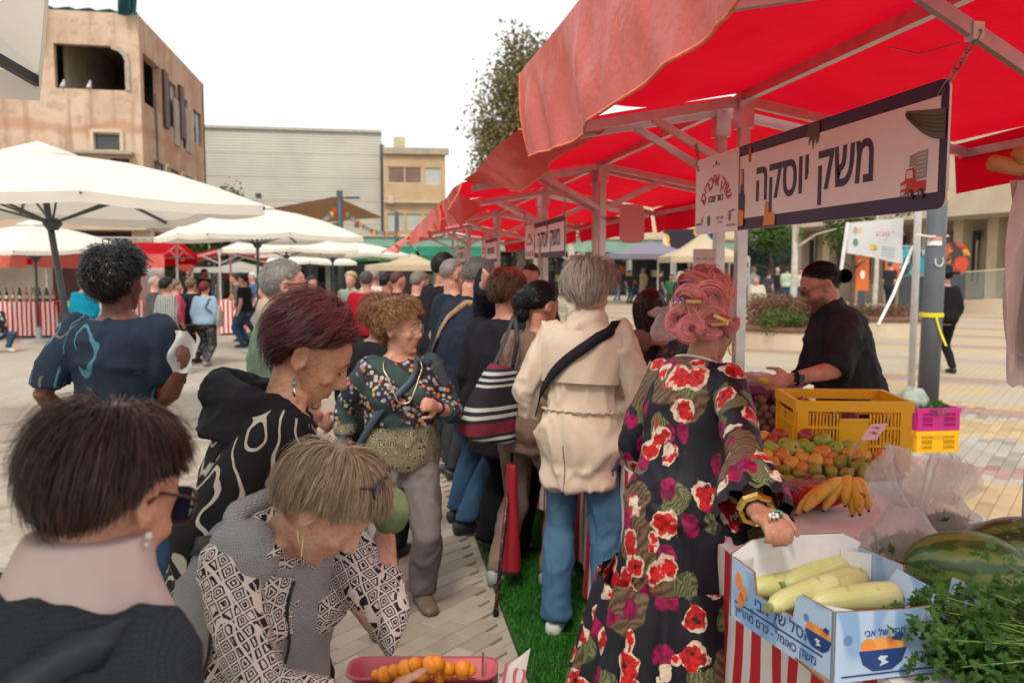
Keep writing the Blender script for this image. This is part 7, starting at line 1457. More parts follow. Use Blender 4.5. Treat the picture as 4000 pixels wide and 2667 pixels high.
# ---- M10 vendor
b = person('bearded vendor with hair tied back in dark pullover leaning over the crates',hd(3205,1120,4.45),1.80,282,22,24,-2,0,1.08,'m',armL=('w',hd(3085,1480,4.05),(.5,-.5,-.6)),armR=('w',hd(3050,1530,4.5),(.3,-.3,-.7)),curl=(38,35),skin=(.53,.28,.2),vox=.0095,beard=.85,sw=1.15,top=H_(m=cloth('charcoal_pullover',(.022,.022,.026),(.03,.03,.035),.85),inf=.03,sl=1.12,sfl=.008,name='pullover',wr=.009,hem=-.18,collar=.06),bottom=H_(m=BLKP),shoes=(.02,.02,.02),bust=0,
hair=H_(m=hairmat('hair_black',(.006,.006,.008),(.016,.016,.02),(.035,.035,.045),.3),th=.006,cap=.4,trim=.3,n=2600,len=.12,lift=.08,clump=.1,wob=.03,comb=lambda d,p:np.stack([d[:,0]*.2,-np.ones(len(d)),.25-d[:,2]*.6],1),wd=.0013,nk=8,seed=22,line=-.02,extra=[ball_curl((0,-.135,.0),.036,700,1.2,.0016)]))
eyes(b,closed=True,brow=(.02,.016,.014)); glasses(b,(.25,.2,.12),(.12,.10,.08),'sun',-.002,.006,2,.023,.018); W_ = b.arms['L'][2]; d = b.handL[1]; MB().tube([W_-d*.03+.031*(b.handL[3]*math.cos(a)+b.handL[2]*math.sin(a))for a in np.linspace(0,6.283,14)],.009,6,cap=False).build('watch_strap',BLK,b.o,True); MB().box(W_-d*.03-b.handL[2]*.034,(.036,.036,.036),.4).build('watch',mat('watch_face',(.01,.012,.018),.15),b.o)
strap(b,[(.3,-60),(.1,-85),(-.1,-120)],.05,.008,mat('brown_leather',(.06,.03,.022),.5),'belt_bag_strap',.045); hv = b.handL; bn = tag(MB().tube([hv[0]+hv[1]*(.05+.02*i)+hv[2]*.02+np.array([0,0,.01*i])for i in range(4)],[.012,.02,.018,.006],8).build('yellow_pepper',mat('pepper_yellow',(.65,.42,.03),.35),None,True,loc=hv[0]),'small yellow pepper held in the vendor\'s hand','pepper')
# ---- M11 long haired woman behind the table
b = person('woman with long dark brown hair and red floral blouse behind the second table',hd(2540,1205,5.7),1.64,262,34,40,0,0,1.05,'f',armR=('l',(.0,.3,-.3)),armL=('l',(.02,.32,-.3)),skin=(.45,.25,.18),vox=.011,top=H_(m=m_floral2(),inf=.016,sl=1.6,name='blouse'),bottom=H_(m=BLKP),hair=H_(m=hairmat('hair_longbrown',(.03,.014,.012),(.065,.032,.026),(.1,.055,.045),.35),th=.022,n=3200,len=.46,lift=.1,clump=.15,wob=.04,comb=lambda d,p:np.stack([d[:,0]*.35,d[:,1]*.25+.1,-np.ones(len(d))],1),wd=.0028,nk=12,trim=9,grav=3.0,hug=False,seed=23))
# ---- midground men of the row
def simple(label,x,y,D,H,hdg,hairc=None,topc=(.02,.02,.025),botc=None,skin=(.5,.28,.2),lean=3,hp=6,sl=.8,w=1.1,sex='m',vox=.023,hy=0,buzz=None,hairk=None,topm=None,botm=None,shoes=(.03,.03,.03),group=None,feet=None,armL=None,armR=None,th=.014,skirt=None):
    hr = None
    if hairc: hr = H_(m=hairmat('hair_s%.2f_%.2f_%.2f'%hairc,tuple(c*.8 for c in hairc),hairc,tuple(c*1.25 for c in hairc),.5),th=th,seed=int(x)%97,cap=1.0,**(hairk or{}))
    return person(label,gd(x,y,D),H,hdg,lean,hp,hy,0,w,sex,skin=skin,vox=vox,top=H_(m=topm or cloth('c%.2f%.2f%.2f'%topc,topc),sl=sl,inf=.02),bottom=skirt or H_(m=botm or cloth('c%.2f%.2f%.2f'%(botc or(.03,.03,.035)),botc or(.03,.03,.035))),hair=hr,buzz=buzz,shoes=shoes,group=group,feet=feet,armL=armL,armR=armR,bust=.4 if sex=='f' else 0,sw=1.12 if sex=='m' else 1.03)
sk1,sk2,sk3 = (.5,.27,.19),(.56,.32,.24),(.3,.16,.11)
b = simple('man in black printed T-shirt standing behind the third table',2072,1085,8.0,1.76,225,(.05,.035,.03),(.014,.014,.018),skin=sk1,vox=.012,hp=22,th=.005,hairk=H_(line=.25));
for k in range(3):
    c = b.surf(.74+.01*(k%2),-28+26*k,.035); fq = nrm_(c-b.sp(.74)); rq = np.cross(fq,(0,0,1)); cr_ = MB()
    for sg in(-1,1): cr_.bar(c-rq*.022*sg-np.array([0,0,.03]),c+rq*.022*sg+np.array([0,0,.03]),.009,.004,upv=fq)
    cr_.build('shirt_print',mat('print_white',(.55,.52,.5),.7),b.o)
simple('man in black cap and black T-shirt seen from behind in the row',1735,1048,7.2,1.78,52,(.008,.008,.010),(.014,.014,.018),skin=sk1,vox=.012,th=.016,w=1.15)
b = simple('balding man with glasses and navy top behind the stocky man',1772,1075,6.5,1.74,70,(.25,.23,.22),(.012,.022,.035),skin=sk2,vox=.012,th=.004,w=1.15,hairk=H_(line=.35)); glasses(b,(.02,.02,.02),(.1,.1,.1),'sun',0,.004,3,.026,.016)
simple('man in navy shirt with grey hair further along the row',1640,1105,8.8,1.66,60,(.22,.19,.17),(.014,.024,.036),skin=sk2,vox=.013,hp=18,lean=10,th=.008)
simple('man in black T-shirt facing right in the far aisle',1556,1098,11.0,1.68,70,(.10,.05,.04),(.012,.012,.015),skin=sk1,th=.005,hairk=H_(line=.15)); simple('dark haired person in black beside the man in the far aisle',1512,1105,11.8,1.64,60,(.012,.01,.012),(.012,.014,.02),skin=sk1)
simple('man in bright red shirt walking away in the middle aisle',1432,1098,10.6,1.68,12,(.09,.085,.08),(.36,.006,.02),skin=sk2,sl=1.7,w=1.2,th=.008); simple('blonde woman in pale green top in the middle aisle',1370,1095,12.5,1.62,200,(.55,.42,.22),(.2,.28,.22),skin=sk2,sl=1.6,sex='f',th=.02); simple('man in white shirt beyond the red shirt',1462,1085,14,1.7,10,(.3,.28,.26),(.6,.6,.58),skin=sk2); simple('woman in black patterned dress behind the grey crew cut man',1218,1110,13,1.62,150,(.02,.015,.015),skin=sk1,sex='f',topm=m_speck('speckle_black',(.02,.02,.025),(.5,.5,.5),22),sl=1.2)
# ---- left background
simple('woman in turquoise top with long brown hair at the left striped table',325,1112,15.0,1.52,340,(.045,.02,.015),(.005,.19,.27),(.03,.06,.1),skin=sk1,sex='f',sl=1.4,w=1.3,th=.03,topm=cloth('turquoise',(.005,.22,.32),(.004,.17,.26)),botm=JEAND)
simple('balding old man in grey jacket facing right on the left side',607,1108,13.6,1.58,70,(.42,.4,.38),(.085,.075,.08),(.4,.34,.26),skin=sk2,sl=1.9,lean=8,w=1.1,th=.004,hairk=H_(line=.4)); simple('person with black hair and plaid shirt with grey backpack',652,1118,12.8,1.52,40,(.012,.01,.012),topm=m_plaid(),botc=(.05,.05,.06),skin=sk1,sl=1.6,sex='f',w=1.15,th=.03)
simple('woman in pink top behind the plaid shirt',688,1120,14.2,1.55,60,(.2,.16,.12),(.5,.06,.12),skin=sk2,sex='f',sl=1.7); simple('woman in dark dress with hair up and black bag',748,1115,14.6,1.58,20,(.16,.11,.06),(.02,.022,.028),skin=sk2,sex='f',sl=1.4,th=.022,botm=m_speck('dotted_black',(.015,.015,.02),(.5,.5,.5),14))
b = simple('walking woman with red hair in pale blue jumper and speckled trousers',800,1128,14.3,1.52,14,(.16,.02,.02),(.26,.38,.52),skin=sk2,sex='f',sl=1.45,w=1.25,th=.018,botm=m_speck('speckled_trouser',(.02,.022,.028),(.35,.35,.36),34,.3),shoes=(.3,.3,.28),feet=((-.08,.14,5),(.09,-.22,5)),vox=.018)
strap(b,[(.95,60),(.9,140),(.6,160),(.3,110)],.03,.006,mat('olive_strap',(.1,.13,.11),.7),'bag_strap',.03); tb_ = b.surf(.2,100,.1); me,P,N_ = remesh(*loft([(tb_+(0,0,.22),b.f,b.r,.03,.03),(tb_,b.f,b.r,.12,.05),(tb_-(0,0,.14),b.f,b.r,.1,.04)],14),.015,1); o = bpy.data.objects.new('tote_bag',me); COL.objects.link(o); me.materials.append(mat('tote_grey',(.3,.3,.26),.8)); tag(o,'grey tote bag on the shoulder of the woman in pale blue','bag')
simple('vendor with dark hair and black top under the end-on stall',738,1062,24.5,1.72,190,(.03,.02,.02),(.02,.022,.03),skin=sk1,vox=.02); simple('bearded vendor with black hair looking right under the end-on stall',800,1068,24.0,1.72,120,(.012,.01,.01),(.02,.022,.03),skin=sk3,vox=.02)
simple('man in black T-shirt with red print beside the striped end table',950,1095,17.5,1.62,290,(.03,.02,.018),(.012,.013,.018),skin=sk2,botm=JEAND,vox=.016,sl=.7); simple('bent man in khaki jacket at the end-on stall',915,1090,19.0,1.6,270,(.05,.03,.025),(.13,.11,.09),skin=sk1,lean=22,sl=1.8); simple('person in beige patterned shirt half hidden by the umbrella pole',1030,1140,15.0,1.5,240,(.2,.18,.15),(.42,.34,.28),skin=sk2,sl=1.2,w=1.3,th=.02); simple('person in white cap by the end-on stall',985,1085,20.0,1.64,250,(.7,.7,.68),(.08,.14,.25),skin=sk2,th=.016)
simple('person at the left edge in black and white sweater and jeans',-22,1190,16.5,1.62,120,(.02,.02,.02),topm=m_speck('bw_sweater',(.02,.02,.025),(.5,.5,.5),9,.35),botm=JEAND,skin=sk1,sl=1.9,shoes=(.55,.55,.5),feet=((-.1,.2,5),(.1,-.2,5))); simple('person in pale blue shirt behind the curly haired man',392,1160,16.0,1.5,30,(.02,.015,.015),(.3,.4,.52),skin=sk1,sl=1.6)
# ---- right background
simple('walking man in dark top and pale jeans far across the plaza',2412,1062,44,1.72,60,(.05,.03,.025),(.05,.06,.075),skin=sk2,sl=1.8,botm=JEANL,vox=.028,feet=((-.08,.25,5),(.08,-.25,5))); simple('man in pale yellow shirt far across the plaza',2512,1058,42,1.72,250,(.3,.28,.26),(.52,.47,.27),(.4,.38,.3),skin=sk2,vox=.028,sl=.9)
simple('dark clothed man leaning at the far greengrocer',2582,1066,38,1.68,80,(.03,.02,.02),(.02,.025,.035),skin=sk1,vox=.028,botm=JEAND); simple('grey haired man in black polo walking beyond the pink haired woman',2658,1082,19.5,1.66,250,(.45,.42,.4),(.016,.018,.024),skin=sk2,vox=.022,sl=.9,w=1.2); simple('person in green apron by the cream gazebo',2622,1085,30,1.5,200,(.03,.02,.02),(.02,.12,.06),skin=sk3,vox=.026)
simple('old woman in cream coat and blue cap walking with a trolley',2955,1095,21.5,1.5,230,(.16,.33,.48),(.60,.55,.46),(.5,.46,.4),skin=sk2,sex='f',sl=1.9,w=1.3,lean=14,vox=.022,th=.012)
for lb,x,y,D,H,hg_,hc,tc,bc_ in(('man in mint green shirt and jeans at the far cafe',3076,1055,34,1.7,30,(.04,.03,.03),(.42,.58,.44),(.04,.1,.2)),('person in black with white hair at the far cafe',3038,1058,35,1.68,200,(.6,.58,.56),(.02,.02,.03),(.05,.05,.06)),('person in dark grey at the far cafe by the bicycle',3003,1072,33,1.6,60,(.04,.03,.03),(.06,.06,.07),(.05,.05,.06)),('person in pale top at the far cafe',2893,1050,36,1.68,100,(.4,.36,.3),(.55,.56,.55),(.1,.1,.12)),('person in light blue at the far cafe',2918,1056,35,1.66,150,(.5,.48,.45),(.25,.4,.5),(.1,.1,.12)),('person in cream jacket at the far cafe',2946,1054,37,1.7,120,(.35,.3,.25),(.58,.54,.44),(.2,.18,.15)),('person in white by the white barked trunk',3128,1060,36,1.68,220,(.05,.04,.04),(.6,.58,.55),(.1,.1,.12)),('man in black on the terrace behind the glass railing',3482,1035,25.5,1.72,80,(.1,.08,.07),(.03,.035,.045),(.03,.035,.05)),('person in dark clothes at the mauve awning',2460,1066,40,1.66,150,(.03,.02,.02),(.04,.05,.06),(.04,.08,.14)),('person in rust shirt under the cream gazebo',2755,1065,31,1.66,170,(.05,.03,.03),(.3,.16,.12),(.05,.05,.06))):
    simple(lb,x,y,D,H,hg_,hc,tc,bc_,skin=sk2,vox=.026)
b = simple('man in black suit and wide black hat walking away on the right',3693,1080,13.2,1.74,0,(.01,.01,.012),(.009,.010,.014),(.009,.010,.013),skin=sk2,sl=1.95,vox=.022,feet=((-.08,.2,8),(.09,-.12,8)),armL=('l',(.2,-.12,-.42)),th=.02,w=1.1)
me = MB().lathe([(.0,.155),(.07,.15),(.098,.13),(.105,.045),(.107,.035),(.19,.03),(.2,.038),(.19,.022),(.09,.02)],(0,0,0),22); V = np.concatenate(me.V); obj('hat',b.TH(V*1.05+np.array([0,-.01,.01])),me.F,mat('hat_felt',(.008,.008,.010),.9),b.o,True)
# ================================================================== PRODUCE AND THINGS ON THE TABLES
def fruit_mat(name,c1,c2,c3=None,rough=.38,vs=9):
    b = NB(name); P = b.co(); oi = b.nd('ObjectInfo'); v = b.nd('VectorMath',operation='MULTIPLY_ADD'); b.put(v.inputs[0],b.comb(oi.outputs['Random'],oi.outputs['Random'],oi.outputs['Random'])); v.inputs[1].default_value = (40,40,40); b.put(v.inputs[2],P); v = v.outputs[0]
    f = b.noise(vs,3,v); c = b.mix(b.st(f,.38,.64),c1,c2); c = b.mix(b.st(b.noise(vs*1.7,3,b.mapn(v,loc=(5,5,5))),.5,.68),c,c3 or c2); c = b.mix(b.ma('MULTIPLY',b.st(b.noise(140,2,v),.52,.7),.35),c,tuple(x*.6 for x in c1)); c = b.mix(b.ma('MULTIPLY',oi.outputs['Random'],.25),c,c2)
    return b.done(b.pbsdf(c,rough,0,.45,b.bump(b.noise(60,3,v),.08,.003)))
def lathe_mesh(prof,n,m_,name,stem=None,bend=0):
    m = MB(); V = []; prof = list(prof); F = [];
    for r_,z_ in prof:
        for i in range(n): a = 2*math.pi*i/n; lob = 1+.025*math.cos(5*a); V.append((r_*lob*math.cos(a)+bend*z_*z_,r_*lob*math.sin(a),z_))
    k = len(prof)
    for q in range(k-1):
        for i in range(n): F.append((q*n+i,q*n+(i+1)%n,(q+1)*n+(i+1)%n,(q+1)*n+i))
    F+=[tuple(range(n))[::-1],tuple((k-1)*n+i for i in range(n))]; m.add(V,F,0)
    return m.mesh(name,m_,True)
# unit meshes (radius ~1)
ap = [(.05,-.78),(.3,-.86),(.6,-.78),(.85,-.5),(1.0,-.05),(.98,.3),(.82,.62),(.55,.8),(.28,.8),(.1,.66),(.02,.58)]
pe = [(.06,-.9),(.35,-1.0),(.7,-.88),(.93,-.5),(1.0,-.05),(.88,.4),(.62,.85),(.45,1.2),(.36,1.5),(.22,1.68),(.04,1.72)]
ws = [(.05,-1)]+[(math.cos(t),math.sin(t))for t in np.linspace(-1.3,1.3,9)]+[(.05,1)]
AM = {k:lathe_mesh(ap,16,m_,'apple')for k,m_ in dict(red=fruit_mat('apple_red',(.22,.008,.014),(.38,.03,.02),(.36,.14,.03)),green=fruit_mat('apple_green',(.22,.31,.025),(.28,.36,.04),(.36,.38,.06)),yel=fruit_mat('apple_yellow',(.55,.30,.03),(.60,.38,.05),(.52,.08,.02)),ora=fruit_mat('apple_orange',(.52,.12,.025),(.58,.28,.045),(.42,.045,.02))).items()}
PRM = lathe_mesh(pe,16,fruit_mat('pear_skin',(.24,.21,.025),(.31,.27,.035),(.17,.10,.02),.5),'pear',bend=.05)
STM = MB().tube([(0,0,0),(.02,0,.12),(.06,.02,.26)],[.035,.03,.045],6).mesh('stem',mat('stem_brown',(.06,.04,.025),.8))
Z0 = lambda x,y: (2850+x/2.614,1500+y/2.614)
rsF = np.random.RandomState(31)
lab = dict(red='red apple in the back left of the heap beside the walnut bag',green='large green apple in the middle of the heap',yel='yellow and red apple in the middle of the heap',ora='orange red apple in the heap before the yellow crate')
lst = [('red',160,545,78),('red',230,605,85),('yel',350,550,75),('red',425,585,82),('red',510,525,85),('red',785,540,90),('green',235,690,90),('green',420,665,95),('green',620,670,105),('green',560,625,80),('green',750,630,80),('green',820,665,78),('green',945,585,97),('green',1090,665,85),('green',1210,645,85),('yel',350,755,103),('ora',535,740,95),('ora',265,810,78),('ora',445,820,88),('yel',630,818,84),('yel',745,760,80),('yel',870,790,90),('ora',940,705,98),('yel',1220,720,80),('ora',1290,740,70),('yel',1370,740,80),('ora',1540,755,95),('ora',1050,745,60),('ora',740,860,70),('pear',245,885,88),('pear',325,920,70),('pear',445,920,88),('pear',550,880,85),('pear',600,970,75),('pear',700,915,72),('pear',860,860,95),('pear',1035,880,78),('pear',1120,785,90),('pear',1195,905,85),('pear',905,965,75),('pear',1095,990,72),('pear',1290,830,70),('pear',1390,920,100),('pear',1450,820,80),('pear',1580,845,68),('pear',1635,900,88),('pear',1735,920,65),('pear',1330,790,60),('pear',215,970,70),('pear',1520,930,60),('yel',700,700,60),('ora',1000,800,60)]
for kd,x,y,r_ in lst:
    z_ = TZ+.055+max(0,(985-y))/430*.105; p = gz(*Z0(x,y),z_); D = topx(p)[2]; rad = r_/2.614*D/FPX
    if kd=='pear':
        rad*=.86; o = inst('pear',PRM,p-np.array([0,0,rad*.2]),None,(rsF.uniform(-1.3,1.3),rsF.uniform(-1.2,1.2),rsF.uniform(0,6.28)),rad); tag(o,'russet green pear in the front right of the fruit heap','pear','pears in the front of the heap'); st_o = inst('stem',STM,(0,0,0)); st_o.parent = o; st_o.location = (0.14,0,1.66)
    else:
        o = inst('apple',AM[kd],p,None,(rsF.normal(0,.5),rsF.normal(0,.5),rsF.uniform(0,6.28)),rad); tag(o,lab[kd],'apple','apples heaped on the near table'); st_o = inst('stem',STM,(0,0,0)); st_o.parent = o; st_o.location = (0,0,.6)
for kd_,fm in(('red','%s red apple from the left in the fruit heap'),('green','%s green apple from the left in the fruit heap'),('yel','%s yellow and red apple from the left in the fruit heap'),('ora','%s orange red apple from the left in the fruit heap')): rank_labels([o for o in COL.objects if o.get('label')==lab[kd_]],fm)
rank_labels([o for o in COL.objects if o.get('category')=='pear'],'%s russet pear from the left in the fruit heap')
# heap base tray
cr0 = [gz(*Z0(150,1010),TZ+.03),gz(*Z0(1770,985),TZ+.03),gz(*Z0(1700,700),TZ+.10),gz(*Z0(150,560),TZ+.10)]
M_FOIL = mat('foil_tray',(.55,.54,.55),.3,(.42,.41,.43),40,.5,80,.004,metal=.8)
t = thing('display_tray','sloping foil lined tray under the heap of apples and pears','tray',(cr0[0]+cr0[2])/2*(1,1,0)+np.array([0,0,TZ])); V = [c-np.array([0,0,.02])for c in cr0]+[np.array([c[0],c[1],TZ+.008])for c in cr0]; obj('base',V,[(0,1,2,3),(4,7,6,5),(0,4,5,1),(1,5,6,2),(2,6,7,3),(3,7,4,0)],mat('tray_lining',(.10,.07,.05),.9),t)
a,c = gz(*Z0(1000,1045),TZ+.04),gz(*Z0(1770,1035),TZ+.04); V,F = grid(lambda u,v:a*(1-u)+c*u+np.array([0,.012*math.sin(u*160)*.4,-.035+.05*v])+HF*(-.015+.015*v),140,3); obj('foil_edge',V,F,M_FOIL,t,True)
# ---- yellow crate
M_YEL = mat('crate_yellow',(.92,.52,.012),.4,(.86,.46,.010),3,.15,60,.002,tl=.12);
def crate(label,c,L_,W_,Hc_,yaw,m_,cat='crate',fine=True):
    c = np.asarray(c,float); t = thing('plastic_crate',label,cat,c); cy_,sy_ = math.cos(yaw),math.sin(yaw); T = lambda x,y,z_: c+np.array([x*cy_-y*sy_,x*sy_+y*cy_,z_])
    def B_(nm,x,y,z_,dx,dy,dz,par=t): return MB().box(T(x,y,z_),(dx,dy,dz),yaw).build(nm,m_,par)
    B_('floor',0,0,.008,L_-.02,W_-.02,.012)
    for sy in(-1,1):
        B_('rim',0,sy*W_/2,Hc_-.022,L_+.02,.016,.044); B_('base_rail',0,sy*W_/2,.018,L_,.01,.036)
        pn = B_('centre_panel',0,sy*W_/2,Hc_*.40,L_*.26,.007,Hc_*.62); B_('handle_bar',0,sy*(W_/2+.004),Hc_*.73,L_*.26,.014,.012)
        for sx in(-1,1):
            B_('corner_post',sx*(L_/2-.022),sy*W_/2,Hc_/2,.044,.014,Hc_-.06)
            x0,x1 = L_*.13,L_/2-.044
            for zr_ in(.36,.62): B_('rail',sx*(x0+x1)/2,sy*(W_/2+.002),Hc_*zr_,x1-x0,.011,.010)
            if fine and sy<0:
                n_ = 9
                for k in range(n_): B_('slat',sx*(x0+(x1-x0)*(k+.5)/n_),sy*W_/2,Hc_*.45,(x1-x0)/n_*.45,.007,Hc_*.74)
            else: B_('slat_panel',sx*(x0+x1)/2,sy*W_/2,Hc_*.3,x1-x0,.005,Hc_*.45)
    for sx in(-1,1):
        B_('rim',sx*L_/2,0,Hc_-.022,.016,W_-.016,.044); B_('base_rail',sx*L_/2,0,.018,.01,W_,.036)
        for sy in(-1,1): B_('corner_post',sx*L_/2,sy*(W_/2-.026),Hc_/2,.014,.036,Hc_-.06)
        for k in range(10 if fine else 0): B_('slat',sx*L_/2,-W_/2+.05+(W_-.1)*(k+.5)/10,Hc_*.42,.007,(W_-.1)/10*.45,Hc_*.7)
        for zr_ in(.36,.62): B_('rail',sx*(L_/2+.002),0,Hc_*zr_,.011,W_-.06,.010)
    return t,T
a,c = gd(3106,1580,3.5),gd(3572,1566,3.46); dv = (c-a)*(1,1,0); yw = math.atan2(dv[1],dv[0]); Ly = np.linalg.norm(dv)-.02; nv_ = np.array([-dv[1],dv[0],0])/np.linalg.norm(dv); cc = (a+c)/2+nv_*.18; cc[2] = TZ+.008
tY,TY = crate('large yellow plastic crate of red onions standing behind the fruit heap',cc,Ly,.36,.29,yw,M_YEL)
ONM = lathe_mesh([(.05,-.9),(.5,-.8),(.95,-.3),(1,.1),(.7,.6),(.3,.85),(.12,1.1),(.05,1.35)],12,fruit_mat('red_onion',(.12,.018,.04),(.19,.035,.07),(.28,.12,.12),.35),'onion')
rs = np.random.RandomState(5)
for k in range(14,34):
    x,y,z_ = rs.uniform(-.2,.2),rs.uniform(-.14,.14),.06+.06*(k%3)+rs.uniform(0,.02)
    if k>29: x,y,z_ = [(-.19,.12,.23),(-.15,.13,.225),(-.11,.14,.22),(.07,.13,.215)][k-30]
    o = inst('red_onion',ONM,TY(x,y,z_),None,tuple(rs.uniform(-1,1,2))+(rs.rand()*6,),.034); tag(o,'red onion inside the large yellow crate','onion','red onions in the yellow crate')
MAGC = mat('crate_purple',(.22,.025,.12),.4,(.18,.02,.10),3); PNK = mat('crate_magenta',(.50,.02,.22),.4,(.42,.02,.18),3)
tP,TP = crate('purple plastic crate behind the walnut bag',(1.88,4.12,TZ+.01),.46,.32,.25,R(5),MAGC,fine=True);
for k in range(2):
    p = TP(-.05+.12*k,0,.25); V,F = ellipsoid(p,(.12,.1,.04),20); V = V+np.stack([vnoise(V+3*i,25)for i in range(3)],1)*.012; o = tag(obj('plastic_bag',V,F,None,None,True,loc=p),['crumpled clear bag lying on the purple crate, left one','crumpled clear bag lying on the purple crate, right one'][k],'bag'); BAGS = o
def m_bagfilm(name,a_):
    b = NB(name); n = b.bump(b.ma('ADD',b.noise(26,4),b.ma('MULTIPLY',b.noise(90,3),.4)),.7,.012); sh = b.mixs(.45,b.pbsdf((.75,.72,.72),.22,0,.7,n),b.transl((.8,.76,.75),n)); lw = b.nd('LayerWeight'); lw.inputs[0].default_value = .35; b.put(lw.inputs[1],n); f = b.ma('ADD',a_,b.ma('MULTIPLY',lw.outputs['Facing'],.55)); return b.done(b.mixs(f,b.transp((.96,.95,.95)),sh))
M_FILM = m_bagfilm('thin_bag_film',.34); M_FILM2 = m_bagfilm('clear_film',.04)
for o in COL.objects:
    if o.name.startswith('plastic_bag')and o.type=='MESH' and not o.data.materials: o.data.materials.append(M_FILM)
# crates on the ground by the lamp pole
g1 = gd(3650,1050,7.5); g1 = np.array([g1[0],g1[1],0.004]); crate('low yellow crate on the ground under the magenta crate',g1,.4,.3,.2,-YAW+.12,M_YEL,fine=True); tM,TM = crate('magenta crate of greens stacked on the low yellow crate',g1+np.array([0,0,.203]),.4,.3,.2,-YAW+.12,PNK)
gr_ = thing('leafy_greens','leafy green vegetables filling the magenta crate','vegetables',TM(0,0,.1)); rs = np.random.RandomState(6); leafcloud('leaves',TM(0,0,.17)+rs.normal(size=(700,3))*np.array([.09,.07,.03]),.03,M_LG,gr_,rs); gr_['kind'] = 'stuff'
p = TM(-.13,.05,.24); V,F = ellipsoid(p,(.13,.12,.12),22); V = V+np.stack([vnoise(V+5*i,18)for i in range(3)],1)*.03; tag(obj('bag_of_cabbage',V,F,mat('bag_green',(.45,.52,.46),.4,(.3,.42,.3),14,.5,40,.01,tl=.3),None,True,loc=p),'pale green plastic bag of vegetables on the magenta crate','bag')
# ---- walnut bag
WNM = mkmesh('walnut',*(lambda q:(q[0]*(1+.06*vnoise(q[0]*3,2))[:,None],q[1]))(ellipsoid((0,0,0),(1,1,1.12),12)),mat('walnut_shell',(.30,.17,.09),.75,(.20,.11,.06),60,.6,140,.003),True)
wc = gz(3000,1690,TZ+.01); wc = gd(*topx(wc)[:2],topx(wc)[2]*.985); t = thing('walnut_bag','clear plastic bag heaped with walnuts beside the yellow crate','bag',(wc[0],wc[1],TZ+.012)); rs = np.random.RandomState(9); nW = 0
for lay in range(6):
    zl = .022+lay*.034; rl_ = .105*(1-.08*lay)
    for k in range(14 if lay<4 else 9):
        a = 6.283*k/(10 if k<10 else 4)+lay; q = rl_*(1 if k<10 else .45)*rs.uniform(.9,1.0)
        inst('walnut',WNM,(wc[0]+math.cos(a)*q,wc[1]+math.sin(a)*q,TZ+zl+rs.uniform(-.004,.004)),t,tuple(rs.rand(3)*6),.0185*rs.uniform(.92,1.1))
V,F = loft([((wc[0],wc[1],TZ+z_),(1,0,0),(0,1,0),a,a)for z_,a in((.01,.1),(.02,.125),(.1,.132),(.16,.128),(.19,.13))],40); F = F[:-2]; V = V+np.stack([vnoise(V+4*i,22)for i in range(3)],1)*.010; obj('bag_film',V,F,M_FILM2,t,True)
t = thing('walnut_tray','shallow clear tray of walnuts in front of the walnut bag','tray',gz(3010,1715,TZ+.01)); wl_ = wloc(t)
for k in range(16): inst('walnut',WNM,wl_+np.array([-.14+.038*(k%8),-.05-.036*(k//8),.022]),t,tuple(rs.rand(3)*6),.0185)
MB().box(wl_+np.array([0,-.065,.006]),(.36,.1,.004)).build('tray_base',M_FILM,t)
for dy in(-.118,-.012): MB().box(wl_+np.array([0,dy,.022]),(.36,.003,.035)).build('tray_side',M_FILM,t)
# carrots / peppers at the edge
PPM = lathe_mesh([(.05,-1.4),(.3,-1.2),(.7,-.5),(.95,.2),(.9,.7),(.5,.9),(.15,.8)],12,fruit_mat('red_pepper',(.55,.03,.015),(.62,.06,.02),(.65,.14,.03),.25),'pepper'); rs = np.random.RandomState(15)
for k in range(7): p = gz(2915+rs.uniform(-20,22),1625+14*k-30,TZ+.05+.03*(k%2)); o = inst('red_pepper',PPM,p,None,tuple(rs.uniform(-1.5,1.5,3)),.03); tag(o,'red pepper beside the walnut bag, half hidden by the floral dress','pepper','red peppers beside the walnuts')
# price card on a spike
pc0,pc1 = gz(*Z0(1215,800),TZ+.10),gz(*Z0(1345,560),TZ+.215); t = thing('price_card','slanted white price card on a spike in the pears','price card',pc0); MB().bar(pc0,pc1,.006,.004).build('spike',mat('spike_clear',(.55,.52,.53),.3),t)
qs = [pc1+ray(0,0)*0,None]; D = topx(pc1)[2]; c4 = [gd(*Z0(1338,560),D),gd(*Z0(1500,560),D-.01),gd(*Z0(1612,400),D+.06),gd(*Z0(1450,405),D+.07)]; obj('card',np.array(c4+[q+np.array([0,0,-.003])for q in c4]),[(0,1,2,3),(7,6,5,4),(0,4,5,1),(1,5,6,2),(2,6,7,3),(3,7,4,0)],mat('card_white',(.74,.68,.70),.6),t)
for k,(u,v,s)in enumerate(((.35,.7,.25),(.6,.7,.15),(.4,.4,.3),(.65,.35,.12))): o_ = c4[0]*(1-u)*(1-v)+c4[1]*u*(1-v)+c4[2]*u*v+c4[3]*(1-u)*v; ux_ = nrm_(c4[1]-c4[0]); uy_ = nrm_(c4[3]-c4[0]); tp,tf = textmesh(['15','₪','10','₪'][k],.022,.0003); obj('handwriting',onplane(tp,o_+np.cross(ux_,uy_)*.002,ux_,uy_,np.cross(ux_,uy_)),tf,mat('ink_red',(.45,.05,.10),.6),t)
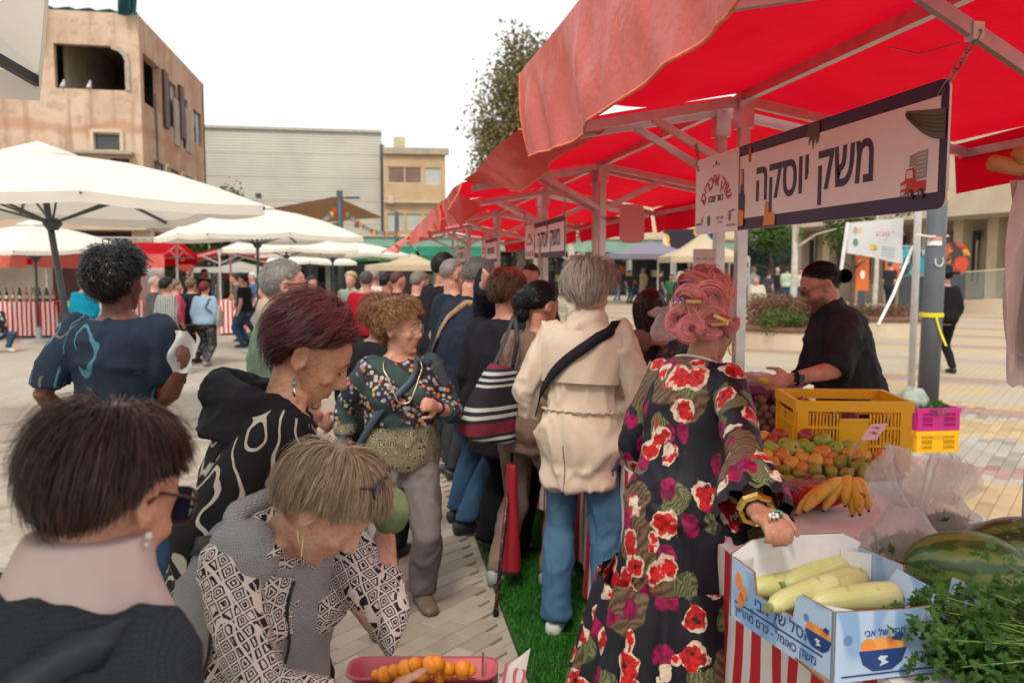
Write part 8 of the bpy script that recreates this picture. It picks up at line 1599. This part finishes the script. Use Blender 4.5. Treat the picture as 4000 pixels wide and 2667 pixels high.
# ---- sweet potatoes, onion net, bananas, purple bag
for k,(x,y,L_,r_,a)in enumerate(((690,1080,.075,.040,.3),(750,975,.08,.032,.1),(905,1045,.09,.030,-.1),(640,1160,.07,.03,.6),(340,1010,.05,.026,.4),(960,1000,.06,.024,.0),(560,1120,.06,.028,1.0),(870,1120,.06,.028,.3))):
    p = gz(*Z0(x,y),TZ+.045-.008*(k>2)); V,F = ellipsoid((0,0,0),(L_*.72,r_,r_),18); V = V*(1+.12*vnoise(V+k,22))[:,None]; V = V@np.array(Matrix.Rotation(a-.2,3,'Z')).T+p; tag(obj('sweet_potato',V,F,mat('sweet_potato_skin',(.26,.115,.085),.8,(.20,.08,.065),25,.5,60,.004),None,True,loc=p),'brown red sweet potato lying between the pears and the bananas','sweet potato','sweet potatoes on the near table')
rank_labels([o for o in COL.objects if o.get('category')=='sweet potato'],'%s sweet potato from the left between pears and bananas')
p = gz(*Z0(930,1150),TZ+.05); t = thing('onion_net','red mesh net of small onions beside the bananas','net bag',p); rs = np.random.RandomState(8)
for k in range(9): inst('net_onion',ONM,p+np.array([-.08+.032*(k%5)+rs.uniform(-.01,.01),.012*(k//5)*2-.02,.0+.02*(k//5)]),t,tuple(rs.rand(3)*3),.022)
V,F = ellipsoid(p+np.array([-.01,0,.002]),(.105,.05,.038),30); m = MB()
for a,c in{tuple(sorted((f_[i],f_[(i+1)%len(f_)])))for f_ in F for i in range(len(f_))}: m.bar(V[a],V[c],.0028,.0028)
q = m.build('net_mesh',mat('net_red',(.70,.035,.02),.5),t); q['kind'] = 'stuff'
bcn = gz(*Z0(1190,960),TZ+.125); tb_ = thing('banana_bunch','bunch of ripe bananas with brown spots behind the blue carton','bananas',gz(*Z0(1100,1300),TZ+.02))
b = NB('banana_skin'); P = b.co(); c = b.mix(b.st(b.noise(14,3),.35,.7),(.66,.38,.055),(.58,.31,.045)); c = b.mix(b.st(b.noise(30,4),.62,.68),c,(.07,.03,.015)); c = b.mix(b.ma('MULTIPLY',b.st(b.noise(90,3),.55,.7),.5),c,(.2,.09,.03)); M_BAN2 = b.done(b.pbsdf(c,.5,0,.35))
ends = [((680,1330),.03),((760,1300),.05),((960,1290),.035),((1180,1240),.05),((1330,1330),.03),((1420,1290),.04),((1250,1340),.02)]
for k,((x,y),zz_)in enumerate(ends):
    e = gz(*Z0(x,y),TZ+zz_); s0 = bcn+np.array([.008*(k%3),0,0]); mid = (s0+e)/2+np.array([.02*(k-3)/3,-.012,.055-.006*abs(k-3)]); tt = np.linspace(0,1,14); pts = np.array([(1-s)**2*s0+2*s*(1-s)*mid+s*s*e for s in tt]); rad = np.interp(tt,[0,.12,.25,.5,.8,.94,1],[.007,.009,.019,.022,.020,.011,.005]); V,F = tube(pts,rad,9); bo = obj('banana',V,F,M_BAN2,tb_,True); MB().ell(e,(.006,.006,.006),7).build('tip',mat('banana_tip',(.04,.02,.015),.8),bo)
MB().tube([bcn-(0,0,.012),bcn+np.array([-.003,0,.02])],[.014,.011],8).build('crown',mat('banana_crown',(.20,.10,.06),.8),tb_,True)
pb_ = gz(*Z0(330,1170),TZ+.05); t = thing('purple_handbag','lavender handled handbag with dark floral cloth beside the floral sleeve','bag',pb_-(0,0,.04)); LAV = mat('lavender_leather',(.20,.11,.27),.45,(.16,.085,.22),6)
b = NB('bag_floral'); c = b.mix(b.st(b.vor(38),.3,.24),(.02,.015,.04),(.32,.03,.16)); c = b.mix(b.st(b.vor(30,b.mapn(b.co(),loc=(4,2,1))),.26,.2),c,(.03,.08,.2)); M_BF = b.done(b.pbsdf(c,.6)); me,P,N_ = remesh(*loft([(pb_+np.array([.03,0,-.04]),(1,0,0),(0,1,0),.085,.06),(pb_+np.array([.02,0,.01]),(1,0,0),(0,1,0),.08,.05),(pb_+np.array([0,0,.045]),(1,0,0),(0,1,0),.05,.03)],18),.006,2); P+=N_*(.012*vnoise(P,30))[:,None]; setco(me,P-wloc(t)); me.materials.append(M_BF); q = bpy.data.objects.new('body',me); COL.objects.link(q); q.parent = t
for c_,rx_,a in((gz(*Z0(235,1050),TZ+.10),.03,.5),(gz(*Z0(460,1050),TZ+.10),.04,-.2)): pts = np.array([c_+HR*rx_*math.cos(s)+np.array([0,0,1])*.022*math.sin(s)+HF*.02*math.sin(s)for s in np.linspace(-.6,3.9,20)]); ribbon(pts,.022,.006,LAV,'handle',t,np.tile(c_,(20,1)))
pts = gz(*Z0(330,1220),TZ+.075); MB().ell(pts,(.034,.012,.024),14).build('leather_tab',LAV,t,True)
# ---- zucchini carton
FC,LC,RC = gz(3258,2392,.95),gz(2855,2168,.95),gz(3835,2335,.95)
fa = FC*(1,1,0); ul = LC-FC; ul[2] = 0; ur = RC-FC; ur[2] = 0; Lc,Wc = np.linalg.norm(ul),np.linalg.norm(ur); ul/=Lc; ur/=Wc; ZB,ZT_ = TZ+.012,.95
t = thing('cardboard_carton','blue printed fruit carton holding pale zucchini at the near corner','box',fa+(ul*Lc+ur*Wc)/2+np.array([0,0,ZB]))
def cartonmat(name,white=False):
    b = NB(name); P = b.co(); flu = b.wave(110,b.mapn(P,rot=(0,0,.1)),0,'Z' if not white else 'X')
    if white: c = b.mix(b.st(b.noise(9,3),.4,.7),(.70,.69,.70),(.60,.59,.61))
    else:
        sw = b.ma('SINE',b.ma('MULTIPLY',b.noise(3.2,1,P,1.2),17)); c = b.mix(b.st(sw,-.2,.5),(.20,.34,.56),(.36,.49,.66)); c = b.mix(b.st(b.vor(17),.20,.17),c,(.10,.20,.42)); c = b.mix(b.ma('MULTIPLY',b.st(b.noise(25,4),.55,.75),.4),c,(.45,.52,.60))
    return b.done(b.pbsdf(c,.65,0,.3,b.bump(flu,.12,.002)))
M_CB,M_CW,M_KR = cartonmat('carton_blue'),cartonmat('carton_white',True),mat('kraft_edge',(.26,.15,.09),.9,(.18,.10,.06),30,.8,220,.003)
def panel(name,A,ux_,prof,zb,nout,th=.006,mo=M_CB,mi_=M_CW):
    """vertical board: prof = top outline [(x, z)...] from x=0..L"""
    L_ = prof[-1][0]; out = [(0,zb),(L_,zb)]+prof[::-1]; P = np.array([A+ux_*x+np.array([0,0,z_-A[2]if False else 0])+np.array([0,0,z_])for x,z_ in out]); P2 = P-nout*th; n = len(out)
    q = obj(name,P,[tuple(range(n))],mo,t); obj('inner_face',P2,[tuple(range(n))[::-1]],mi_,q); ed = []; Fq = []
    for i in range(n): j = (i+1)%n; ed+=[P[i],P[j],P2[j],P2[i]]; Fq.append(tuple(4*i+x for x in range(4)))
    obj('raw_edge',ed,Fq,M_KR,q); return q
n_l = -ur; n_f = -ul; A0 = fa.copy()
pL = panel('long_side',A0,ul,[(0,ZT_),(.10,ZT_),(.115,ZT_-.012),(.125,ZT_-.06),(Lc-.10,ZT_-.06),(Lc-.09,ZT_-.01),(Lc,ZT_)],ZB,n_l)
pF = panel('front_end',A0,ur,[(0,ZT_),(Wc*.5,ZT_-.008),(Wc,ZT_)],ZB,n_f)
pR = panel('long_side',A0+ur*Wc,ul,[(0,ZT_+.02),(.07,ZT_+.02),(.08,ZT_-.03),(Lc-.16,ZT_-.045),(Lc-.15,ZT_),(Lc,ZT_)],ZB,ur,mo=M_CB,mi_=M_CB)
pB = panel('back_end',A0+ul*Lc,ur,[(0,ZT_+.005),(.05,ZT_+.035),(Wc*.3,ZT_+.042),(Wc*.85,ZT_+.035),(Wc,ZT_+.01)],ZB,ul)
MB().box(A0+ul*Lc/2+ur*Wc/2+np.array([0,0,ZB+.004]),(Wc-.015,Lc-.015,.006),math.atan2(ur[1],ur[0])).build('bottom',M_KR,t)
for a_,d1,d2 in((A0,ul,ur),(A0+ul*Lc,-ul,ur),(A0+ur*Wc,ul,-ur),(A0+ul*Lc+ur*Wc,-ul,-ur)): obj('corner_brace',*(lambda m_:m_.arr())(MB().add([a_+d1*.055+d2*.008+np.array([0,0,ZB+.01]),a_+d2*.055+d1*.008+np.array([0,0,ZB+.01]),a_+d2*.055+d1*.008+np.array([0,0,ZT_-.004]),a_+d1*.055+d2*.008+np.array([0,0,ZT_-.004])],[(0,1,2,3)])),M_CW,t)
INK = mat('carton_ink',(.012,.05,.20),.6)
def prt(txt,A,ux_,n_,x,z_,s,m_=INK,par=None,sh=.0):
    tp,tf = textmesh(txt[::-1],s,.0003,sh); obj('lettering',onplane(tp,A+ux_*x+np.array([0,0,z_])+n_*.0012,ux_,(0,0,1),n_),tf,m_,par)
AL = A0+ul*Lc; prt('הסל של אבי',AL,-ul,n_l,Lc*.55,ZB+.068,.040,par=pL); prt('משק כאומל - כרם מהריין',AL,-ul,n_l,Lc*.47,ZB+.026,.028,par=pL); prt('הסל של אבי',A0,ur,n_f,Wc*.34,ZB+.098,.019,par=pF); prt('כרם מהריין -',A0,ur,n_f,Wc*.66,ZB+.042,.024,par=pF)
for A,ux_,n_,L_,par in((AL,-ul,n_l,Lc,pL),(A0,ur,n_f,Wc,pF)):
    z_ = ZB+(.045 if L_==Lc else .012); V,F = flat([(L_*.06,-.0018),(L_*.92,-.0018),(L_*.92,.0018),(L_*.06,.0018)],.0004,A+np.array([0,0,z_])+n_*.0008,ux_,(0,0,1),n_); obj('printed_rule',V,F,INK,par)
def bowl(A,ux_,n_,x,z_,s,par):
    o_ = A+ux_*x+np.array([0,0,z_]); V,F = flat([(-.055*s,.0),(-.045*s,-.028*s),(-.022*s,-.044*s),(.022*s,-.044*s),(.045*s,-.028*s),(.055*s,.0)],.0004,o_+n_*.001,ux_,(0,0,1),n_); bw = obj('printed_bowl',V,F,INK,par)
    for k,(dx,r_)in enumerate(((-.034,.017),(-.008,.019),(.016,.018),(.036,.014))): V,F = flat([(dx*s+r_*s*math.cos(a),.008*s+r_*s*math.sin(a))for a in np.linspace(0,6.283,14,endpoint=False)],.0003,o_+n_*(.0008-.0001*k),ux_,(0,0,1),n_); obj('printed_fruit',V,F,mat('print_orange%d'%(k%2),[(.72,.24,.05),(.75,.33,.08)][k%2],.6),bw)
    V,F = flat([(.018*s,.02*s),(.04*s,.015*s),(.046*s,.03*s),(.03*s,.034*s)],.0003,o_+n_*.0016,ux_,(0,0,1),n_); obj('printed_leaf',V,F,INK,bw)
    V,F = flat([(-.006*s,-.012*s),(.012*s,-.014*s),(.004*s,-.021*s),(.014*s,-.028*s),(-.008*s,-.034*s),(-.002*s,-.025*s),(-.012*s,-.018*s)],.0003,o_+n_*.0018,ux_,(0,0,1),n_); obj('bowl_glint',V,F,mat('print_pale',(.5,.62,.75),.6),bw)
bowl(A0,ur,n_f,Wc*.33,ZB+.062,1.0,pF); bowl(AL,-ul,n_l,Lc*.88,ZB+.085,.72,pL)
for dx,dz in((.035,.1),(.055,.075),(.045,.055)): V,F = flat([(dx+.013*math.cos(a),dz+.019*math.sin(a))for a in np.linspace(0,6.283,14,endpoint=False)],.0004,AL+np.array([0,0,ZB])+n_l*.001,-ul,(0,0,1),n_l); obj('printed_fruit',V,F,mat('print_orange0',(.72,.24,.05),.6),pL)
V,F = flat(rrect(.085,.026,.012),.0006,A0+ur*Wc*.84+np.array([0,0,ZB+.10])+n_f*.001,ur,(0,0,1),n_f); obj('hand_slot',V,F,mat('slot_dark',(.10,.05,.03),.9),pF)
fl = obj('fallen_flap',[A0+ur*(Wc-.09)+ul*.10+np.array([0,0,ZB+.012]),A0+ur*(Wc-.012)+ul*.09+np.array([0,0,ZT_-.02]),A0+ur*(Wc-.012)+ul*(Lc-.14)+np.array([0,0,ZT_-.01]),A0+ur*(Wc-.10)+ul*(Lc-.13)+np.array([0,0,ZB+.015])],[(0,1,2,3)],M_CB,t)
# zucchini
zp = [(.10,-1.0),(.55,-.99),(.85,-.94),(.98,-.82),(1.0,-.5),(.92,0),(.84,.5),(.72,.8),(.5,.93),(.34,1.0)]
b = NB('zucchini_skin'); P = b.co(); c = b.mix(b.st(b.noise(7,3),.35,.7),(.46,.47,.19),(.56,.55,.28)); c = b.mix(b.st(b.noise(26,4),.62,.72),c,(.26,.20,.07)); c = b.mix(b.ma('MULTIPLY',b.wave(16,b.mapn(P,(3,3,.2)),6,'X'),.3),c,(.34,.40,.14)); M_ZUC = b.done(b.pbsdf(c,.42,0,.45))
zuc = [(3060,2215,1.15,.15,4,'long pale zucchini lying at the back left of the carton'),(3180,2235,1.05,.20,5,'pale zucchini with brown scar in the middle of the carton'),(3045,2285,.95,.12,3,'short pale zucchini under the two long ones'),(3130,2320,1.1,.17,6,'pale zucchini with green stalk end in front'),(3260,2275,.8,.15,4,'small pale zucchini behind the stalk end'),(3330,2335,1.1,.10,5,'pale zucchini lying along the front end of the carton'),(3310,2285,.7,.08,4,'rounded zucchini tip near the carton middle'),(3110,2345,.9,.13,3,'lowest pale zucchini at the carton corner')]
yz = [R(32),R(25),R(15),R(32),R(20),R(8),R(40),R(30)]
for k,(x,y,s,L_,zl,lb)in enumerate(zuc):
    z_ = ZB+.035+.014*zl*.8; p = gz(x,y,z_); hl = .098*s; r_ = .029*(1+.08*(k%3)); prof = [(q*r_,w_*hl)for q,w_ in zp]; me = lathe_mesh(prof,14,M_ZUC,'zucchini',bend=.6*(1 if k%2 else-1)); ax = HR*math.cos(yz[k])+HF*math.sin(yz[k])+np.array([0,0,.12 if k<2 else .03]); o = inst('zucchini',me,p,None,tuple(Vector(-ax).to_track_quat('Z','Y').to_euler())); tag(o,lb,'zucchini','zucchini in the blue carton'); MB; st_o = inst('stalk',MB().lathe([(.0095,0),(.009,.008),(.011,.014)],n=7).mesh('stalk',mat('zuc_stalk',(.22,.26,.09),.7)),(0,0,0)); st_o.parent = o; st_o.location = (0.6*hl*hl*(1 if k%2 else-1),0,hl*.98)
# ---- plastic carrier bags and watermelons
def carrier(label,c,r,h,seed,hold=True,handles=((.0,.3),(.12,.28)),ml=None):
    c = np.asarray(c,float); rs = np.random.RandomState(seed); t = thing('carrier_bag',label,'bag',c)
    m = MB(); n,k = 40,18; V = []
    for i in range(k):
        v = i/(k-1); rr = np.interp(v,[0,.15,.45,.75,1],[.75,1.0,.95,.6,.35])
        for j in range(n): a = 6.283*j/n; V.append((c[0]+r[0]*rr*math.cos(a),c[1]+r[1]*rr*math.sin(a),c[2]+h*v))
    V = np.array(V); F = [(i*n+j,i*n+(j+1)%n,(i+1)*n+(j+1)%n,(i+1)*n+j)for i in range(k-1)for j in range(n)]; V = V+np.stack([vnoise(V+7*i+seed,13)*.9+vnoise(V*np.array([1,1,.5])+3*i+seed,28)*.35 for i in range(3)],1)*.016; V[:,2] = np.maximum(V[:,2],c[2]); obj('body',V,F,ml or M_FILM,t,True)
    for(dx,hh,dy)in handles:
        V,F = grid(lambda u,v:c+np.array([dx*(.3+.7*u)+(v-.5)*.11*(1-.25*u+.35*math.sin(math.pi*u)),dy*u+.03*math.sin(v*9+u*4),h*.8+hh*u]),14,12); V = V+np.stack([vnoise(V+9*i+seed,18)for i in range(3)],1)*.010; V2 = V+np.array([.0,.03,0])+np.stack([vnoise(V+19*i+seed,16)for i in range(3)],1)*.010; m_ = MB().add(V,F).add(V2,F); obj('handle',*m_.arr(),ml or M_FILM,t,True)
    return t
cb1 = gz(3530,2200,TZ+.01); carrier('open translucent carrier bag with tall handles between the carton and the bananas',cb1*(1,1,0)+np.array([0,0,TZ+.01]),(.115,.09),.17,3,handles=((-.02,.19,.03),(.10,.17,-.02)))
cb2 = gz(3700,2110,TZ+.01); carrier('translucent carrier bag of greens beside the watermelons',cb2*(1,1,0)+np.array([0,0,TZ+.01]),(.11,.085),.14,5,handles=((.05,.12,.02),))
rs = np.random.RandomState(20)
for c_,n_,lb in((cb1,260,'green vegetables inside the open carrier bag'),(cb2,320,'dark greens inside the carrier bag by the watermelons')):
    q = thing('bagged_greens',lb,'vegetables',c_*(1,1,0)+np.array([0,0,TZ+.012])); leafcloud('leaves',c_*(1,1,0)+np.array([0,0,TZ+.055])+rs.normal(size=(n_,3))*np.array([.04,.032,.018]),.018,M_LG,q,rs); q['kind'] = 'stuff'
b = NB('watermelon_rind'); P = b.co('Object'); x,y,z = b.sep(P); an = b.ma('ARCTAN2',z,y); st = b.ma('SINE',b.ma('ADD',b.ma('MULTIPLY',an,9),b.ma('MULTIPLY',b.noise(22,3),5))); c = b.mix(b.st(st,-.3,.5),(.012,.035,.012),(.06,.11,.025)); c = b.mix(b.st(b.noise(60,3),.58,.68),c,(.16,.2,.06)); M_WM = b.done(b.pbsdf(c,.35,0,.5))
b = NB('watermelon_rind_yellow'); P = b.co('Object'); x,y,z = b.sep(P); an = b.ma('ARCTAN2',z,y); st = b.ma('SINE',b.ma('ADD',b.ma('MULTIPLY',an,9),b.ma('MULTIPLY',b.noise(22,3),5))); c = b.mix(b.st(st,-.3,.5),(.02,.06,.012),(.10,.15,.03)); c = b.mix(b.st(b.ma('ADD',z,b.ma('MULTIPLY',b.noise(9,3),.05)),.108,.135),c,(.52,.36,.13)); M_WM2 = b.done(b.pbsdf(c,.35,0,.5))
for px_,py_,zc,rr,m_,lb,a in((3735,2215,.095,(.15,.092,.088),M_WM2,'watermelon with a yellow ground patch beside the carton',-.35),(3950,2165,.10,(.155,.1,.095),M_WM,'dark green watermelon behind the yellow patched one',-.2)):
    p = gz(px_,py_,TZ+zc); V,F = ellipsoid((0,0,0),rr,30); me = mkmesh('watermelon',V,F,m_,True); o = inst('watermelon',me,(p[0]+.03,p[1],TZ+rr[2]+.006),None,(.5 if m_ is M_WM2 else 0,0,a)); tag(o,lb,'watermelon'); inst('stalk',STM,(0,0,0)).parent = o; COL.objects[-1].location = (-rr[0]*.99,0,0); COL.objects[-1].scale = (.08,)*3; COL.objects[-1].rotation_euler = (0,-1.57,0)
# ---- parsley bunch at the lower right corner
pl0 = gz(3850,2560,TZ+.06); t = thing('parsley_bunch','big bunch of dark green parsley at the lower right corner','parsley',np.array([pl0[0],pl0[1],TZ+.01])); rs = np.random.RandomState(42)
nst = 230; base_ = pl0+np.array([.16,-.16,-.03]); tips = pl0+rs.normal(size=(nst,3))*np.array([.075,.07,.04])+np.array([.0,.01,.035]); tips[:,2] = np.maximum(tips[:,2],TZ+.02); m = MB()
for q in tips: md_ = (base_+q)/2+np.array([0,0,.05])+rs.normal(size=3)*.015; m.tube([base_+rs.normal(size=3)*.015,md_,q],[.0022,.0018,.001],4,cap=False)
s9 = m.build('stems',mat('parsley_stem',(.10,.19,.03),.5),t); s9['kind'] = 'stuff'
lv = []; lf = []; n0 = 0; tri = [(0,0),(.35,.28),(.3,.62),(.55,.58),(.62,.95),(.82,.7),(1.0,1.0)]
out = [(0,0),(.16,.10),(.10,.26),(.26,.24),(.30,.42),(.14,.44),(.12,.62),(.0,.78),(-.12,.62),(-.14,.44),(-.30,.42),(-.26,.24),(-.10,.26),(-.16,.10)]
for q in np.repeat(tips,11,0):
    c_ = q+rs.normal(size=3)*np.array([.016,.016,.012]); a = nrm_(rs.normal(size=3)+np.array([-.3,-.5,.25])); nrm9 = nrm_(rs.normal(size=3)*.7+np.array([-.2,-.7,.9])); u = nrm_(np.cross(a,nrm9)); v = np.cross(nrm9,u); s = rs.uniform(.024,.042); cv = rs.uniform(-.3,.3)
    for x,y in out: lv.append(c_+u*x*s+v*y*s+nrm9*(cv*s*(x*x*6+(y-.4)**2)))
    lf.append(tuple(range(n0,n0+14))); n0+=14
M_PAR = leafmat('parsley_leaf',[(.025,.075,.012),(.05,.13,.02),(.09,.19,.035)]); lo = obj('leaves',lv,lf,M_PAR,t); lo['kind'] = 'stuff'
# ---- hanging roll of plastic bags at the right edge
hb = gd(3985,720,2.08); t = thing('hanging_bags','bundle of thin pink white plastic bags hanging at the right edge','bags',hb)
def hbf(k):
    def fn(u,v):
        p = gd(3945+10*k+(v-.0)*190+30*math.sin(u*3+k),705+u*(790-60*k),2.1-.03*k+.02*math.sin(v*11+u*3+k)); p = p+HR*.012*math.sin(v*17+u*5+2*k)-HR*.02*math.sin(u*math.pi)*(1-v); return p+np.array([0,0,-.012*abs(math.sin(v*23+k))*(u>.95)])
    return fn
for k in range(3): V,F = grid(hbf(k),40,18); obj('bag_sheet',V,F,mat('bag_pinkwhite',(.64,.53,.51),.5,(.70,.60,.57),6,.4,30,.01,tl=.4),t,True)
hdl = thing('wooden_handles','two worn orange brown wooden handles above the hanging bags','handle',gd(3900,640,2.0)); wo_ = mat('worn_wood',(.42,.16,.05),.55,(.33,.12,.04),8,.3,40,.003)
for(x0,y0,x1,y1,r_)in((3872,635,3990,660,.020),(3972,610,4080,600,.022)): a,c = gd(x0,y0,2.0),gd(x1,y1,2.03); V,F = tube([a,a+(c-a)*.06,a+(c-a)*.5,c],[r_*.7,r_,r_*.95,r_*.9],12); obj('grip',V,F,wo_,hdl,True)
MB().tube([gd(3985,650,2.04),gd(3985,720,2.07)],.004,6).build('hook_wire',M_CHAIN,hdl)
# ---- weighing scale
p = gz(2960,1460,.98); p = np.array([2.12,4.42,TZ+.01]); t = thing('weighing_scale','grey shop scale with steel pan in front of the vendor','scale',p); V,F = loft([(p+(0,0,.0),(1,0,0),(0,1,0),.17,.16),(p+(0,0,.06),(1,0,0),(0,1,0),.165,.15),(p+(0,0,.13),(1,0,0),(0,1,0),.12,.12)],24,6); obj('housing',V,F,mat('scale_grey',(.36,.33,.31),.5),t); V,F = loft([(p+(0,0,.145),(1,0,0),(0,1,0),.16,.14),(p+(0,0,.165),(1,0,0),(0,1,0),.19,.165),(p+(0,0,.175),(1,0,0),(0,1,0),.19,.165)],28,5); obj('pan',V,F,M_ALU,t); obj('display',*flat([(-.1,-.02),(.1,-.02),(.1,.02),(-.1,.02)],.002,p+np.array([-.02,-.155,.05]),(1,0,0),(0,.1,1),(0,-1,0)),mat('scale_display',(.3,.42,.25),.3),t)
# ---- basin of oranges, low stand, price card bottom centre
bq = gz(1690,2640,.25); BR_ = .25; bs = np.array([bq[0]-.03,bq[1]+.075,0]); crate('grey crate turned over under the basin of oranges',bs+np.array([0,0,.014]),.5,.26,.16,-YAW,mat('crate_grey',(.2,.2,.2),.5),fine=False)
M_BAS = mat('basin_pink',(.52,.10,.13),.45,(.46,.08,.11),4); t = thing('plastic_basin','dusty pink plastic basin filled with oranges at the bottom edge','basin',bs+np.array([0,0,.18])); m = MB()
def rr_(w_,h_,z_,r_): return[bs+HR*x+HF*y+np.array([0,0,z_-.70+BR_])for x,y in rrect(w_,h_,r_,6)]
rings = [rr_(.44,.09,.615,.04),rr_(.50,.135,.695,.05),rr_(.525,.16,.70,.055),rr_(.525,.16,.688,.055),rr_(.505,.14,.688,.05)]; rings = [rings[4],rings[3],rings[2],rings[1],rings[0]]; n = len(rings[0]); V = np.concatenate(rings); F = [(i*n+j,i*n+(j+1)%n,(i+1)*n+(j+1)%n,(i+1)*n+j)for i in range(4)for j in range(n)]+[tuple(4*n+j for j in range(n))]; obj('shell',V,F,M_BAS,t,True)
ORM = mkmesh('orange',*ellipsoid((0,0,0),(1,1,.93),20),fruit_mat('orange_peel',(.72,.22,.01),(.76,.28,.015),(.68,.17,.01),.42),True); Z1 = lambda x,y: (1350+x/2.541,2050+y/2.541)
for k,(x,y,r_)in enumerate(((390,1475,84),(480,1440,62),(600,1420,92),(690,1380,75),(760,1450,105),(850,1385,100),(915,1370,78),(1020,1420,70),(1020,1455,72),(1165,1425,88),(1165,1445,90),(550,1500,82),(930,1500,70),(1240,1440,60),(300,1480,50))):
    z_ = BR_+.0+(1500-y)/130*.07; p = gz(*Z1(x,y),z_); D = topx(p)[2]; o = inst('orange',ORM,p,None,tuple(RS.rand(3)*6),r_/2.541*D/FPX); tag(o,'bright orange in the pink basin at the bottom edge','orange','oranges in the pink basin')
rank_labels([o for o in COL.objects if o.name.startswith('orange')and o.get('group')=='oranges in the pink basin'],'%s orange from the left in the pink basin')
D = 2.85; c4 = [gd(1935,2700,D),gd(2035,2720,D-.02),gd(2072,2530,D),gd(1995,2590,D+.03)]; t = thing('price_board','torn cardboard price card standing at the edge of the orange basin','price card',c4[0]); n9 = nrm_(np.cross(c4[1]-c4[0],c4[3]-c4[0])); obj('card',np.array(c4+[q+n9*-.006 for q in c4]),[(0,1,2,3),(7,6,5,4),(0,4,5,1),(1,5,6,2),(2,6,7,3),(3,7,4,0)],[mat('card_grey',(.62,.56,.57),.7),M_KR],t,False,[0,0,1,1,1,1])
ux_ = nrm_(c4[1]-c4[0]); uy_ = nrm_(c4[3]-c4[0]-ux_*((c4[3]-c4[0])@ux_)); tp,tf = textmesh('10',.10,.0004); obj('handwriting',onplane(tp,(c4[0]+c4[2])/2+n9*.002-uy_*.02,ux_,uy_,n9),tf,mat('ink_red',(.45,.05,.10),.6),t); MB().bar(gd(1885,2640,2.95),gd(1887,2545,2.95),.008,.004).build('stake',M_KR,t)
# ---- produce on the second table
rs = np.random.RandomState(77); YON = lathe_mesh([(.05,-.9),(.5,-.8),(.95,-.3),(1,.1),(.7,.6),(.3,.85),(.12,1.1),(.05,1.35)],12,fruit_mat('yellow_onion',(.55,.33,.13),(.6,.4,.18),(.42,.2,.07),.4),'onion')
for k in range(26): o = inst('yellow_onion',YON,(1.62+rs.uniform(-.22,.2),5.6+rs.uniform(-.2,.2),TZ+.05+.05*(k%3)),None,tuple(rs.rand(3)*2),.035); tag(o,'yellow onion in the heap before the long haired woman','onion','yellow onions on the second table')
CUM = mkmesh('cucumber',*tube([(0,0,-.11),(.0,0,-.1),(.004,0,0),(0,0,.1),(0,0,.11)],[.008,.018,.02,.017,.006],9),mat('cucumber_green',(.02,.06,.02),.4,(.035,.09,.03),20),True)
for k in range(14): o = inst('cucumber',CUM,(1.42+rs.uniform(-.2,.2),4.72+rs.uniform(-.15,.15),TZ+.17+.02*(k%3)),None,(1.57,0,rs.uniform(1.0,2.2))); tag(o,'dark green cucumber on the second table','cucumber','cucumbers on the second table')
crate('shallow clear crate of garlic under the cucumbers',(1.45,4.72,TZ+.01),.7,.5,.15,0,mat('crate_clear',(.36,.27,.26),.4),fine=False)
TOM = mkmesh('tomato',*ellipsoid((0,0,0),(1,1,.82),14),fruit_mat('tomato_red',(.55,.025,.012),(.60,.05,.015),(.62,.12,.02),.25),True)
for k in range(26): o = inst('tomato',TOM,(1.24+rs.uniform(-.14,.5),4.32+rs.uniform(-.05,.12),TZ+.04+.045*(k%3)),None,tuple(rs.rand(3)),.034); tag(o,'red tomato on the near end of the second table','tomato','tomatoes on the second table')
p = np.array([1.7,5.1,TZ+.01]); carrier('clear bag held up by the long haired woman',gd(2590,1330,4.45),(.07,.06),.16,8,handles=((.0,.05,0),))
tag(MB().box((1.4,5.3,TZ+.12),(.3,.2,.2),.3).build('paper_sign',mat('card_white',(.74,.68,.70),.6),None,loc=(1.4,5.3,TZ+.02)),'white price card box in the onion heap','price card')
for yy_,n_,mm,lb,nm in((7.2,10,ORM,'orange on the third table','orange'),(8.1,10,TOM,'tomato on the third table','tomato')):
    for k in range(n_): o = inst(nm,mm,(1.35+rs.uniform(-.2,.3),yy_+rs.uniform(-.25,.25),TZ+.045+.05*(k%2)),None,tuple(rs.rand(3)),.036); tag(o,lb,nm,lb+'s')
# bread and goods on the end-on stall
for k in range(10): p = np.array([EB[0]+rs.uniform(-.25,.25),EB[1]+.1+.24*k,.9]); V,F = ellipsoid(p,(.12,.09,.07),12); tag(obj('loaf',V,F,mat('bread',(.35,.17,.07),.8,(.27,.12,.05),14),None,True,loc=p),'brown loaf on the striped table of the end-on stall','bread','loaves on the end-on stall')
# ================================================================== tidy up
bpy.data.scenes.remove(TS)
